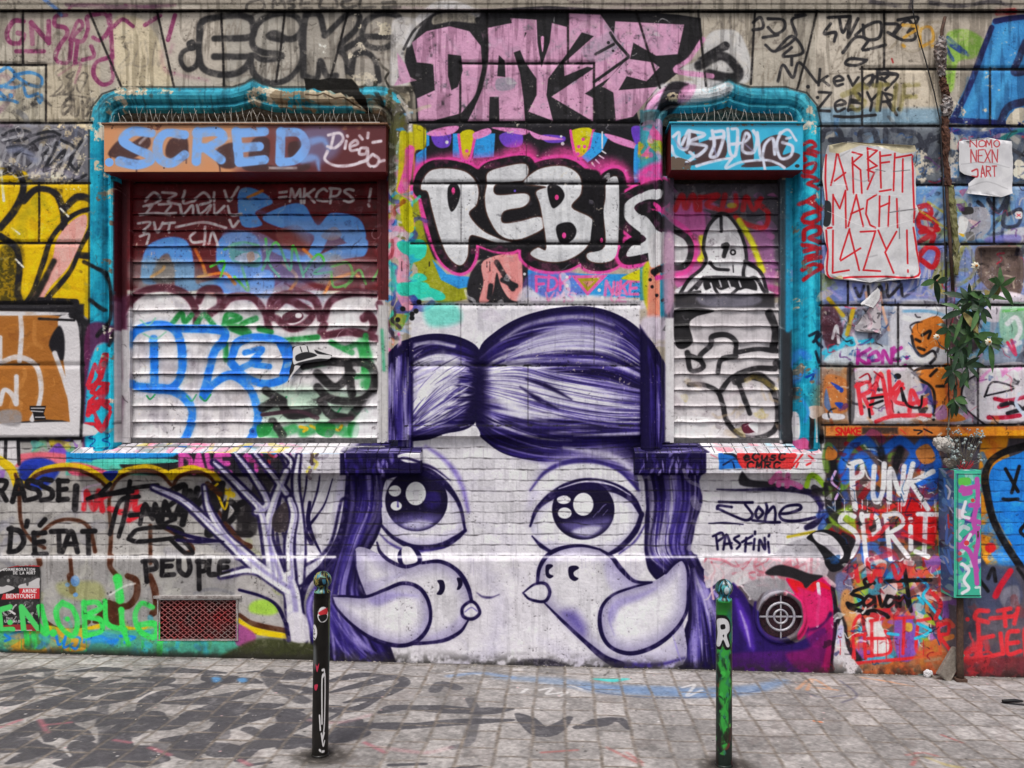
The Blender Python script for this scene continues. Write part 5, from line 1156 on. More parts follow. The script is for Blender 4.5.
# ------------------------------------------------------------------ masonry relief: stone joints, brick joints, flakes
STONE_H = [(11, -128, 1152), (65, -128, 46), (123, -128, 92), (183, -128, 90), (243, -128, 84), (304, -128, 72), (365, -128, 84),
           (63, 460, 594), (122, 408, 642), (183, 411, 640), (243, 411, 640), (304, 411, 640), (365, 411, 640), (425, 405, 640),
           (68, 860, 1152), (125, 818, 1152), (184, 818, 1152), (243, 820, 1152), (304, 820, 1152), (365, 820, 1152), (424, 822, 1152)]
STONE_V = [(23, 11, 23, 65), (46, 65, 46, 123), (39, 183, 39, 243), (-40, 11, -40, 65), (-20, 123, -20, 183), (-60, 183, -60, 243), (89, 11, 121, 86), (157, 11, 174, 87), (221, 11, 224, 86), (285, 11, 276, 82), (348, 11, 330, 80),
           (487, 11, 487, 62), (460, 62, 460, 122), (568, 11, 568, 63), (594, 63, 594, 122), (636, 11, 660, 88), (698, 11, 706, 86), (755, 11, 751, 84), (817, 11, 797, 90), (424, 122, 424, 183),
           (884, 11, 884, 68), (862, 67, 862, 125), (990, 68, 990, 125), (1080, 11, 1080, 68), (527, 122, 527, 183), (594, 183, 594, 243), (461, 183, 461, 243), (528, 243, 528, 304), (461, 304, 461, 365), (594, 304, 594, 365), (528, 365, 528, 425),
           (942, 125, 942, 184), (994, 184, 994, 243), (848, 243, 848, 304), (946, 243, 946, 304), (898, 304, 898, 365), (850, 365, 850, 424), (978, 365, 978, 424), (1060, 125, 1060, 184), (1090, 243, 1090, 304), (1070, 304, 1070, 365)]
r_ = np.random.default_rng(5)
for (y, x0, x1) in STONE_H:
    n = max(2, int((x1 - x0) / 30))
    P = [np.stack([np.linspace(x0, x1, n), y + r_.normal(0, .25, n) + np.linspace(x0, x1, n) * .0012], 1)]
    pale = x0 > 400 and x1 < 660 and y > 300
    S([1.5, 2.2, 1.6] if pale else [2.0, 2.7, 2.2], '#191719', P, soft=1.0, a=.82 if pale else .92, tex=.42 if pale else .2, sm=False)
    S(.9, '#c3bbb4', [P[0] + np.array([0, 2.2])], soft=.8, a=.35, tex=.55, sm=False)
for (x0, y0, x1, y1) in STONE_V:
    hard = (300 < y0 and not 405 < x0 < 645) or x0 > 800 or x0 < 100 or y0 < 70
    S(2.3 if hard else 1.3, '#1d1a1c', [np.array([[x0, y0], [(x0 + x1) / 2 + r_.normal(0, .3), (y0 + y1) / 2], [x1, y1]])], soft=1, a=.88 if hard else .45, tex=.2, sm=False)
c_ = WALL
yy = c_.v0 + (np.arange(c_.H) + .5) / c_.k
xx = c_.u0 + (np.arange(c_.W) + .5) / c_.k
brick = np.zeros((c_.H, c_.W), np.float32)
CH, BW = 10.82, 21.5
wob = (c_.n1 - .5) * 1.6
Yb = (yy[:, None] - 437) / CH + wob * .25
row = np.floor(Yb).astype(int)
Xb = (xx[None] + (row % 2) * BW / 2 + wob * 2) / BW
jy = np.minimum(Yb - np.floor(Yb), np.ceil(Yb) - Yb) * CH
blow = np.clip(1.1 - (np.ceil(Yb) - Yb) * CH / 1.1, 0, 1)
jx = np.minimum(Xb - np.floor(Xb), np.ceil(Xb) - Xb) * BW
zone = ((yy > 437.5) & (yy < 556))[:, None]
brick = np.maximum(np.clip(1.2 - jy, 0, 1), np.clip(1.0 - jx * 1.2, 0, 1) * .38) * zone
rnd = np.random.default_rng(9).random((40, 90)).astype(np.float32)
bt = rnd[np.clip(row, 0, 39), np.clip(np.floor(Xb).astype(int) + 10, 0, 89)]
c_.img *= np.where(zone, .93 + .13 * bt, 1)[..., None]
dk = brick * np.clip(.26 + 1.3 * (c_.n2 - .46), 0.04, .75)
c_.img += dk[..., None] * (np.array([.13, .12, .13], np.float32) - c_.img)
# wear: mottling, grain, fine flakes and cracks, soot near the ground
up = (yy < 437)[:, None]
c_.img *= (1 + .10 * (c_.n1 - .5) + .14 * (c_.n2 - .5) + .10 * (c_.n3 - .5))[..., None]
fl = np.clip((c_.n2 * .35 + c_.n3 * .65 - .70) * 14, 0, 1) * np.where(up, .75, .2) * np.clip((c_.n1 - .5) * 7, 0, 1)
c_.img += fl[..., None] * (np.array([.77, .73, .67], np.float32) - c_.img)
pit = np.clip((.285 - (c_.n3 * .7 + c_.n2 * .3)) * 16, 0, 1) * .5 * np.clip((c_.n1 - .47) * 7, 0, 1)
c_.img += pit[..., None] * (np.array([.12, .11, .11], np.float32) - c_.img)
base_y = 652 + np.clip(xx, 0, 1024)[None] * .0245
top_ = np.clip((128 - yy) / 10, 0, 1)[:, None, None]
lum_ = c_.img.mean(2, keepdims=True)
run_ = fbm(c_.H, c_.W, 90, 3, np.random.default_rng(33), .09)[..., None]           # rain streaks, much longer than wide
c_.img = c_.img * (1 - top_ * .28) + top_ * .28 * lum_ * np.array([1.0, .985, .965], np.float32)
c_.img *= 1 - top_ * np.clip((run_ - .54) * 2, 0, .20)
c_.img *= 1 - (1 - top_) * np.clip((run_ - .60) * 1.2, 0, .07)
c_.img = np.clip(c_.img, 0, 1); lum_ = c_.img.mean(2, keepdims=True)
c_.img = lum_ + (c_.img - lum_) * 1.10                        # the sprayed pigments are strong ones
c_.img = np.clip(c_.img + .10 * (c_.img - .45) * (1 - np.abs(2 * c_.img - 1)) * 2, 0, .86)
soot = np.clip(1 - (base_y - yy[:, None]) / 14, 0, 1) * np.clip((c_.n2 - .34) * 4, 0, 1) * .8
c_.img += soot[..., None] * (np.array([.15, .14, .13], np.float32) - c_.img)
c_.hgt = c_.hgt * .5 - brick * .8 + (c_.n3 - .5) * .7 + (c_.n2 - .5) * .9 - fl * .5 - pit * .5
# brown letter piece low on the left of the stone wall
SPRAY = 1.0
use(WALL)
z(0, 150, 2.56)
def brown_piece():
    F('#a2642a', "-330,420 150,425 172,520 190,690 120,690 -330,700", 4)
    clip(["-330,420 150,425 172,520 190,690 120,690 -330,700"], 3); z(); scrib(-120, 314, 76, 425, 90, ['#b8742f', '#8a5022', '#a86a35', '#7a4a24', '#c08040'], (1, 5), 121, .7, 12, .3, .4); clip(); z(0, 150, 2.56)
    W_ = '#cfcacc'
    S([12, 14], W_, "-300,415 0,418 170,416", soft=4); F(W_, "150,430 205,440 205,560 210,735 185,735 170,600 160,520", 4); F('#1d1b20', "125,500 150,450 165,480 160,540", 6)
    S(12, W_, "52,420 55,470 50,540|0,545 45,530 90,550 105,600 100,650 82,690|0,650 10,615 30,625 40,650|42,580 42,650|140,520 165,590 180,640 196,695|0,480 0,540|-60,450 -80,560 -40,600|-140,440 -150,680", soft=4)
    F(W_, "0,700 205,698 208,735 -330,735 -330,705", 4); F('#8f8a8c', "0,668 50,668 50,705 0,700", 8, .9, tex=.1); S(8, '#19171b', "-330,742 0,740 207,738|207,735 212,600 205,450 180,425 172,412 -300,404", soft=4); S(6, '#19171b', "100,432 190,436 195,405 130,404", soft=3, sm=False)
    F('#19171b', "76,655 118,655 112,675 118,690 88,692 84,672 76,665", 2, 1, False); S(2.5, W_, "80,661 114,661|80,668 110,670|90,684 114,684", soft=2)
    S(5, '#2a231d', "0,549 100,549", soft=3, a=.8)
    z()
brown_piece()

# ------------------------------------------------------------------ shutter box fronts
BOXL = Canvas(100, 121, 392, 176, 4, '#cb8c60', 21)
use(BOXL); z(90, 80, 3.012)
F('#541a20', "560,120 1024,120 1024,300 480,300 500,230", 60, .97); F('#8a4a3a', "480,120 620,120 560,300 440,300", 50, .5)
F('#3a1d1c', "60,210 90,180 120,190 170,165 180,200 120,240 60,230|240,180 290,170 290,240 230,230|380,210 440,190 440,260 390,260|490,180 540,180 530,260 480,250|600,190 640,190 630,240 600,235|100,235 150,240 120,265|470,250 600,262 660,250 640,275 480,275", 8, .9, tex=.08)
S(5, '#3a1d1c', "140,260 140,280|390,255 392,275|60,215 62,235|290,200 290,250", soft=4, a=.7); S(8, '#c3b5b5', "150,190 170,170|250,170 270,175|400,180 420,176|540,265 620,265", soft=6, a=.7)
LB = '#78a9ea'
S(28, LB, "185,160 130,155 100,180 130,205 175,225 180,245 140,255 90,245|285,165 230,160 205,190 210,235 245,250 285,225|325,155 320,245|322,160 380,155 400,175 360,200 330,205|355,210 395,240|440,155 450,245|445,160 525,155|445,205 510,200|450,248 525,240|575,155 572,245|575,158 630,160 650,200 620,240 575,248", soft=6)
S([26, 16, 6], LB, "640,240 680,235 690,270|650,190 700,180 720,210", soft=14, a=.8); E(LB, 58, 248, 13); F('#7d8fc4', "640,150 760,150 740,230 660,250", 30, .5)
DG = '#d9ccd4'
S(9, DG, "735,162 725,205|718,166 752,160 762,180 738,204 715,200|772,184 768,206|775,168 776,170|784,202 806,192 800,182 784,194 786,212 806,210|832,205 815,206 812,222 830,222 836,206 834,240 812,248|850,225 836,240 842,258 862,258 870,238 852,224|715,215 708,240 740,258 790,256 836,240|812,168 820,178|838,160 836,174|852,188 876,184|872,246 886,242", soft=5)
z(); S(1.5, '#6d3a2c', "100,123 392,123", soft=1.5, a=.8, tex=.2); chips('#7d4a3a', "100,121 392,121 392,130 100,130", .62, 3)
for k_ in range(6):
    E('#3a2a26', 112 + k_ * 52, 128 + (k_ % 2) * 40, .8)
BOXR = Canvas(666, 120, 808, 174, 4, '#2aa9cf', 22)
use(BOXR); z(640, 80, 5.12)
scrib(668, 122, 806, 172, 30, ['#33b7da', '#249cc2', '#40c0de'], (3, 8), 5, .5, 18, .2, .3); z(640, 80, 5.12)
F('#3d1f22', "210,300 280,270 300,340 240,380|290,330 380,300 440,310 430,400 300,410 280,380|520,270 570,270 580,420 520,410|630,310 700,280 760,300 730,380 780,370 820,390 750,450 690,430 620,400 610,360|380,390 440,400 340,425 240,440 225,425|600,410 720,420 700,440 520,445", 8, .95, tex=.06)
WS = '#cfd3e4'
S(17, WS, "170,290 200,270 200,340 240,350 250,260 215,330|255,260 330,280 250,320 340,340 290,390 255,370|370,260 380,330 360,390 400,380 430,270 380,265|360,300 430,290|450,250 460,370 490,380 500,260 470,250|460,330 530,320 560,290 540,275 525,360 580,370 600,300 580,260|600,270 620,400 640,330 680,300 690,380|720,270 700,330 720,400 770,390 780,340 730,320|160,340 180,390 240,415 270,400", soft=9)
S(14, WS, "290,440 360,420 430,405 470,400|470,400 440,450 520,420 640,410 700,425 740,450|630,400 640,460|750,300 770,295|715,275 760,255 800,310", soft=8); S(9, '#8f8fb5', "175,300 205,345 240,345|380,350 390,385|540,330 580,365", soft=8, a=.7)
S(8, '#1f1c1c', "160,430 180,425 190,450|165,450 200,445 230,465", soft=5, tex=.1); E('#1f1c1c', 805, 440, 12, 9, 4); E('#22201f', 180, 438, 7, 6, 2)
z(); S(1.6, '#4d6f78', "666,122 808,122", soft=1.4, a=.7, tex=.3); chips('#5d4a3c', "668,158 690,160 690,174 668,174", .42, 5); chips('#7d5a48', "666,120 808,120 808,126 666,126", .56, 2)

SPRAY = 0.0
# ------------------------------------------------------------------ sill tops (u along the sill, v 0 at the shutter .. 30 at the lip)
SILL = Canvas(60, 0, 830, 30, 3, '#c3bec4', 23)
use(SILL)
scrib(66, 0, 300, 30, 90, ['#d87a9a', '#bdb4b8', '#a9a5ac', '#c9b64a', '#8fb6c9', '#d6d2d4', '#c79ab0', '#7d8a8c'], (3, 8), 6, .8, 20, .1, .3)
scrib(280, 0, 350, 30, 20, ['#d6d2d8', '#bdb8c0'], (3, 8), 7, .7, 18); F('#180f3a', "352,0 360,0 440,0 440,30 344,30", 3); strands("350,0 430,0", "345,30 430,30", 40, lambda q, u, r: '#2c2164' if r.random() < .7 else '#9a90c6', (1, 4), 8, .8)
F('#d3cfd2', "300,5 350,0 345,25 310,28", 8, .7)
F('#180f3a', "630,0 700,0 708,30 630,30", 2); strands("634,0 700,0", "634,30 704,30", 30, lambda q, u, r: '#2c2164' if r.random() < .7 else '#9a90c6', (1, 4), 9, .8)
F('#d8d4d8', "702,0 716,0 732,30 712,30", 4); scrib(720, 0, 826, 30, 50, ['#8fc0d0', '#c9c4c8', '#c97a8a', '#bdb8bd', '#5a8fae', '#d0a0a8', '#a9a5a8'], (2, 6), 10, .8, 16, .1, .3)
for u_ in np.arange(61, 830, 10.9):
    S(.8, '#1d1b1e', [np.array([[u_, -2], [u_ + RNG.normal(0, .4), 32]])], soft=.7, a=.85)
S(2, '#2a272b', "60,1 830,1", soft=2, a=.8); S(1.2, '#d8d4d6', "60,29 830,29", soft=1, a=.35, tex=.4)
SILL.img *= (1 + .25 * (SILL.n2 - .5) + .2 * (SILL.n3 - .5))[..., None]

# ------------------------------------------------------------------ posters and stickers
ARB = Canvas(815, 136, 925, 292, 5, '#c9c7c9', 24)
use(ARB); z(810, 130, 3.657)
scrib(818, 140, 922, 288, 70, ['#d3d1d2', '#bdbbbe', '#cccacd', '#c2c0c6'], (2, 7), 11, .5, 22, .1, .5); z(810, 130, 3.657)
RP = '#c4222c'
S(7, RP, "55,95 52,180 58,270|75,360 60,362|55,370 60,450 65,540 150,540 260,538 388,535 385,440 372,360|375,340 370,100", soft=4)
S(6.5, RP, "95,80 85,150 72,205|95,80 115,150 132,222|85,190 125,160|150,105 155,235|150,85 185,95 150,125 180,150 185,235|205,70 210,190|205,72 240,80 205,110 240,135 205,150 230,160 205,220|250,85 255,215|255,100 290,95|252,125 285,120|250,228 290,222|305,90 300,225|335,110 332,230|310,105 365,95", soft=3.5, sm=False)
S(6.5, RP, "80,240 80,350|80,245 105,290 125,225 127,360|165,240 135,355|165,245 190,355|145,310 190,290|238,240 205,260 200,310 215,350 235,360|250,245 248,355|285,245 280,355|250,285 285,270|312,255 314,360", soft=3.5, sm=False)
S(6.5, RP, "80,370 78,525 138,515|140,365 105,475|140,370 175,515|108,480 180,435|180,375 235,372 190,515 252,518|245,370 275,440|310,375 270,450 300,525|348,370 352,490|352,515 352,522", soft=3.5, sm=False)
S(5, '#8d8a8e', "90,110 140,80|150,180 200,190 240,150|285,305 350,295 380,300|60,330 80,350|320,290 320,400|200,470 240,460", soft=5, a=.5); S(3, '#5a575a', "285,305 320,300|325,300 380,292|235,148 270,155|300,155 360,150|320,360 322,400", soft=2, a=.8)
F('#c8bd9f', "60,50 375,50 380,85 330,90 250,65 180,60 100,90 65,85", 3, 1, False, tex=.08); F('#22262a', "40,270 72,270 70,345 45,350", 3, .95); F('#c9b48c', "80,545 110,535 115,555 85,560", 3)
for q in ("140,95 250,70|60,200 130,205", "150,235 330,245", "60,300 220,360 380,330"):
    S(2, '#e0dee0', q, soft=2, a=.7)
ARB.img *= (1 + .10 * (ARB.n2 - .5) + .06 * (ARB.n3 - .5))[..., None]
NEI = Canvas(950, 134, 1016, 200, 5, '#cdcbce', 25)
use(NEI); z(900, 0, 2.846)
scrib(955, 138, 1012, 198, 30, ['#d6d4d6', '#c2c0c4'], (2, 7), 12, .5, 16, .1, .5); z(900, 0, 2.846)
R3 = '#b8474e'
TX('NO', 195, 402, 20, 18, 3.4, R3, .4); TX('MO', 240, 402, 20, 16, 3.4, R3, .4); TX('NEXN', 197, 430, 35, 15, 3.6, R3, .35); S(5, R3, "200,490 215,485 215,505 200,505", soft=2); TX('ART', 225, 475, 30, 12, 3.6, R3, .35)
S(3, '#9a989c', "180,540 240,520 300,540|170,470 240,465 306,480", soft=3, a=.5)
MEM = Canvas(-4, 560, 48, 636, 6, '#1a1819', 26)
use(MEM); z(0, 550, 6.98)
F('#1b191a', "-20,100 300,100 300,560 -20,560", 2); S(8, '#b3242c', "40,118 180,105 295,108", soft=2); S(10, '#c9c5c4', "0,170 20,140 60,125", soft=4)
TX('COMMEMORATION', 40, 122, 18, 11, 4, '#d0cccc', .62, jit=.01, soft=2); TX('DE LA MORT', 110, 146, 18, 11, 4, '#d0cccc', .5, jit=.01, soft=2)
F('#6a6768', "20,190 100,170 200,190 280,175 290,240 20,250", 14, .6, tex=.4); F('#c6c2c2', "150,240 220,220 290,190 295,260 160,265|0,260 60,240 120,260 60,290 0,300", 6, .9); F('#3c3a3b', "60,200 90,200 95,230 60,230|200,190 215,190 215,240 200,240|10,210 40,190 60,240 20,250", 5, .9); E('#a9a5a5', 75, 208, 10, 12, 5, .8); E('#918e8e', 190, 200, 7, 9, 4, .7)
RC('#b7242d', 150, 262, 292, 300, 2); F('#b7242d', "40,300 292,296 292,335 25,340", 2, 1, False); TX('AMINE', 175, 268, 24, 15, 5, '#dad6d6', .5, jit=.01, soft=2); TX('BENTOUNSI', 62, 303, 26, 17, 5, '#dad6d6', .42, jit=.01, soft=2)
F('#8d8a8a', "90,350 270,345 280,420 120,400", 12, .6, tex=.5); z(); scrib(4, 600, 41, 622, 40, ['#b9b5b5', '#3a3839', '#7d7a7a', '#151314'], (.5, 2), 13, .9, 5, .1, .3); z(0, 550, 6.98)
S(14, '#c3bfbf', "20,420 60,405 120,440", soft=5); TX('TOUS', 60, 466, 12, 8, 3, '#b9b5b5', .5, soft=2); TX('LE QUAI DES', 50, 484, 14, 9, 3.5, '#cfcbcb', .5, soft=2); F('#8f2028', "40,520 280,515 282,558 0,560", 3, .95); RC('#c9c5c5', 0, 551, 240, 556, 2)
for q_ in ("-40,330 0,325 10,0",):
    pass
z(0, 576, 4)
S(22, LG, "-40,130 0,125 10,210 -30,215|50,120 5,140 10,205 60,210|95,120 110,270|100,125 185,230 165,120", soft=5); E(LG, 50, 182, 11)
z()

# ------------------------------------------------------------------ narrow metal cabinet, front and side
EBX = Canvas(938, 466, 984, 602, 6, '#46b093', 27)
use(EBX); z(900, 440, 3.072)
F('#37a88c', "168,95 258,95 258,490 165,490", 1); scrib(954, 472, 982, 597, 60, ['#c5c3cc', '#4a4fa0', '#2f8fb0', '#58c0a0', '#b83a4a', '#d8d4dc', '#2b3f7a'], (2, 5), 14, .9, 14, .05, .3); z(900, 440, 3.072)
F('#58b848', "180,118 212,116 215,135 182,138", 4); S(15, '#b0489f', "235,120 238,180 225,250 240,300 230,360 235,440|190,145 215,160 195,165|205,240 250,255|180,330 215,290 240,270|175,320 210,340 235,400|185,155 240,140|215,200 240,200", soft=4); S(10, '#d8d4dc', "200,190 190,230 210,240|190,380 210,400 195,430 210,455 190,470|215,290 200,320", soft=4); E('#c83a40', 203, 316, 8); E('#c83a40', 222, 185, 6)
S(9, '#3fae90', "168,95 168,490|258,95 258,490|165,486 260,486|168,98 258,98", soft=2); S(3, '#1d3a3a', "176,105 176,478 250,478 250,105 176,105", soft=2, sm=False, a=.7)
F('#38567f', "115,90 168,95 165,490 130,480", 1, 1, False); clip(["115,90 168,95 165,490 130,480"], 1, False); scrib(938, 470, 954, 598, 60, ['#3f6fb8', '#2a4a7a', '#a83a40', '#5f8fc8', '#c0c4d0', '#6f8f9a', '#202438'], (1, 3), 15, .9, 10, .1, .2); z(900, 440, 3.072)
S(7, '#3f74c0', "140,130 145,180 155,210|150,250 145,330 160,300|140,380 160,420 150,350", soft=3); S(6, '#c9ccd8', "145,150 155,165 150,190", soft=3); S(5, '#b83a40', "150,240 152,280|150,265 160,270", soft=2); clip()
z()

# ------------------------------------------------------------------ bollards (u 0..100 around, 50 faces the street's far kerb; v from the top)
BOA = Canvas(0, 0, 100, 190, 6, '#0f0d0b', 28)
use(BOA)
scrib(0, 0, 100, 22, 90, ['#7d6d2e', '#5f7a52', '#3d7fa0', '#8f8a4a', '#4a3a22', '#6aa08a', '#a08a4a'], (1, 4), 16, .95, 8, .1, .4)
RC('#151210', 0, 21, 100, 190, 1); scrib(0, 22, 100, 186, 40, ['#1f1a16', '#0f0d0c', '#2a221b'], (1, 5), 17, .6, 14, .2, .4)
F('#5d6a2e', "68,30 74,30 74,70 70,70", 2, .8); F('#2f6f5a', "72,60 75,60 75,100 72,100", 2, .7)
E('#d6d2d3', 56, 42, 11, 8); F('#c03038', "47,40 60,36 66,36 64,42 54,43", 1); F('#1a1819', "48,43 62,42 64,46 55,49 50,47", 1); S(.9, '#1a1819', "45,42 50,35 60,34 67,39|53,50 60,50", soft=.6)
E('#d2ced0', 36, 60, 9, 8); S(1.2, '#3a3839', "33,56 38,58 34,62 40,61|32,65 40,66", soft=.6)
F('#8d9498', "33,76 42,74 44,92 36,96", 8, .5); F('#b03048', "42,91 46,93 50,90 46,99|40,112 48,111 45,117 40,116", 1)
S(2.6, '#cfcbcc', "56,97 60,97 60,102 56,106 57,150|57,104 62,104 62,150 58,166 62,160|52,142 54,156|56,160 60,172 63,168|53,176 55,177|58,178 62,178", soft=1)
BOB = Canvas(0, 0, 100, 190, 6, '#16211c', 29)
use(BOB)
scrib(0, 0, 100, 22, 90, ['#2f7fa0', '#3fa0c0', '#2a5f5a', '#c5cbd0', '#1f3a3a', '#4fa08a'], (1, 4), 18, .95, 9, .1, .4); E('#d2d6da', 52, 10, 5, 4, 2, .8)
GB = '#33933a'
F(GB, "0,22 100,22 100,32 0,34", 3); F('#2f7f62', "55,30 100,30 100,60 60,60", 6, .8); F('#9fb0a0', "66,44 76,44 76,62 66,62", 2, .7); scrib(20, 60, 80, 150, 40, ['#1f4a34', '#2a6a3c', '#6a2a26', '#14352a', '#2f7f62'], (2, 6), 19, .8, 16, .15, .3)
S(9, GB, "35,66 50,72 60,64|44,70 56,82|36,80 50,92 58,88", soft=5); S(11, GB, "62,104 48,102 40,112 50,122 44,138 50,148 46,160", soft=7); S(8, GB, "44,130 52,132 50,158", soft=5); F(GB, "40,100 62,98 64,116 40,120", 8, .9)
scrib(24, 64, 78, 175, 90, ['#14281c', '#1f4a2c', '#2f7f3a', '#0f1512', '#2f6f62', '#46b84a'], (1, 3.5), 191, .75, 9, .2, .4)
S(1.6, '#a03030', "70,70 66,110 72,150 66,186", soft=1, a=.8)
F('#151317', "27,38 46,34 59,40 61,50 56,55 62,66 50,68 44,62 40,68 26,66 30,52", 1); F('#c3c1c4', "30,40 46,37 56,41 58,49 52,54 58,64 52,65 45,58 38,65 29,64 33,52", 1); F('#151317', "40,44 48,43 49,47 41,48|44,54 47,53 46,56", .6); S(2, '#2f6f4a', "66,36 74,40 68,44 76,48", soft=1); S(1.2, '#3a3a3a', "68,50 72,48 70,56 74,54", soft=.6)
scrib(0, 150, 100, 190, 30, ['#1a1512', '#251c18', '#120f0e'], (3, 8), 20, .8, 14, .2, .4)

# ------------------------------------------------------------------ pavement of granite setts (u = world X in cm, v = cm out from the wall)
GZ0, GM = -.0295, -.0245
GR_ = Canvas(-520, -4, 520, 196, 2.5, '#8c8785', 30)
use(GR_)
def ground_at(P):
    dx, dz = (P[:, 0] - VPX) / (D_CAM / S_), -(P[:, 1] - VPY) / (D_CAM / S_)
    t = (GZ0 + GM * XC - ZC) / (dz - GM * dx)
    return np.stack([(XC + dx * t) * 100, (D_CAM - t) * 100], 1)
gy = GR_.v0 + (np.arange(GR_.H) + .5) / GR_.k
gx = GR_.u0 + (np.arange(GR_.W) + .5) / GR_.k
SW_, SL_ = 17.0, 22.5
wob = (GR_.n1 - .5) * 3
Xg = (gx[None] + wob + .02 * gy[:, None]) / SW_
colm = np.floor(Xg).astype(int)
rr = np.random.default_rng(12)
off = rr.random(400).astype(np.float32)
tone = rr.random((400, 60)).astype(np.float32)
Yg = (gy[:, None] + wob) / SL_ + off[colm + 200]
rowg = np.floor(Yg).astype(int) + 5
jg = np.minimum(np.minimum(Xg - np.floor(Xg), np.ceil(Xg) - Xg) * SW_, np.minimum(Yg - np.floor(Yg), np.ceil(Yg) - Yg) * SL_)
GR_.img *= (.88 + .22 * tone[np.clip(colm + 200, 0, 399), np.clip(rowg, 0, 59)] + .18 * (GR_.n1 - .5) + .22 * (GR_.n2 - .5) + .2 * (GR_.n3 - .5))[..., None]
MAP = ground_at
scrib(0, 655, 1024, 768, 260, ['#9a9594', '#7d7876', '#a39d9a', '#8d807c'], (2, 6), 31, .35, 26, .4, .5)
MZ = (0, 640, 2)
KP = '#454347'
def blk(w, q):
    for s_ in q.split('|'):
        n_ = len(s_.split())
        ww = np.atleast_1d(np.array(w, float)) * 1.0
        if len(ww) == 1:
            ww = np.concatenate([[ww[0] * .35], ww[0] * RNG.uniform(.6, 1.25, max(2, n_)), [ww[0] * .3]])
        S(list(ww), KP, s_, soft=.8, a=.95, tex=.12)
blk(10, "0,70 50,62 110,60|130,62 200,58 260,62|290,58 380,62 450,66|480,66 520,62|20,100 80,85 160,90 240,80|0,130 40,120 60,95|70,75 120,85 190,75|250,75 330,80 300,95|340,90 410,95 440,78")
blk(14, "0,165 60,140 120,118 180,105|10,150 90,135 140,110|100,130 200,125 260,105|60,110 130,100|190,110 230,95 330,90|280,140 320,110 400,100|330,125 420,120 520,100|400,90 470,80 520,85|150,75 170,95 220,95")
blk(16, "50,190 90,165 130,180 180,200|0,205 60,215 110,225|100,200 130,160 200,150|200,170 260,150 330,160|270,190 280,160 340,170 380,150|270,215 280,235 330,240|330,200 400,195 450,170|430,160 480,140 560,130|460,175 520,150 600,140|380,160 420,140 480,125|480,240 500,215 560,200 620,200|520,190 590,165 560,140|340,225 420,215 470,230|200,215 250,220 290,250|120,245 200,240 240,250")
blk(9, "520,65 580,75 620,65|560,90 620,100 600,110|660,105 720,90 780,75 810,85 760,110 690,125|640,130 700,140 760,115|650,85 720,70 780,72|655,160 700,135")
blk(11, "760,145 800,135 880,138 960,142 1024,138|720,170 820,172 900,165 1024,160|650,195 690,175 720,160|690,200 720,180 740,165"); blk(13, "650,190 700,195 730,175"); blk(9, "780,250 850,248|900,258 960,252|500,250 540,245")
blk(12, "-40,90 20,80 60,75|-60,120 0,110 40,100|0,200 30,190 60,170|20,245 80,225 130,235|150,205 170,220 160,245|240,170 230,200 260,215|380,195 370,225 400,240|560,215 600,205 640,215|580,60 600,70 640,72|410,70 440,80 470,74|250,120 280,105 300,98|470,150 450,165 430,190")
MZ = (0, 0, 1)
scrib(-30, 664, 330, 770, 14, [KP, KP, '#4a474b'], (4, 9), 71, .92, 34, .14, .15); scrib(200, 690, 480, 770, 4, [KP], (4, 8), 72, .9, 30, .14, .1)
MZ = (512, 640, 2)
blk([4, 11, 12, 10, 4], "12,148 30,160 60,185 90,175 115,155"); blk([5, 12, 6], "130,175 175,165 200,158"); blk([4, 7, 2], "180,162 215,160 232,178")
S([4, 14, 18, 12, 6], '#6a7f9c', "-30,75 60,80 140,90 200,100 300,104 400,108", soft=10, a=.65, tex=.12); S([8, 20, 16, 8], '#607a9e', "150,92 260,100 380,105 480,98 540,82", soft=9, a=.75, tex=.12); S([3, 8, 3], '#3fb5b0', "165,78 200,80 230,78", soft=3, a=.9, tex=.1); S(2, '#3d4c6a', "120,92 200,108 300,116 420,112 500,100", soft=2, a=.6, tex=.2)
S(2.2, '#c3c0c0', "55,100 80,96 70,108 110,104 95,112|340,95 365,90 350,112 380,100|115,90 140,98|30,98 20,105", soft=1.2, a=.8, tex=.15)
S(2.4, '#bd8a68', "570,98 600,78 635,96|600,80 590,100|605,95 650,100|700,75 760,84|735,80 800,92", soft=2, a=.75, tex=.2); S(1.6, '#bdbabb', "600,90 700,84|760,80 830,88 880,95|600,100 640,120", soft=1.5, a=.6, tex=.3); S(1.6, '#4d4c60', "590,105 620,115 670,110|655,80 690,110 660,125", soft=1.5, a=.6, tex=.2)
S(2, '#a05855', "790,230 820,225 850,232|800,250 810,235|230,225 260,245|190,215 260,250|60,225 130,220|860,190 900,205", soft=2, a=.7, tex=.25); S(3, '#b3a060', "830,235 870,250 900,255", soft=2, a=.6, tex=.3); S(2, '#c4c0c0', "595,160 620,163", soft=1, a=.9); S(2, '#c06a40', "605,162 618,164", soft=1); S(3.4, '#17161a', "985,126 1024,130", soft=1)
S(4, '#c3c0c4', "860,95 1024,90|880,85 960,100|950,110 1024,118", soft=3, a=.45, tex=.3)
MZ = (0, 640, 2)
S(2.5, '#a3606a', "80,160 95,185|230,200 260,205|300,215 340,230|730,205 770,225|0,175 40,160|480,240 500,250|90,170 140,165", soft=2.5, a=.7, tex=.2); S(5, '#4f86b8', "432,75 434,82|484,78 486,82", soft=3, a=.8); S(3, '#c3bfbe', "200,0 200,1|130,62 220,50|880,68 930,62 960,70", soft=2, a=.7, tex=.3); S(5, '#6a86b0', "900,72 960,66 1024,75", soft=5, a=.6, tex=.15); S(4, '#c08a90', "620,160 680,165 740,150|760,215 850,225 900,215", soft=3, a=.4, tex=.3)
r_ = np.random.default_rng(44)
MAP = None
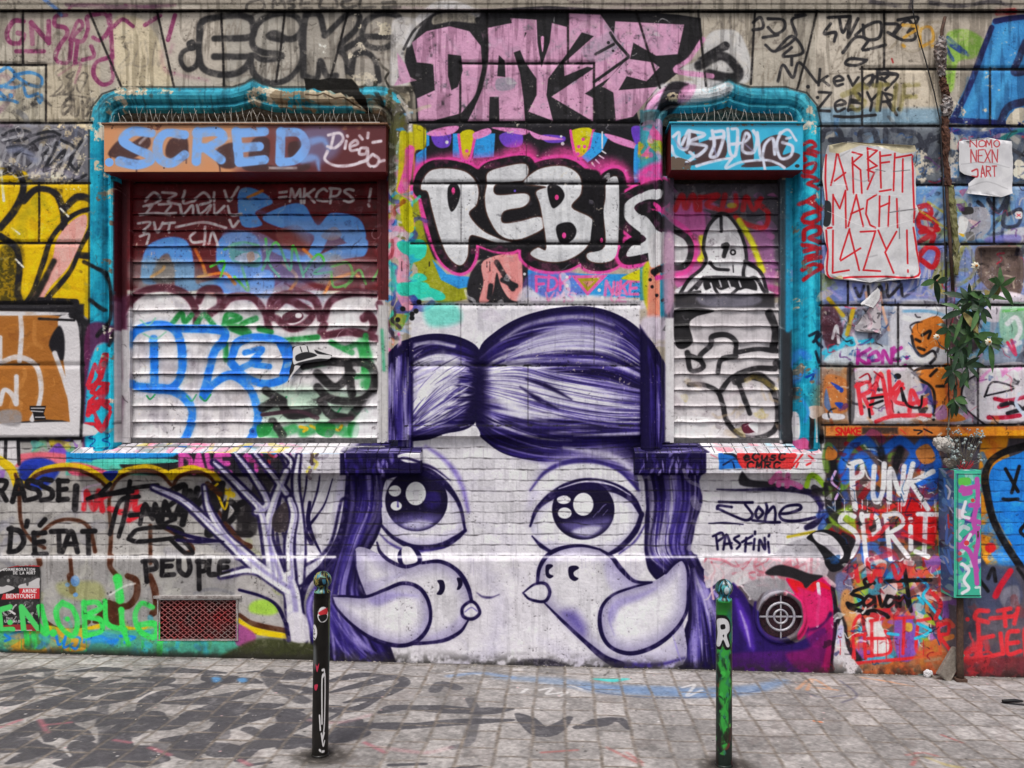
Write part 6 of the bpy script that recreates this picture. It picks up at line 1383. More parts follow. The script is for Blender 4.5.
for k_ in range(520):
    x_, y_ = r_.uniform(-420, 420), 190 * r_.random() ** 1.8
    E(['#cfcbc9', '#b9b5b2', '#2f2c2b', '#a9a19a', '#c4a0a0'][k_ % 5], x_, y_, r_.uniform(.3, .9), None, .5, .8)
jm = np.clip(1.3 - jg / 1.1, 0, 1)
jd = jm * np.clip(.55 + 1.2 * (GR_.n2 - .4), 0, .95)
GR_.img += jd[..., None] * (np.array([.40, .365, .335], np.float32) * (.8 + .5 * GR_.n3[..., None]) - GR_.img)
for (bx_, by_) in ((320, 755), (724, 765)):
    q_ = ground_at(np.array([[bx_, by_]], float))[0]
    E('#3a3531', q_[0] + 1, q_[1] + 1, 13, 11, 9, .85, 0, .2); E('#26221f', q_[0], q_[1], 6.5, 6, 2.5, .85)  # contact shade painted as a soft dark ring round each bollard foot
scrib(-420, 0, 420, 9, 160, ['#4a443e', '#5f574f', '#38332f', '#8d857c'], (1, 3), 455, .6, 8, .4, .5); scrib(-420, 10, 420, 190, 120, ['#6a6562', '#5f5a58', '#9a9592', '#75706e'], (2, 7), 456, .3, 30, .5, .6)
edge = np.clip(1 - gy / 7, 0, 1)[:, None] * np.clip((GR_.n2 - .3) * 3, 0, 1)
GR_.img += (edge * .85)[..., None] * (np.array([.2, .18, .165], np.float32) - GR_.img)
GR_.img *= (1 + .2 * (GR_.n3 - .5) + .18 * (GR_.n2 - .5))[..., None]
GR_.hgt = -jm * 1.2 + (GR_.n2 - .5) * 1.2 + (GR_.n3 - .5) * .9 + .35 * (tone[np.clip(colm + 200, 0, 399), np.clip(rowg, 0, 59)] - .5)
# ------------------------------------------------------------------ materials
def to_image(name, arr, data=False):
    h, w = arr.shape[:2]
    im = bpy.data.images.new(name, w, h, alpha=False, float_buffer=False, is_data=data)
    buf = np.ones((h, w, 4), np.float32)
    buf[..., :3] = np.clip(arr if arr.ndim == 3 else arr[..., None], 0, 1)[::-1]
    im.pixels.foreach_set(buf.ravel())
    im.update()
    im.pack()
    return im

def nodes(name):
    m = bpy.data.materials.new(name)
    m.use_nodes = True
    nt = m.node_tree
    return m, nt, nt.nodes['Principled BSDF'], nt.links

def noise_node(nt, scale, detail=4, rough=.6, vec=None):
    n = nt.nodes.new('ShaderNodeTexNoise')
    n.inputs['Scale'].default_value = scale
    n.inputs['Detail'].default_value = detail
    n.inputs['Roughness'].default_value = rough
    if vec is not None:
        nt.links.new(vec, n.inputs['Vector'])
    return n

def mixc(nt, fac, a, b, mode='MIX'):
    n = nt.nodes.new('ShaderNodeMix')
    n.data_type = 'RGBA'
    n.blend_type = mode
    for sock, v in ((n.inputs[0], fac), (n.inputs[6], a), (n.inputs[7], b)):
        if isinstance(v, bpy.types.NodeSocket):
            nt.links.new(v, sock)
        elif isinstance(v, (int, float)):
            sock.default_value = v
        else:
            sock.default_value = (*v, 1)
    return n.outputs[2]

def ramp(nt, src, a, b, lo=0.0, hi=1.0):
    n = nt.nodes.new('ShaderNodeMapRange')
    for k, v in ((1, a), (2, b), (3, lo), (4, hi)):
        n.inputs[k].default_value = v
    nt.links.new(src, n.inputs[0])
    return n.outputs[0]

def lin(c):
    c = hexc(c)
    return tuple(float(x / 12.92 if x <= .04045 else ((x + .055) / 1.055) ** 2.4) for x in c)

def painted(name, canvas, bump=.006, rough=.72, grain=.10, spec=.3, fine=260, ext='EXTEND'):
    """old paint: the sprayed colours, a grain finer than the spray map, uneven gloss and relief"""
    m, nt, p, L = nodes(name)
    im = nt.nodes.new('ShaderNodeTexImage')
    im.image = to_image(name, canvas.img)
    im.extension = ext
    im.interpolation = 'Cubic'
    geo = nt.nodes.new('ShaderNodeNewGeometry')
    n1 = noise_node(nt, fine, 3, .7, geo.outputs['Position'])
    n2 = noise_node(nt, 38, 5, .65, geo.outputs['Position'])
    g = ramp(nt, n1.outputs[0], .25, .75, 1 - grain, 1 + grain)
    cmb = nt.nodes.new('ShaderNodeCombineColor')
    for k in range(3):
        L.new(g, cmb.inputs[k])
    col = mixc(nt, 1.0, im.outputs[0], cmb.outputs[0], 'MULTIPLY')
    L.new(col, p.inputs['Base Color'])
    L.new(ramp(nt, n2.outputs[0], .3, .7, rough - .14, rough + .12), p.inputs['Roughness'])
    p.inputs['Specular IOR Level'].default_value = spec
    hm = nt.nodes.new('ShaderNodeMath'); hm.operation = 'MULTIPLY_ADD'
    L.new(n1.outputs[0], hm.inputs[0]); hm.inputs[1].default_value = .12
    if canvas.hgt.any():
        hi = nt.nodes.new('ShaderNodeTexImage')
        hi.image = to_image(name + '_relief', canvas.hgt * .25 + .5, True)
        hi.extension = ext
        hi.interpolation = 'Cubic'
        L.new(hi.outputs[0], hm.inputs[2])
    else:
        hm.inputs[2].default_value = .5
    h2 = nt.nodes.new('ShaderNodeMath'); h2.operation = 'MULTIPLY_ADD'
    L.new(n2.outputs[0], h2.inputs[0]); h2.inputs[1].default_value = .25
    L.new(hm.outputs[0], h2.inputs[2])
    b = nt.nodes.new('ShaderNodeBump')
    b.inputs['Distance'].default_value = bump
    b.inputs['Strength'].default_value = .9
    L.new(h2.outputs[0], b.inputs['Height'])
    L.new(b.outputs[0], p.inputs['Normal'])
    return m

def plain(name, col, col2=None, scale=30, rough=.7, bump=.002, metal=0.0, spec=.3):
    """a surface of two mottled tones"""
    m, nt, p, L = nodes(name)
    geo = nt.nodes.new('ShaderNodeNewGeometry')
    n = noise_node(nt, scale, 6, .65, geo.outputs['Position'])
    f = noise_node(nt, scale * 9, 3, .6, geo.outputs['Position'])
    c = mixc(nt, ramp(nt, n.outputs[0], .35, .65), lin(col), lin(col2 or col))
    g = ramp(nt, f.outputs[0], .25, .75, .82, 1.16)
    cmb = nt.nodes.new('ShaderNodeCombineColor')
    for k in range(3):
        L.new(g, cmb.inputs[k])
    L.new(mixc(nt, 1.0, c, cmb.outputs[0], 'MULTIPLY'), p.inputs['Base Color'])
    L.new(ramp(nt, n.outputs[0], .3, .7, rough - .1, min(1, rough + .12)), p.inputs['Roughness'])
    p.inputs['Metallic'].default_value = metal
    p.inputs['Specular IOR Level'].default_value = spec
    b = nt.nodes.new('ShaderNodeBump')
    b.inputs['Distance'].default_value = bump
    L.new(f.outputs[0], b.inputs['Height'])
    L.new(b.outputs[0], p.inputs['Normal'])
    return m

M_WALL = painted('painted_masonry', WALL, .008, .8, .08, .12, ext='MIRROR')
M_METAL = painted('painted_sheet_metal', WALL, .002, .55, .06, .25, ext='MIRROR')
M_BOXL = painted('shutter_box_paint_orange', BOXL, .0015, .5, .06, .3)
M_BOXR = painted('shutter_box_paint_cyan', BOXR, .0015, .42, .06, .45)
M_SILL = painted('painted_brick_sill', SILL, .005)
M_ARB = painted('wrinkled_paper', ARB, .004, .85, .03, .15, 120)
M_NEI = painted('wrinkled_paper_small', NEI, .004, .85, .03, .15, 120)
M_MEM = painted('printed_paper', MEM, .002, .6, .04, .3, 150)
M_EBX = painted('painted_cabinet', EBX, .0015, .5, .07, .4)
M_BOA = painted('black_post_paint', BOA, .0015, .42, .08, .3)
M_BOB = painted('green_post_paint', BOB, .0015, .42, .08, .3)
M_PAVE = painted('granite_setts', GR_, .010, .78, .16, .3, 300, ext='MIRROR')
M_ASPH = plain('asphalt', '#3a3a3b', '#454546', 8, .85, .004)
M_OXBLOOD = plain('oxblood_metal', '#5a1517', '#6d2022', 20, .5, .001)
M_DARK = plain('dark_recess', '#5a5045', '#3d362e', 30, .9, .004)
M_GREYSTONE = plain('grimy_moulding', '#6f685c', '#3d3830', 40, .85, .004)
M_WIRE = plain('steel_wire', '#b5aea5', '#c5beb5', 60, .5, .0005, .2)
M_RUST = plain('rusty_pipe', '#3a2c26', '#5d4438', 60, .8, .003)
M_FOIL = plain('foil_wrap', '#a9a4a4', '#6f5a52', 30, .45, .004, .3)
M_PLASTER = plain('broken_plaster', '#b59f80', '#8d7658', 30, .9, .008)
M_LEAF = plain('leaf_green', '#142a18', '#274426', 18, .4, .001, 0, .45)
M_STEM = plain('woody_stem', '#7d7466', '#5d5446', 60, .8, .002)
M_PETAL = plain('petal_white', '#d6d0bc', '#c7c2b0', 60, .6, .001)
M_YELLOW = plain('flower_heart', '#c98a2a', '#b0672a', 60, .7, .001)
M_FLUFF = plain('white_fluff', '#c9c4be', '#a39c96', 45, .95, .006)
M_DRIED = plain('dried_flower', '#a9b3b3', '#7d8a8a', 60, .8, .002)
M_RED = plain('faded_red', '#b5303c', '#8f2230', 60, .6, .001)
M_SLAB = plain('grey_slab', '#8a8178', '#6a6058', 40, .85, .005)
M_PAPER = plain('grey_white_paper', '#cfcdce', '#bdbabc', 20, .85, .002)
M_BLACK = plain('black_rubber', '#19181a', '#232124', 60, .6, .001)
M_VENT = plain('vent_metal', '#b5b3b6', '#8a8494', 40, .42, .001, .3)
M_HOLE = plain('vent_shaft', '#3a3338', '#6f4a54', 60, .9, .004)
M_MESH = plain('red_expanded_metal', '#8f2a2c', '#6d5a58', 9, .55, .001)
M_MESHB = plain('pale_grille_frame', '#a39d9a', '#6a5f5d', 30, .7, .002)
M_TAN = plain('tan_metal', '#8f6a4c', '#6a4532', 30, .6, .001)
M_CYANM = plain('cyan_metal', '#2a93ad', '#2aa3c4', 30, .5, .001)

# ------------------------------------------------------------------ helpers
COL = sc.collection
def W(px, py, d=0.0):
    """photo position on the plane d metres in front of the wall"""
    k = S_ * (D_CAM - d) / D_CAM
    return Vector((XC + (px - VPX) * k, -d, ZC + (VPY - py) * k))

def unproj(x, z, d):
    k = S_ * (D_CAM - d) / D_CAM
    return VPX + (x - XC) / k, VPY - (z - ZC) / k

def obj(name, bm, mat, parent=None, smooth=False):
    me = bpy.data.meshes.new(name)
    if isinstance(bm, bmesh.types.BMesh):
        bm.normal_update()
        bm.to_mesh(me)
        bm.free()
    else:
        me = bm
    for m in (mat if isinstance(mat, (list, tuple)) else [mat]):
        me.materials.append(m)
    if smooth:
        me.polygons.foreach_set('use_smooth', [True] * len(me.polygons))
    o = bpy.data.objects.new(name, me)
    COL.objects.link(o)
    if parent:
        o.parent = parent
        o.matrix_parent_inverse = world_mat(parent).inverted()
    return o

def world_mat(o):
    m = o.matrix_basis.copy()
    return world_mat(o.parent) @ o.matrix_parent_inverse @ m if o.parent else m

def empty(name, loc=(0, 0, 0), parent=None):
    o = bpy.data.objects.new(name, None)
    o.location = loc
    COL.objects.link(o)
    if parent:
        o.parent = parent
        o.matrix_parent_inverse = world_mat(parent).inverted()
    return o

def tag(o, label, cat=None, group=None, kind=None):
    o['label'] = label
    if cat: o['category'] = cat
    if group: o['group'] = group
    if kind: o['kind'] = kind
    return o

def uv_wall(bm, dn=0.0, canvas=None, fn=None):
    c = canvas or WALL
    uvl = bm.loops.layers.uv.verify()
    for f in bm.faces:
        for l in f.loops:
            u, v = fn(l.vert.co) if fn else unproj(l.vert.co.x, l.vert.co.z, dn)
            l[uvl].uv = ((u - c.u0) / (c.u1 - c.u0), 1 - (v - c.v0) / (c.v1 - c.v0))

def add_box(bm, x0, x1, y0, y1, z0, z1, bevel=0.0):
    r = bmesh.ops.create_cube(bm, size=1.0)
    vs = r['verts']
    bmesh.ops.scale(bm, vec=(x1 - x0, y1 - y0, z1 - z0), verts=vs)
    bmesh.ops.translate(bm, vec=((x0 + x1) / 2, (y0 + y1) / 2, (z0 + z1) / 2), verts=vs)
    if bevel:
        es = {e for v in vs for e in v.link_edges}
        bmesh.ops.bevel(bm, geom=list(es), offset=bevel, segments=2, affect='EDGES', profile=.6)

def box_px(bm, px0, px1, py0, py1, d0, d1, bevel=0.0):
    """box whose front face (distance d1 from the wall) fills that part of the photo"""
    a, b = W(px0, py1, d1), W(px1, py0, d1)
    add_box(bm, a.x, b.x, -d1, -d0, a.z, b.z, bevel)

def add_tube(bm, pts, r, seg=8, cap=True):
    P = [Vector(p) for p in pts]
    R = r if isinstance(r, (list, tuple)) else [r] * len(P)
    rings = []
    up = Vector((0, 0, 1))
    for i, p in enumerate(P):
        t = (P[min(i + 1, len(P) - 1)] - P[max(i - 1, 0)]).normalized()
        ref = up if abs(t.dot(up)) < .95 else Vector((1, 0, 0))
        a = t.cross(ref).normalized()
        b = a.cross(t).normalized()
        rings.append([bm.verts.new(p + (a * math.cos(2 * math.pi * k / seg) + b * math.sin(2 * math.pi * k / seg)) * R[i]) for k in range(seg)])
    for A, B in zip(rings, rings[1:]):
        for k in range(seg):
            bm.faces.new((A[k], A[(k + 1) % seg], B[(k + 1) % seg], B[k]))
    if cap and seg > 2:
        bm.faces.new(rings[0][::-1])
        bm.faces.new(rings[-1])

def extrude_profile(bm, prof, x0, x1, nx=1):
    """prof: (y, z) points, swept along X"""
    cols = []
    for i in range(nx + 1):
        x = x0 + (x1 - x0) * i / nx
        cols.append([bm.verts.new((x, y, zz)) for y, zz in prof])
    for A, B in zip(cols, cols[1:]):
        for k in range(len(prof) - 1):
            bm.faces.new((A[k], A[k + 1], B[k + 1], B[k]))
    return cols

# ------------------------------------------------------------------ ground
def ground_z(x):
    return GZ0 + GM * x

def sheet(name, x0, x1, y0, y1, dz, mat, nx=1, uv=False):
    bm = bmesh.new()
    vs = [bm.verts.new((x, y, ground_z(x) + dz)) for x, y in ((x0, y0), (x1, y0), (x1, y1), (x0, y1))]
    bm.faces.new(vs)
    if uv:
        uvl = bm.loops.layers.uv.verify()
        for f in bm.faces:
            for l in f.loops:
                u, v = l.vert.co.x * 100, -l.vert.co.y * 100
                l[uvl].uv = ((u - GR_.u0) / (GR_.u1 - GR_.u0), 1 - (v - GR_.v0) / (GR_.v1 - GR_.v0))
    return obj(name, bm, mat)
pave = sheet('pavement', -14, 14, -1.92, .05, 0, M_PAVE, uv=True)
tag(pave, 'grey granite sett pavement with black and blue paint', kind='structure')
road = sheet('road', -120, 120, -160, -2.07, -.13, M_ASPH)
tag(road, 'asphalt street', kind='structure')
bm = bmesh.new()
for i in range(28):
    a, b = -14 + i, -13 + i - .006
    vs = []
    for x in (a, b):
        zt = ground_z(x)
        vs.append([bm.verts.new((x, y, zt + dz)) for y, dz in ((-1.9205, 0), (-2.055, 0), (-2.065, -.012), (-2.0695, -.2), (-1.9205, -.2))])
    for k in range(5):
        bm.faces.new((vs[0][k], vs[0][(k + 1) % 5], vs[1][(k + 1) % 5], vs[1][k]))
    bm.faces.new(vs[0][::-1]); bm.faces.new(vs[1])
tag(obj('kerb', bm, M_SLAB), 'granite kerb', kind='structure')

# ------------------------------------------------------------------ the building: wall grid cut into its painted parts
bld = empty('building', (0, 0, ground_z(0)))
tag(bld, 'stone and brick house front with two shuttered windows, covered in graffiti', 'building')
STEP = 2
gu = np.arange(-128, 1152 + STEP, STEP, dtype=float)
gv = np.arange(-64, 704 + STEP, STEP, dtype=float)
UU, VV = np.meshgrid(gu, gv)
dep = np.zeros_like(UU)
for (y, x0, x1) in STONE_H:
    dd = np.hypot(np.clip(np.maximum(x0 - UU, UU - x1), 0, None), VV - (y + UU * .0012))
    dep = np.minimum(dep, -.013 * np.clip(1.3 - dd / 2.0, 0, 1))
for (x0, y0, x1, y1) in STONE_V:
    L2 = (x1 - x0) ** 2 + (y1 - y0) ** 2
    t = np.clip(((UU - x0) * (x1 - x0) + (VV - y0) * (y1 - y0)) / L2, 0, 1)
    dd = np.hypot(UU - x0 - t * (x1 - x0), VV - y0 - t * (y1 - y0))
    dep = np.minimum(dep, -.010 * np.clip(1.3 - dd / 2.0, 0, 1))
dep = np.where((VV >= 426) & (VV <= 436) & (UU > 398) & (UU < 640), .014, dep)
dep = np.where((VV > 436.5) & (VV < 555), -.022, dep)
dep = np.where(VV >= 559, .014, dep)
dep = np.where((VV >= 555) & (VV < 559), -.004, dep)
nz = fbm(UU.shape[0], UU.shape[1], 24, 4, np.random.default_rng(77))
dep = dep + (nz - .5) * .010 * np.where(VV < 556, 1, 1.6)
gap = (UU > 979) & (UU < 1020) & (VV > 249) & (VV < 296)                 # a missing stone skin near the right end
dep = np.where(gap, -.03 + (nz - .5) * .03, dep)
dn_row = np.where((VV > 436.5) & (VV < 557), -.02, np.where(VV >= 557, .014, 0.0))
kk = S_ * (D_CAM - dep) / D_CAM
PX = XC + (UU - VPX) * kk
PZ = ZC + (VPY - VV) * kk
co = np.stack([PX, -dep, PZ], -1).reshape(-1, 3)
ny, nx = UU.shape
uc, vc = gu[:-1] + 1, gv[:-1] + 1
CU, CW = np.meshgrid(uc, vc)
hole = ((CU > 104) & (CU < 398) & (CW > 98) & (CW < 446)) | ((CU > 652) & (CU < 806) & (CW > 98) & (CW < 446))
hole |= np.hypot(CU - 780.5, CW - 616.5) < 23
hole |= (CU > 159) & (CU < 236) & (CW > 599) & (CW < 640)
part = np.zeros(CU.shape, int)
NAMES = ['stone_wall', 'brick_wall', 'plinth']
LABELS = [None, None, None]
PARENT = [None] * 3
part[CW > 437] = 1
part[CW > 557] = 2

class Probe:
    pass
def poly_mask(paths, sm=True):
    M = np.zeros(CU.shape, bool)
    for s in ([paths] if isinstance(paths, str) else paths):
        P = pp(s)
        if sm:
            P = crom(P, True, 5)
        Q = np.roll(P, -1, 0)
        m = np.zeros(CU.shape, bool)
        for (x0, y0), (x1, y1) in zip(P, Q):
            if y0 == y1:
                continue
            j = np.nonzero((vc >= min(y0, y1)) & (vc < max(y0, y1)))[0]
            if len(j):
                xc = x0 + (vc[j] - y0) * (x1 - x0) / (y1 - y0)
                m[j] ^= uc[None] < xc[:, None]
        M |= m
    return M
def region(name, mask, label=None, under=None):
    NAMES.append(name); LABELS.append(label); PARENT.append(under)
    part[mask] = len(NAMES) - 1
    return len(NAMES) - 1
z(384, 0, 3.048)
region('painted_lettering', poly_mask(["60,150 90,80 150,25 300,20 500,15 700,25 900,40 980,60 1110,110 1110,250 980,245 835,280 765,345 780,380 98,380 95,290 30,270"], False), 'pink DAYZE lettering on black')
z(180, 0, 4.096)
region('painted_lettering', poly_mask(["-5,200 30,160 70,160 75,80 150,55 400,45 560,50 720,35 800,55 880,50 930,100 900,170 830,210 840,345 370,355 200,325 100,300 30,300 -5,260"], False), 'dark outlined ESK lettering on bare stone')
z(0, 0, 4)
region('painted_tag', poly_mask(["10,60 220,40 440,40 440,350 380,350 220,270 20,220"], False), 'purple handwritten tag')
z(400, 110, 3.413)
region('painted_lettering', poly_mask(["60,180 180,160 300,160 430,140 560,140 650,190 690,180 760,190 800,240 840,260 840,540 720,570 600,550 450,560 400,490 330,520 260,480 220,565 140,540 80,400 50,300"], False), 'silver REBUS lettering with black and pink outline')
z(0, 150, 2.56)
region('painted_lettering', poly_mask(["-330,50 60,60 100,95 160,120 240,115 285,215 250,270 290,340 270,410 230,450 180,400 -330,400"], False), 'yellow bubble lettering with black outline')
region('painted_lettering', poly_mask(["-330,405 175,405 205,440 212,600 208,742 -330,742"], False), 'brown and white lettering')
z(768, 0, 4)
region('painted_lettering', poly_mask(["905,75 1536,55 1536,500 735,495 800,340"], False), 'bright blue lettering with navy outline')
z()
region('painted_tag', poly_mask(["818,14 906,14 906,122 818,122"], False), 'black handwritten tags on bare stone')
region('painted_lettering', poly_mask(["-128,470 60,452 330,470 300,540 232,600 160,600 150,552 -128,552"], False), 'black protest words on grey bricks')
region('painted_lettering', poly_mask(["-128,602 158,600 160,648 -128,648"], False), 'light green scrawled letters')
region('painted_lettering', poly_mask(["706,485 815,487 820,505 818,535 770,556 702,556 694,530"], False), 'violet JONE PAS FINI lettering')
region('painted_lettering', poly_mask(["832,442 936,442 940,564 832,564"], False), 'white PUNK SPIRIT lettering')
region('painted_lettering', poly_mask(["848,576 936,576 950,664 848,668"], False), 'red PASTER lettering under black script')
region('painted_lettering', poly_mask(["970,602 1040,606 1040,672 968,672"], False), 'red tag on grey paint')
region('painted_figure', poly_mask(["990,450 1100,440 1100,660 1026,570 1000,520 986,480"]), 'round blue head outlined in black')
region('painted_figure', poly_mask(["910,335 914,325 938,316 948,330 946,360 960,420 936,420 930,396 911,375 918,362 914,350"], False), 'orange face with black features')
z(730, 560, 5.906)
region('painted_figure', poly_mask(["100,120 300,40 560,60 615,160 625,400 605,672 0,672 0,170"], False), 'purple and crimson figure around the round vent')
z(370, 290, 3.2)
mural = poly_mask([BUN, BANG])
z(130, 440, 3.2)
tree_m = np.zeros(CU.shape, bool)
for w_, q in BR:
    P = crom(pp(q)); R = np.interp(np.linspace(0, 1, len(P)), np.linspace(0, 1, len(w_)), w_) / 6.4 + 2.4
    for i in range(len(P) - 1):
        t = np.linspace(0, 1, 4)[:, None]
        for p_, r1 in zip(P[i] * (1 - t) + P[i + 1] * t, np.full(4, R[i])):
            tree_m |= np.hypot(CU - p_[0], CW - p_[1]) < r1
z()
mural |= poly_mask([LL, RL], True) | poly_mask(["345,437 640,437 690,560 690,668 345,668 330,560"], False)
i_m = region('mural', mural & ~(CW > 680), 'violet mural of a wide-eyed girl with two birds')
z(320, 430, 3.07)
region('painted_eye', poly_mask(["196,150 230,125 290,112 345,128 395,168 436,235 452,310 400,355 330,372 260,362 205,315 186,270"]), None, i_m)
region('painted_bird', poly_mask(["38,510 140,505 110,430 108,372 130,360 175,378 215,402 265,418 315,404 370,400 425,428 460,480 470,525 492,555 470,582 455,590 430,625 380,652 310,660 210,662 150,640 90,595 50,550"], False), 'small bird facing right', i_m)
z(510, 430, 3.07)
region('painted_eye', poly_mask(["62,295 85,240 145,190 230,162 320,172 378,210 408,262 385,315 335,370 280,388 130,378 70,328"]), None, i_m)
region('painted_bird', poly_mask(["82,468 90,425 115,385 160,360 220,352 275,366 312,390 342,428 382,464 435,466 480,440 505,408 530,397 548,430 548,500 540,565 532,720 340,722 290,702 230,652 160,588 105,532 60,525 38,500 75,474"], False), 'small bird facing left', i_m)
z()
region('painted_branches', tree_m, 'white bare branches outlined in violet')

region('brick_wall', (part == 1) & (CU > 520))
part[hole] = -1
idx = np.arange(ny * nx).reshape(ny, nx)
quads = np.stack([idx[:-1, :-1], idx[1:, :-1], idx[1:, 1:], idx[:-1, 1:]], -1)
uvu = (UU - WALL.u0) / (WALL.u1 - WALL.u0)
uvv = 1 - (VV - WALL.v0) / (WALL.v1 - WALL.v0)
uvs = np.stack([uvu, uvv], -1).reshape(-1, 2)
built = {}
for k, nm in enumerate(NAMES):
    q = quads[part == k]
    if not len(q):
        continue
    used, inv = np.unique(q.ravel(), return_inverse=True)
    me = bpy.data.meshes.new(nm)
    me.vertices.add(len(used)); me.vertices.foreach_set('co', co[used].ravel())
    me.loops.add(len(inv)); me.loops.foreach_set('vertex_index', inv)
    me.polygons.add(len(q)); me.polygons.foreach_set('loop_start', np.arange(len(q)) * 4)
    me.update(calc_edges=True)
    ul = me.uv_layers.new(name='UVMap')
    ul.data.foreach_set('uv', uvs[q.ravel()].ravel())
    o = obj(nm, me, M_WALL, built[PARENT[k]] if PARENT[k] is not None else bld)
    if LABELS[k]:
        o['label'] = LABELS[k]
    built[k] = o

# the rest of the facade beyond the framed part, same masonry
for (a, b) in ((-760, -128), (1152, 1784)):
    bm = bmesh.new()
    for (v0, v1, d) in ((-64, 437, 0), (437, 556, -.022), (556, 712, .014)):
        p = [W(a, v1, d), W(b, v1, d), W(b, v0, d), W(a, v0, d)]
        bm.faces.new([bm.verts.new(q) for q in p])
    uv_wall(bm, 0)
    obj('side_wall', bm, M_WALL, bld)
bm = bmesh.new()
a, b = W(-760, -64, 0), W(1784, -700, 0)
bm.faces.new([bm.verts.new(q) for q in ((a.x, 0, a.z), (b.x, 0, a.z), (b.x, 0, b.z), (a.x, 0, b.z))])
obj('upper_wall', bm, plain('upper_stone', '#aca294', '#958b7e', 6, .85, .004), bld)
# cornice
bm = bmesh.new()
prof = []
for (py, d) in ((-64, .0), (-63.5, .06), (-30, .06), (-26, .045), (-8, .042), (-4, .036), (3, .034), (5, .030), (8.8, .028), (9.4, .022), (9.6, .0)):
    q = W(0, py, d)
    prof.append((-d, q.z))
extrude_profile(bm, prof, W(-760, 0).x, W(1784, 0).x, 40)
bmesh.ops.reverse_faces(bm, faces=bm.faces)
uv_wall(bm, .03)
obj('cornice', bm, M_WALL, bld)
# orange ledge at the right, with worn edges
bm = bmesh.new()
box_px(bm, 826, 1152, 425.5, 436, -.02, .03, .004)
uv_wall(bm, .03)
obj('ledge', bm, M_WALL, bld)

# ------------------------------------------------------------------ windows
def frame_path(x0, x1, xb0, xb1, top, peak, r=34, gap=None):
    """outer outline of the moulding, photo pixels, bottom left -> top -> bottom right"""
    P = [(x0, xb0)]
    for y in range(int(xb0) - 20, int(top + r) + 8, -20):
        P.append((x0, y))
    for k in range(0, 9):
        a = math.pi - k / 8 * math.pi / 2
        P.append((x0 + r + r * math.cos(a), top + r - r * math.sin(a)))
    xm = peak
    P += [(xm - 40, top), (xm - 22, top - 1), (xm - 11, top - 4), (xm - 4, top - 7.5), (xm, top - 9.5), (xm + 4, top - 7.5), (xm + 11, top - 4), (xm + 22, top - 1), (xm + 40, top)]
    for k in range(0, 9):
        a = math.pi / 2 - k / 8 * math.pi / 2
        P.append((x1 - r + r * math.cos(a), top + r - r * math.sin(a)))
    for y in range(int(top + r) + 12, int(xb1), 20):
        P.append((x1, y))
    P.append((x1, xb1))
    return P
PROF = [(0, -.008), (.5, .012), (2, .026), (4.5, .038), (8, .043), (11.5, .038), (14, .026), (15.2, .010), (16.2, .010), (17, .018), (19, .020), (20.6, .012), (21.6, -.004), (22.5, -.02), (22.5, -.14)]
def moulding(path, prof, parent, name='moulding', cut=None, dn=.03, mat=None, end=None):
    P = np.array(path, float)
    T = np.gradient(P, axis=0)
    T /= np.linalg.norm(T, axis=1)[:, None] + 1e-9
    N = np.stack([-T[:, 1], T[:, 0]], 1)          # points into the opening (photo y is down)
    bm = bmesh.new()
    rows = []
    rr_ = random.Random(3)
    for p, n in zip(P, N):
        if cut and cut[0] < p[0] < cut[1] and p[1] < 130:
            rows.append(None)
            continue
        row = []
        for (u, d) in prof:
            q = p + n * u
            row.append(bm.verts.new(W(q[0], q[1], .03) + Vector((0, .03 - d + rr_.uniform(-.002, .002), 0))))
        rows.append(row)
    for A, B in zip(rows, rows[1:]):
        if A and B:
            for k in range(len(prof) - 1):
                bm.faces.new((A[k], B[k], B[k + 1], A[k + 1]))
    uv_wall(bm, .03)
    return obj(name, bm, mat or M_WALL, parent)

def wire_strip(parent, px0, px1, py, h, d, seed):
    bm = bmesh.new()
    r = random.Random(seed)
    n = int((px1 - px0) / 6.5)
    for i in range(n):
        x = px0 + (px1 - px0) * (i + .5) / n + r.uniform(-.8, .8)
        for lean in (r.uniform(-5, -.5), r.uniform(-1, 5))[:r.choice((1, 2, 2))]:
            a = W(x, py, d)
            b = W(x + lean, py - h * r.uniform(.5, 1.1), d - .02 + r.uniform(-.02, .02))
            add_tube(bm, [a, a * .5 + b * .5 + Vector((r.uniform(-.006, .006), -.006, .002)), b], .0009, 4)
    a, b = W(px0, py, d), W(px1, py, d)
    add_box(bm, a.x, b.x, a.y - .008, a.y + .008, a.z - .002, a.z + .004)
    return obj('bird_spikes', bm, M_WIRE, parent)

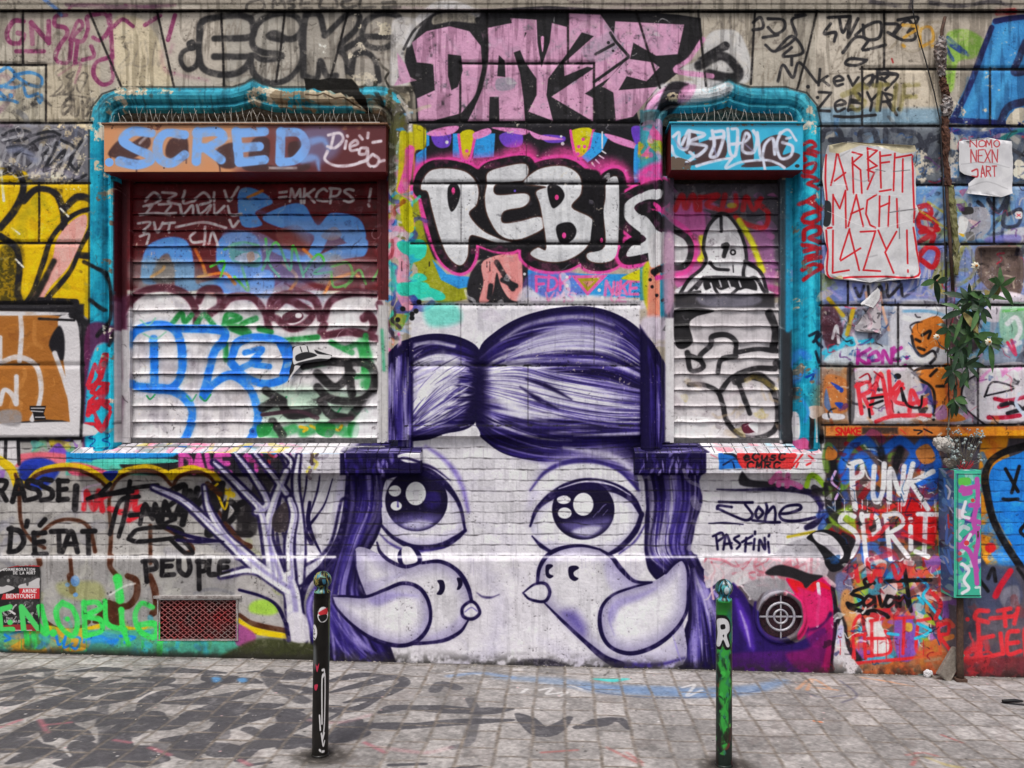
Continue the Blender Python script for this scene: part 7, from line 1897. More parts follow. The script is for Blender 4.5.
def make_window(label, fx0, fx1, peak, ob, bx, by, sx, sy0, sy1, mbox, rails, cut, sillx, nslat, seed):
    wn_ = empty('window', W((fx0 + fx1) / 2, 450), bld)
    wn_['label'] = label
    path = frame_path(fx0, fx1, ob[0], ob[1], 88, peak)
    # denser path for round corners
    moulding(path, PROF, wn_, 'frame', cut)
    P = np.array(path, float)
    T = np.gradient(P, axis=0); T /= np.linalg.norm(T, axis=1)[:, None]
    inner = P + np.stack([-T[:, 1], T[:, 0]], 1) * 22.4
    ip = inner[(P[:, 1] < 125)]
    moulding(ip, [(-.6, -.018), (.6, -.026), (3, -.03), (4.5, -.04), (5.5, -.06), (6.5, -.062), (8, -.07), (8.5, -.15)], wn_, 'inner_moulding', cut, 0, M_GREYSTONE)
    # dark back of the opening above the box
    bm = bmesh.new()
    q = [W(fx0 + 8, 200, 0), W(fx1 - 8, 200, 0), W(fx1 - 8, 80, 0), W(fx0 + 8, 80, 0)]
    bm.faces.new([bm.verts.new(v + Vector((0, .158, 0))) for v in q])
    obj('recess', bm, M_DARK, wn_)
    # roller shutter
    d0 = -.105
    bm = bmesh.new()
    zt, zb = W(0, sy0, d0).z, W(0, sy1, d0).z
    a, b = W(sx[0], 0, d0).x, W(sx[1], 0, d0).x
    pitch = (zt - zb) / nslat
    prof = []
    for i in range(nslat):
        z1 = zt - i * pitch
        for (t, d) in ((0, -.120), (.08, -.1165), (.35, -.1145), (.62, -.1135), (.78, -.1112), (.86, -.107), (.91, -.1035), (.935, -.103), (.95, -.105), (.96, -.112), (.975, -.122)):
            prof.append((-d, z1 - t * pitch))
    rs = random.Random(seed)
    dents = [(rs.uniform(a, b), rs.uniform(zb, zt), rs.uniform(.10, .22), rs.uniform(.004, .011)) for _ in range(7)]
    cols = extrude_profile(bm, prof, a, b, 40)
    for cidx, c_col in enumerate(cols):
        for i, v in enumerate(c_col):
            v.co.y += math.sin((i // 11) * 1.7 + cidx * .6) * .0026 + rs.uniform(-.0004, .0004)
            v.co.z += math.sin(cidx * .5 + seed + (i // 11) * .35) * .0019
            for (dx_, dz_, rad_, dep_) in dents:
                q_ = math.hypot(v.co.x - dx_, v.co.z - dz_)
                if q_ < rad_:
                    v.co.y += dep_ * (1 - q_ / rad_) ** 2
    uv_wall(bm, d0)
    sh = obj('roller_shutter', bm, M_METAL, wn_)
    # bottom rail of the shutter
    bm = bmesh.new()
    box_px(bm, sx[0], sx[1], sy1 - 1, sy1 + 5, -.13, -.092, .003)
    box_px(bm, (sx[0] + sx[1]) / 2 - 60, (sx[0] + sx[1]) / 2 - 52, sy1 - 1.5, sy1 + 1.5, -.092, -.086)
    box_px(bm, (sx[0] + sx[1]) / 2 + 52, (sx[0] + sx[1]) / 2 + 60, sy1 - 1.5, sy1 + 1.5, -.092, -.086)
    uv_wall(bm, d0)
    obj('bottom_rail', bm, plain('shutter_rail', '#6d6a6c', '#4a484a', 40, .45, .001, .4), wn_)
    for (r0, r1) in rails:
        bm = bmesh.new()
        box_px(bm, r0, r1, 176, 443, -.15, -.075, .003)
        box_px(bm, r0 + (r1 - r0) * .2, r0 + (r1 - r0) * .35, 178, 442, -.07501, -.071)
        uv_wall(bm, -.075)
        obj('guide_rail', bm, M_METAL, wn_)
    # shutter box: front panel, folded edges, underside
    bm = bmesh.new()
    df = .10
    p0, p1 = W(bx[0], by[1], df), W(bx[1], by[0], df)
    add_box(bm, p0.x, p1.x, -df, .13, p0.z, p1.z, .003)
    uvl = bm.loops.layers.uv.verify()
    cv = BOXL if mbox is M_BOXL else BOXR
    for f in bm.faces:
        front = f.normal.y < -.5
        f.material_index = 0 if f.normal.y < -.3 else 1
        for l in f.loops:
            u, v = unproj(l.vert.co.x, l.vert.co.z, df)
            l[uvl].uv = ((u - cv.u0) / (cv.u1 - cv.u0), 1 - (v - cv.v0) / (cv.v1 - cv.v0))
    bm.normal_update()
    for f in bm.faces:
        f.material_index = 0 if f.normal.y < -.3 else 1
    bx_o = obj('shutter_box', bm, [mbox, M_OXBLOOD], wn_)
    bm = bmesh.new()
    add_box(bm, p0.x - .012, p1.x + .012, -df - .012, .10, p1.z + .001, p1.z + .012, .002)
    obj('box_lid', bm, M_TAN if mbox is M_BOXL else M_CYANM, wn_)
    bm = bmesh.new()
    for k in range(0):
        for zz in (p0.z + .02, p1.z - .025):
            x = p0.x + .03 + (p1.x - p0.x - .06) * k / 6
            r_ = bmesh.ops.create_uvsphere(bm, u_segments=8, v_segments=5, radius=.0055)
            bmesh.ops.scale(bm, vec=(1, .5, 1), verts=r_['verts'])
            bmesh.ops.translate(bm, vec=(x, -df - .001, zz), verts=r_['verts'])
    bm.free()
    wire_strip(wn_, bx[0] + 6, bx[1] - 6, by[0] - 2, 15, .03, seed)
    # brick sill: sloping top, face of two header courses
    bm = bmesh.new()
    dfr, dbk = .072, -.15
    zt2 = W(0, 453, dfr).z
    zbk = W(0, 440, -.10).z
    zb2 = W(0, 473.5, dfr).z
    x0, x1 = W(sillx[0], 0, dfr).x, W(sillx[1], 0, dfr).x
    nb = int((sillx[1] - sillx[0]) / 10.9)
    vtx = []
    rb = random.Random(seed + 4)
    pf = [(-dbk, zbk), (dfr * -1 + .012, zt2 + .004), (-dfr + .003, zt2), (-dfr, zt2 - .006), (-dfr, (zt2 + zb2) / 2 + .004), (-dfr + .004, (zt2 + zb2) / 2), (-dfr, (zt2 + zb2) / 2 - .004), (-dfr, zb2 + .004), (-dfr + .004, zb2), (.03, zb2)]
    cols = []
    xs = []
    for i in range(nb + 1):
        x = x0 + (x1 - x0) * i / nb
        if i > 0: xs.append((x - .005, 0))
        if 0 < i < nb: xs.append((x, 1))
        if i < nb: xs.append((x + .005 if i else x, 0))
    jit = 0
    for j, (x, deep) in enumerate(xs):
        if deep: jit = rb.uniform(-.0025, .0025)
        cols.append([bm.verts.new((x, y + (.004 if deep and y < .05 else 0) + jit * .6, zz - (.003 if deep and k < 3 else 0))) for k, (y, zz) in enumerate(pf)])
    for A, B in zip(cols, cols[1:]):
        for k in range(len(pf) - 1):
            f = bm.faces.new((A[k], A[k + 1], B[k + 1], B[k]))
            f.material_index = 1 if k < 2 else 0
    bm.faces.new(cols[0][::-1]); bm.faces.new(cols[-1])
    uvl = bm.loops.layers.uv.verify()
    for f in bm.faces:
        for l in f.loops:
            c = l.vert.co
            if f.material_index == 1:
                t = (c.y + dfr) / (dbk * -1 + dfr)
                u = unproj(c.x, 0, dfr)[0]
                l[uvl].uv = ((u - SILL.u0) / (SILL.u1 - SILL.u0), min(1, max(0, t)) * .98 + .01)
            else:
                u, v = unproj(c.x, c.z, dfr)
                l[uvl].uv = ((u - WALL.u0) / (WALL.u1 - WALL.u0), 1 - (v - WALL.v0) / (WALL.v1 - WALL.v0))
    obj('sill', bm, [M_WALL, M_SILL], wn_)
    return wn_
win1 = make_window('wide window with red and white shutter', 91, 408, 253, (452, 440), (104, 386), (125, 172), (127, 381), 183, 439, M_BOXL, ((113, 130), (377, 389)), (304, 368), (70, 421), 16, 1)
win2 = make_window('narrow window with grey and white shutter', 641, 820, 729, (452, 452), (671, 803), (124, 170), (672, 783), 183, 439, M_BOXR, ((662, 674), (780, 796)), None, (635, 823), 16, 2)

# broken plaster of the first window's arch
bm = bmesh.new()
rb = random.Random(8)
def rough_lump(bm, cx, cy, hw, hh, d, thick, nxy=(16, 5), tilt=0.0):
    nx_, ny_ = nxy
    g = []
    for j in range(ny_ + 1):
        row = []
        for i in range(nx_ + 1):
            s, t = i / nx_ * 2 - 1, j / ny_ * 2 - 1
            env = max(0, 1 - abs(s) ** 3) * max(0, 1 - abs(t) ** 2.5)
            q = W(cx + s * hw + rb.uniform(-1, 1), cy + t * hh * (1 - .3 * abs(s)) + tilt * s * hw + rb.uniform(-.8, .8), 0)
            row.append(bm.verts.new((q.x, -(d + thick * env * rb.uniform(.5, 1.1)), q.z)))
        g.append(row)
    for j in range(ny_):
        for i in range(nx_):
            bm.faces.new((g[j][i], g[j + 1][i], g[j + 1][i + 1], g[j][i + 1]))
rough_lump(bm, 334, 97, 31, 6.5, -.02, .05, (20, 6), .14)
rough_lump(bm, 322, 88, 12, 4, -.05, .04, (10, 4))
rough_lump(bm, 350, 103, 16, 5, -.05, .045, (10, 4), .2)
obj('broken_plaster', bm, M_PLASTER, win1)
bm = bmesh.new()
q = [W(300, 84, 0), W(300, 114, 0), W(376, 114, 0), W(366, 96, 0), W(354, 82, 0)]
bm.faces.new([bm.verts.new(v + Vector((0, .004 if False else -.0035, 0))) for v in q])
bm.free()

# basement grille
gr = empty('basement_grille', W(197, 620), bld)
bm = bmesh.new()
p0, p1 = W(158, 641, .014), W(237, 598, .014)
bm.faces.new([bm.verts.new(v) for v in ((p0.x - .02, .07, p0.z - .02), (p1.x + .02, .07, p0.z - .02), (p1.x + .02, .07, p1.z + .02), (p0.x - .02, .07, p1.z + .02))])
obj('shaft', bm, plain('grille_shaft', '#6a1418', '#140c0c', 9, .8, .003), gr)
bm = bmesh.new()
for (a0, a1, b0, b1) in ((153, 241, 596, 598.8), (157, 238, 639.8, 641), (157, 158.4, 598.8, 639.8), (236.6, 238, 598.8, 639.8)):
    box_px(bm, a0, a1, b0, b1, -.02, .024 if b1 < 600 else .017, .002)
obj('frame', bm, M_MESHB, gr)
bm = bmesh.new()
cw, ch = (p1.x - p0.x) / 12.5, (p1.z - p0.z) / 8.5
for sgn in (1, -1):
    for k in range(-14, 30):
        pts = []
        for j in range(0, 61):
            t = j / 60
            x = p0.x + k * cw + sgn * t * 8.5 * cw
            zz = p0.z + t * (p1.z - p0.z)
            ph = (t * 9.0) % 1.0
            x += 0
            if p0.x - .002 <= x <= p1.x + .002:
                pts.append((x, -.006 + .004 * math.sin(t * 9 * math.pi) * sgn, zz))
        if len(pts) > 1:
            add_tube(bm, pts[::6] + [pts[-1]] if len(pts) > 7 else pts, .0036, 4)
obj('mesh_panel', bm, M_MESH, gr)

# round vent
vt = empty('round_vent', W(780.5, 616.5), bld)
cv_ = W(780.5, 616.5, .014)
def ring(bm, r0, r1, y0, y1, n=48):
    vs = []
    for k in range(n):
        a = 2 * math.pi * k / n
        c, s = math.cos(a), math.sin(a)
        vs.append([bm.verts.new((cv_.x + r * c, y, cv_.z + r * s)) for r, y in ((r0, y0), (r0, y1), ((r0 + r1) / 2, y1 - .003), (r1, y1), (r1, y0))])
    for k in range(n):
        A, B = vs[k], vs[(k + 1) % n]
        for j in range(4):
            bm.faces.new((A[j], B[j], B[j + 1], A[j + 1]))
k_ = S_
bm = bmesh.new(); ring(bm, 21.5 * k_, 26 * k_, .0, -.026)
uv_wall(bm, .014); obj('rim', bm, M_METAL, vt, True)
for (r0, r1) in ((12.6, 14.8), (5.8, 7.6)):
    bm = bmesh.new(); ring(bm, r0 * k_, r1 * k_, -.012, -.022); obj('ring', bm, M_VENT, vt, True)
bm = bmesh.new()
add_box(bm, cv_.x - 22 * k_, cv_.x + 22 * k_, -.0195, -.0125, cv_.z - .8 * k_, cv_.z + .8 * k_, .001)
obj('crossbar', bm, M_VENT, vt)
bm = bmesh.new()
add_box(bm, cv_.x - .7 * k_, cv_.x + .7 * k_, -.0215, -.0198, cv_.z - 22 * k_, cv_.z + 22 * k_)
obj('crossbar', bm, M_VENT, vt)
bm = bmesh.new()
r_ = bmesh.ops.create_circle(bm, cap_ends=True, radius=26 * k_, segments=40)
bmesh.ops.rotate(bm, matrix=Matrix.Rotation(math.pi / 2, 3, 'X'), verts=r_['verts'])
bmesh.ops.translate(bm, vec=(cv_.x, .075, cv_.z), verts=r_['verts'])
bmesh.ops.reverse_faces(bm, faces=bm.faces) if False else None
obj('shaft', bm, M_HOLE, vt)
# ------------------------------------------------------------------ posters, scraps
def paper(name, canvas, mat, outline, d, amp, seed, curl=(), nx=26, ny=34, dn=None):
    """a pasted sheet: torn outline, wrinkles, lifted corners"""
    P = np.array([[float(q) for q in t.split(',')] for t in outline.split()])
    x0, y0 = P.min(0); x1, y1 = P.max(0)
    r = np.random.default_rng(seed)
    nz_ = fbm(ny + 1, nx + 1, 7, 3, r)
    nz_ = .5 * nz_ + .5 * (1 - np.abs(2 * fbm(ny + 1, nx + 1, 5, 3, r) - 1) ** .6)      # creases
    # left and right edges per row, so the tear follows the outline
    def span(y):
        xs = []
        Q = np.roll(P, -1, 0)
        for (ax, ay), (bx_, by_) in zip(P, Q):
            if (ay <= y < by_) or (by_ <= y < ay):
                xs.append(ax + (y - ay) * (bx_ - ax) / (by_ - ay))
        return (min(xs), max(xs)) if xs else None
    bm = bmesh.new()
    uvl = bm.loops.layers.uv.verify()
    g, uvd = [], {}
    for j in range(ny + 1):
        y = y0 + (y1 - y0) * (j + .001) / (ny + .002)
        s = span(y) or (x0, x1)
        row = []
        for i in range(nx + 1):
            x = s[0] + (s[1] - s[0]) * i / nx + (r.uniform(-.4, .4) if i in (0, nx) else 0)
            yy_ = y + (r.uniform(-.5, .5) if j in (0, ny) else 0)
            dd = d + amp * (nz_[j, i] - .3)
            for (cx, cy, rad, h) in curl:
                q = math.hypot(x - cx, yy_ - cy)
                if q < rad:
                    dd += h * (1 - q / rad) ** 2
            v = bm.verts.new(W(x, yy_, 0) + Vector((0, -dd, 0)))
            uvd[v] = (x, yy_)
            row.append(v)
        g.append(row)
    for j in range(ny):
        for i in range(nx):
            f = bm.faces.new((g[j][i], g[j + 1][i], g[j + 1][i + 1], g[j][i + 1]))
            for l in f.loops:
                u, v = uvd[l.vert]
                if canvas is not None:
                    l[uvl].uv = ((u - canvas.u0) / (canvas.u1 - canvas.u0), 1 - (v - canvas.v0) / (canvas.v1 - canvas.v0))
    o = obj(name, bm, mat, None, True)
    return o
o = paper('poster', ARB, M_ARB, "827,144 846,143 870,147 886,144 912,145 914,152 911,160 915,175 914,205 917,212 913,222 916,245 919,275 916,281 890,279 868,283 840,281 824,278 823,262 826,250 822,230 824,205 821,180 823,160", .018, .017, 3,
          ((828, 146, 14, .02), (914, 150, 12, .02), (918, 280, 12, .02), (915, 212, 10, .018)))
tag(o, 'torn white poster hand-lettered ARBEIT MACHT LAZY in red, beside the turquoise window frame', 'poster')
o = paper('poster', NEI, M_NEI, "957,140 986,139 1010,142 1011,168 1010,196 1000,198 985,196 962,197 966,185 974,178 958,174", .018, .013, 4, ((964, 190, 12, .03), (1010, 196, 10, .02)), 18, 18)
tag(o, 'small white sheet with faint red NEXN ART lettering, pasted under the blue lettering', 'poster')
o = paper('poster', MEM, M_MEM, "5,567 20,565 42,565 42,585 42,610 41,630 20,630 -3,630 -4,600 -3,576", .024, .003, 5, ((-1, 570, 10, .012),), 16, 20)
tag(o, 'black and red printed memorial poster low on the grey plinth', 'poster')
# curled flap of an older bill and scraps under it
o = paper('torn_paper', None, M_PAPER, "876,288 879,292 878,300 872,308 858,307 857,305 866,298", .02, .012, 6, ((860, 306, 14, .05),), 12, 12)
tag(o, 'curled white paper flap hanging below the red-lettered poster', 'paper scrap')
SCR = Canvas(850, 290, 884, 336, 5, '#b9b0b4', 31)
use(SCR); scrib(850, 290, 884, 336, 60, ['#cbbdc4', '#8f8a90', '#3a373c', '#c99aa8', '#d0ccd0', '#6a6670'], (1, 4), 3, .8, 9, .2, .3)
M_SCR = painted('old_bill', SCR, .003, .85, .05, .15)
o = paper('torn_paper', SCR, M_SCR, "872,300 880,298 880,334 868,333 853,331 856,322 866,312", .014, .008, 7, ((870, 332, 10, .02),), 12, 14)
tag(o, 'grey-pink printed bill remnant stuck beneath the curled paper flap', 'paper scrap')

# sticker of a hatted head on the wide shutter
HAT = Canvas(282, 340, 332, 410, 6, '#17151a', 32)
use(HAT); z(110, 180, 2.897)
RC('#17151a', 480, 460, 660, 660, 1); F('#d3d0d0', "520,485 545,475 575,480 590,500 630,505 625,515 590,515 540,525 520,530", 3); F('#1a181c', "528,505 560,495 590,505 560,515 530,522", 3); S(3, '#2a282c', "540,480 545,495|560,478 565,495", soft=2)
F('#cfcbcc', "525,535 545,540 530,560 510,580 505,575 520,550|560,590 585,580 580,640 560,645 555,620 535,625", 3, 1, True, .15); S(4, '#b9b5b6', "560,580 575,600 570,640", soft=2); z()
M_HAT = painted('printed_sticker', HAT, .001, .5, .04, .35)
o = paper('sticker', HAT, M_HAT, "288,344 300,343 314,350 329,354 328,359 314,361 300,362 292,370 284,382 286,368 289,358", -.086, .002, 8, (), 14, 14)
for v in o.data.vertices:
    pass
tag(o, 'black and white paper sticker of a hat stuck on the wide roller shutter', 'sticker')

# ------------------------------------------------------------------ bollards
def make_bollard(px, top, base, mat, canvas, lean, label, patches, seed):
    gz = lambda x: ground_z(x)
    P = np.array([[px, base]], float)
    g_ = ground_at(P)[0] / 100
    X, Y = g_[0], -g_[1]
    dist = D_CAM + Y
    kpx = dist / (D_CAM / S_)
    H = (base - top) * kpx
    r = 8.0 * kpx
    zb = ground_z(X)
    root = empty('bollard', (X, Y, zb))
    tag(root, label, 'bollard', 'street bollards along the wall')
    def lathe(name, prof, parent, seg=40):
        bm = bmesh.new()
        uvl = bm.loops.layers.uv.verify()
        rings = []
        for (rad, h) in prof:
            rings.append([bm.verts.new((X + rad * math.sin(2 * math.pi * k / seg) + lean * h, Y + rad * math.cos(2 * math.pi * k / seg), zb + h)) for k in range(seg)])
        for i in range(len(prof) - 1):
            for k in range(seg):
                f = bm.faces.new((rings[i][k], rings[i][(k + 1) % seg], rings[i + 1][(k + 1) % seg], rings[i + 1][k]))
                for l, (kk_, ii) in zip(f.loops, ((k, i), (k + 1, i), (k + 1, i + 1), (k, i + 1))):
                    u = 100 - 100 * kk_ / seg
                    v = (H - prof[ii][1]) / H * 184
                    l[uvl].uv = (u / 100, 1 - v / 190)
        if prof[-1][0] > 0: bm.faces.new(rings[-1])
        return obj(name, bm, mat, parent, True)
    rb_ = 8.9 * kpx
    cb = H - rb_
    ball = [(max(.0005, rb_ * math.sin(a)), cb - rb_ * math.cos(a)) for a in [math.radians(q) for q in (38, 50, 62, 75, 90, 105, 120, 135, 150, 165, 175)]]
    lathe('finial', ball, root)
    zt = ball[0][1]
    lathe('collar', [(r * .98, zt - .030), (r * 1.02, zt - .024), (r * .95, zt - .016), (r * .72, zt - .012), (r * .68, zt - .002), (r * .70, zt + .004)], root)
    body = [(r * 1.0, .0), (r, .02)] + [(r, .02 + (zt - .05) * t / 10) for t in range(1, 11)] + [(r, zt - .030)]
    lathe('post', body, root)
    lathe('base_ring', [(r * 1.10, .0), (r * 1.10, .006), (r * 1.0, .010)], root)
    for (u0, u1, v0, v1, nm, shape) in patches:
        bm = bmesh.new()
        uvl = bm.loops.layers.uv.verify()
        n = 20
        cu, cvv, ru, rv = (u0 + u1) / 2, (v0 + v1) / 2, (u1 - u0) / 2, (v1 - v0) / 2
        def pt(u, v):
            a = 2 * math.pi * (100 - u) / 100
            h = H - v / 184 * H
            return (X + (r + .0011) * math.sin(a) + lean * h, Y + (r + .0011) * math.cos(a), zb + h)
        rows = []
        for j in range(9):
            t = j / 8 * 2 - 1
            half = math.sqrt(max(.02, 1 - t * t)) if shape == 'round' else 1
            rows.append([(cu + s_ / 6 * ru * half, cvv + t * rv) for s_ in range(-6, 7)])
        vv_ = [[bm.verts.new(pt(*q)) for q in row] for row in rows]
        for j in range(8):
            for i in range(12):
                f = bm.faces.new((vv_[j][i], vv_[j + 1][i], vv_[j + 1][i + 1], vv_[j][i + 1]))
                for l, q in zip(f.loops, (rows[j][i], rows[j + 1][i], rows[j + 1][i + 1], rows[j][i + 1])):
                    l[uvl].uv = (q[0] / 100, 1 - q[1] / 190)
        o_ = obj('sticker', bm, mat, root, True)
        o_['label'] = nm
    return root
b1 = make_bollard(320, 571, 755, M_BOA, BOA, .014, 'black metal bollard with white paint drip and speckled ball top, before the white bird', [(45, 67, 34, 50, 'red and black flag sticker', 'round'), (27, 45, 52, 68, 'round white sticker', 'round')], 1)
b2 = make_bollard(724, 579, 765, M_BOB, BOB, 0.0, 'bollard smeared with green paint, blue ball top, before the violet hair', [(27, 61, 35, 67, 'white sticker with black letter', 'rect'), (64, 77, 43, 62, 'small pale sticker', 'rect')], 2)

# ------------------------------------------------------------------ cabinet and its pipe
eb = empty('utility_cabinet', W(961, 598, .1))
tag(eb, 'narrow metal cabinet on the wall, teal front with magenta letters, navy side', 'cabinet')
bm = bmesh.new()
D1 = .19
p0, p1 = W(954, 598, D1), W(981.5, 470, D1)
add_box(bm, p0.x, p1.x, -D1, .02, p0.z, p1.z, .004)
bm.normal_update()
uvl = bm.loops.layers.uv.verify()
for f in bm.faces:
    for l in f.loops:
        c = l.vert.co
        if f.normal.x < -.7:
            t = (c.y + D1) / (.02 + D1)
            u, v = 954 - t * 14, unproj(0, c.z, D1)[1]
            v = 472 + (v - 470)
        else:
            u, v = unproj(c.x, c.z, D1)
            u = min(max(u, 955), 983)
        l[uvl].uv = ((u - EBX.u0) / (EBX.u1 - EBX.u0), 1 - (v - EBX.v0) / (EBX.v1 - EBX.v0))
obj('body', bm, M_EBX, eb)
bm = bmesh.new()
add_box(bm, p0.x + .012, p1.x - .012, -D1 - .006, -D1 - .0005, p0.z + .018, p1.z - .018, .002)
uvl = bm.loops.layers.uv.verify()
for f in bm.faces:
    for l in f.loops:
        u, v = unproj(l.vert.co.x, l.vert.co.z, D1)
        l[uvl].uv = ((u - EBX.u0) / (EBX.u1 - EBX.u0), 1 - (v - EBX.v0) / (EBX.v1 - EBX.v0))
obj('door', bm, M_EBX, eb)
bm = bmesh.new()
add_box(bm, p1.x - .03, p1.x - .022, -D1 - .012, -D1 - .006, (p0.z + p1.z) / 2 - .02, (p0.z + p1.z) / 2 + .02, .001)
obj('latch', bm, M_RUST, eb)
bm = bmesh.new()
a = W(960, 598, .12)
xz = a.x
add_tube(bm, [(xz, -.12, p0.z + .01), (xz, -.12, p0.z - .15), (xz, -.12, ground_z(xz) + .10), (xz + .002, -.122, ground_z(xz) - .01)], [.021, .021, .022, .024], 14)
o = obj('standpipe', bm, M_RUST, None, True)
tag(o, 'short brown pipe running from the narrow cabinet down to the pavement', 'pipe')
bm = bmesh.new()
add_box(bm, xz - .034, xz + .034, -.152, -.09, ground_z(xz) - .005, ground_z(xz) + .02, .004)
o2 = obj('pipe_foot', bm, M_RUST, o)

# ------------------------------------------------------------------ old drainpipe with torn wrapping, cable
rp = random.Random(5)
def ragged(bm, pts, rads, seg=14, amp=.25, sub=7):
    P, R = [], []
    for i in range(len(pts) - 1):
        for k in range(sub):
            t = k / sub
            P.append(Vector(pts[i]).lerp(Vector(pts[i + 1]), t)); R.append(rads[i] * (1 - t) + rads[i + 1] * t)
    P.append(Vector(pts[-1])); R.append(rads[-1])
    n0 = len(bm.verts)
    add_tube(bm, P, R, seg)
    bm.verts.ensure_lookup_table()
    for v in list(bm.verts)[n0:]:
        v.co += Vector((rp.uniform(-1, 1), rp.uniform(-1, 1), rp.uniform(-1, 1))) * amp * sum(rads) / len(rads)
dp = empty('drainpipe', W(946, 450, .04))
tag(dp, 'thin old rainwater pipe in torn wrapping, right of the red-lettered poster', 'pipe')
bm = bmesh.new()
add_tube(bm, [W(945, 17, .03), W(942, 30, .04), W(941, 60, .045), W(945, 120, .045), W(946, 180, .045), W(950, 240, .045), W(953, 292, .04)], .011, 10)
obj('pipe', bm, M_RUST, dp, True)
bm = bmesh.new()
ragged(bm, [W(942, 38, .05), W(940, 48, .05), W(941, 62, .05), W(942, 76, .05)], [.020, .038, .032, .020], 14, .4)
ragged(bm, [W(947, 96, .05), W(947, 106, .05), W(946, 116, .05)], [.018, .034, .024], 14, .4)
obj('foil_wrapping', bm, M_FOIL, dp, False)
bm = bmesh.new()
ragged(bm, [W(942, 76, .048), W(945, 90, .048), W(947, 98, .048)], [.018, .024, .018], 14, .4)
ragged(bm, [W(945, 117, .048), W(946, 135, .048), W(946, 160, .048), W(948, 186, .048)], [.018, .024, .014, .018], 12, .4)
obj('lagging', bm, plain('brown_lagging', '#3f2620', '#6d4a3a', 40, .9, .006), dp, False)
bm = bmesh.new()
ragged(bm, [W(950, 186, .045), W(953, 215, .045), W(956, 245, .045), W(956, 275, .045)], [.018, .024, .020, .012], 12, .4)
obj('mossy_lagging', bm, plain('mossy_lagging', '#6a6a38', '#8f8a6a', 30, .95, .006), dp, False)
bm = bmesh.new()
add_tube(bm, [W(911, -20, .07), W(913, 11, .062), W(918, 35, .02), W(926, 62, .018), W(934, 92, .02), (W(940, 120, .04)), W(942, 160, .07), W(944, 210, .072), W(946, 300, .072), W(949, 400, .07), W(948, 460, .06)], .0042, 6)
o = obj('cable', bm, M_BLACK, None, True)
tag(o, 'thin dark cable slanting from the cornice and down along the old rainwater pipe', 'cable')

# ------------------------------------------------------------------ flowering branch tied to the pipe
pl = empty('flowering_branch', W(950, 470, .1))
tag(pl, 'leafy green branch with small white flowers tied to the old rainwater pipe', 'plant')
rl = random.Random(21)
bm = bmesh.new()
stems = [[(950, 472, .10), (947, 440, .10), (950, 410, .11), (957, 385, .12), (953, 365, .13), (950, 350, .13)],
         [(953, 365, .13), (962, 345, .16), (975, 330, .18), (988, 342, .2)], [(952, 372, .12), (948, 330, .12), (958, 305, .14), (972, 295, .16), (976, 272, .17)],
         [(962, 322, .14), (985, 300, .18), (1000, 282, .2)], [(950, 352, .13), (940, 345, .14), (936, 338, .16)], [(957, 385, .12), (956, 376, .15), (966, 372, .18)]]
for st in stems:
    add_tube(bm, [W(*q) for q in st], [.0065 - .0045 * i / (len(st) - 1) for i in range(len(st))], 6)
obj('stem', bm, M_STEM, pl, True)
whorls = [((970, 300), .17, 8, 24), ((962, 312), .18, 7, 26), ((984, 296), .19, 6, 22), ((1000, 286), .21, 6, 22), ((989, 342), .22, 8, 23), ((972, 337), .18, 8, 25), ((960, 348), .17, 7, 22),
          ((966, 366), .17, 8, 24), ((952, 372), .15, 5, 20), ((955, 400), .13, 6, 18), ((936, 281), .15, 4, 18), ((948, 330), .14, 5, 20), ((980, 310), .2, 5, 22)]
def leaf(bm, base, ang, length, width, lift, droop):
    d_ = Vector((math.cos(ang), 0, math.sin(ang)))
    s_ = Vector((-math.sin(ang), 0, math.cos(ang)))
    f_ = Vector((0, -1, 0))
    rows = []
    for k in range(7):
        t = k / 6
        w = width * math.sin(math.pi * min(1, .06 + t * .94)) ** .8 * (1 if k < 6 else .05)
        c = base + d_ * length * t + f_ * (lift * t - .02 * t * t) + Vector((0, 0, -droop * t * t))
        rows.append([bm.verts.new(c + s_ * w * q + f_ * (.10 * abs(q) * width)) for q in (-.5, 0, .5)])
    mi = rl.choices((0, 1, 2), (.58, .34, .08))[0]
    for A, B in zip(rows, rows[1:]):
        for k in range(2):
            bm.faces.new((A[k], A[k + 1], B[k + 1], B[k])).material_index = mi
bm = bmesh.new()
for (c, d, n, ln) in whorls:
    b0 = W(c[0], c[1], d)
    a0 = rl.uniform(0, 6.28)
    for k in range(int(n * 1.35)):
        leaf(bm, b0 + Vector((rl.uniform(-.01, .01), 0, rl.uniform(-.01, .01))), a0 + k * 6.283 / n + rl.uniform(-.25, .25), ln * S_ * rl.uniform(.4, 1.05), .040 * rl.uniform(.65, 1.15), rl.uniform(-.05, .09), rl.uniform(-.01, .06))
obj('foliage', bm, [M_LEAF, plain('leaf_mid_green', '#33562e', '#4d6e3c', 18, .45, .001, 0, .4), plain('leaf_dry', '#7d7a45', '#6a5230', 25, .7, .001)], pl, True)
def flower(c, d, r):
    bm = bmesh.new()
    b0 = W(c[0], c[1], d)
    for k in range(8):
        leaf(bm, b0, k * math.pi / 4 + .2, r, r * .55, .008, .0)
    for f in bm.faces:
        f.material_index = 0
    f = obj('flower', bm, M_PETAL, pl, True)
    bm = bmesh.new()
    q = bmesh.ops.create_uvsphere(bm, u_segments=10, v_segments=6, radius=r * .28)
    bmesh.ops.translate(bm, vec=b0 + Vector((0, -.008, 0)), verts=q['verts'])
    obj('flower_heart', bm, M_YELLOW, f, True)
flower((976, 266), .20, .030); flower((989, 342), .25, .026); flower((937, 337), .20, .022)

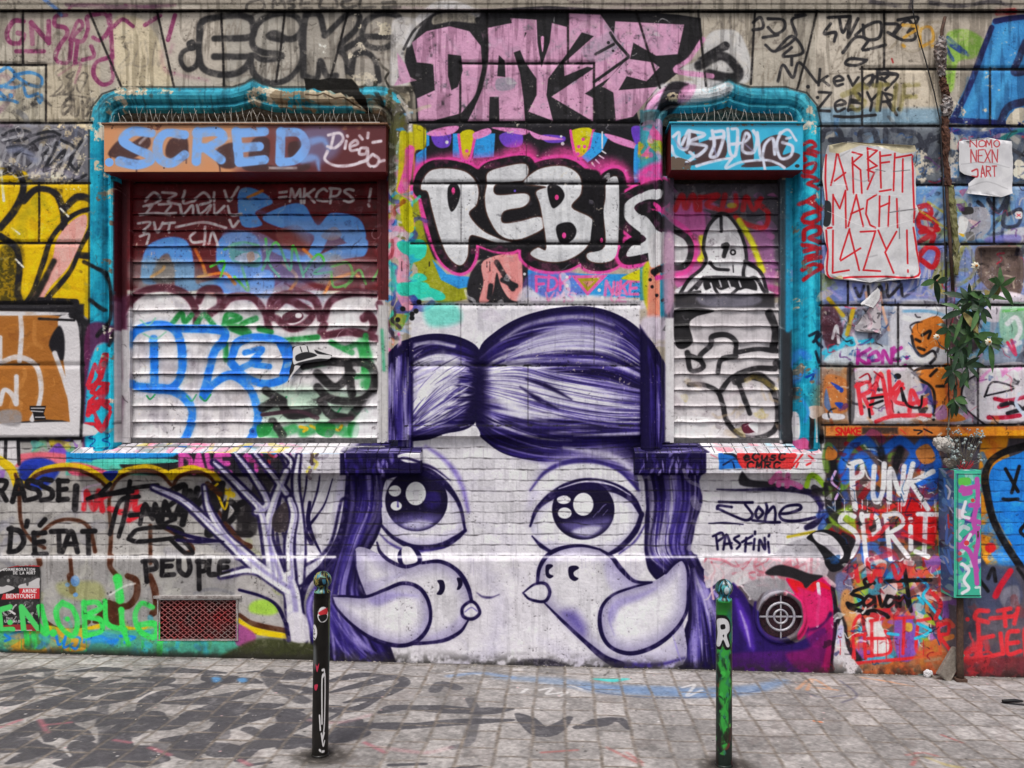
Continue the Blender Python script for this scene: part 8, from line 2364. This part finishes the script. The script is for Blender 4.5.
# dried bouquet and a lump of white stuffing on the cabinet
def lump(name, centre, rad, mat, seed, parts=7, scale=(1, 1, 1)):
    r = random.Random(seed)
    bm = bmesh.new()
    for k in range(parts):
        q = bmesh.ops.create_icosphere(bm, subdivisions=3, radius=rad * r.uniform(.35, .7))
        off_ = Vector((r.uniform(-.6, .6) * scale[0], r.uniform(-.3, .3) * scale[1], r.uniform(-.5, .5) * scale[2])) * rad
        for v in q['verts']:
            v.co = v.co * (1 + r.uniform(-.16, .16)) + off_ + Vector(centre)
    return obj(name, bm, mat, None, False)
c = W(944, 444, .10)
tag(lump('stuffing_lump', c, .055, M_FLUFF, 4), 'dirty white lump of stuffing wedged over the narrow cabinet, beside dried flowers', 'stuffing')
c2 = W(950, 461, .12)
c2.z = p1.z + .030
tag(lump('stuffing_lump', c2, .042, M_SLAB, 5, 5), 'small grey crumpled lump lying on top of the narrow cabinet', 'stuffing')
bq = empty('dried_bouquet', W(966, 468, .13))
tag(bq, 'bunch of dried grey flowers and red stems standing on the narrow cabinet', 'bouquet')
bm = bmesh.new(); bmh = bm; bmr = bmesh.new()
for k in range(46):
    top_ = W(964 + rl.uniform(-18, 20), 444 + rl.uniform(-14, 18), .13 + rl.uniform(-.05, .07))
    b0 = W(964 + rl.uniform(-4, 6), 469, .13)
    add_tube(bm, [b0, b0.lerp(top_, .5) + Vector((rl.uniform(-.01, .01), 0, .005)), top_], .0012, 4)
    for j in range(3):
        q = bmesh.ops.create_icosphere(bmh, subdivisions=1, radius=rl.uniform(.004, .009))
        for v in q['verts']:
            for f in v.link_faces:
                f.material_index = 1
        bmesh.ops.translate(bmh, vec=top_ + Vector((rl.uniform(-.012, .012), rl.uniform(-.01, .01), rl.uniform(-.012, .012))), verts=q['verts'])
for k in range(12):
    b0 = W(962 + rl.uniform(-3, 8), 469, .15)
    add_tube(bmr, [b0, b0 + Vector((rl.uniform(-.03, .04), -.01, rl.uniform(.01, .06)))], .003, 5)
obj('dried_flowers', bm, [M_STEM, M_DRIED], bq); obj('red_stem', bmr, M_RED, bq)

# ------------------------------------------------------------------ litter at the foot of the wall
gpt = lambda px, py: Vector((ground_at(np.array([[px, py]], float))[0, 0] / 100, -ground_at(np.array([[px, py]], float))[0, 1] / 100, 0))
bm = bmesh.new()
add_box(bm, -.045, .045, -.016, .016, 0, .21, .006)
for v in bm.verts:
    v.co += Vector((rl.uniform(-.004, .004), rl.uniform(-.003, .003), rl.uniform(-.006, .006)))
o = obj('stone_slab', bm, M_SLAB)
q = W(938, 676, .05)
o.location = (q.x, -.11, ground_z(q.x) + .012)
o.rotation_euler = (math.radians(-14), math.radians(38), 0)
tag(o, 'broken grey slab leaning on the pipe foot beneath the narrow cabinet', 'slab')
q = gpt(928, 677)
tag(lump('paper_ball', (q.x, q.y, ground_z(q.x) + .022), .032, M_PAPER, 9, 6), 'crumpled white paper lying by the leaning grey slab', 'litter')
q = gpt(1012, 703)
bm = bmesh.new()
add_tube(bm, [(-.055, 0, .012), (.02, .01, .012), (.06, -.006, .012)], [.009, .011, .006], 8)
o = obj('marker_pen', bm, M_BLACK, None, True)
o.location = (q.x, q.y, ground_z(q.x))
tag(o, 'black pen-like stick lying on the pavement right of the leaning slab', 'litter')

# grit, crumbs of plaster and dirt gathered along the foot of the wall
rg = random.Random(91)
bm = bmesh.new()
for k in range(420):
    x = rg.uniform(-4.0, 4.0)
    y = -.018 - abs(rg.gauss(0, .03)) - (.0 if rg.random() < .85 else rg.uniform(0, 1.6))
    r_ = rg.uniform(.002, .0065) * (1.6 if rg.random() < .06 else 1)
    q = bmesh.ops.create_icosphere(bm, subdivisions=1, radius=r_)
    for v in q['verts']:
        v.co = Vector((v.co.x * rg.uniform(.7, 1.5), v.co.y * rg.uniform(.7, 1.3), v.co.z * .6)) + Vector((x, y, ground_z(x) + r_ * .4))
tag(obj('grit', bm, plain('grit', '#6d655c', '#a39c94', 40, .9, .001)), 'grit and plaster crumbs scattered along the foot of the wall', kind='stuff')
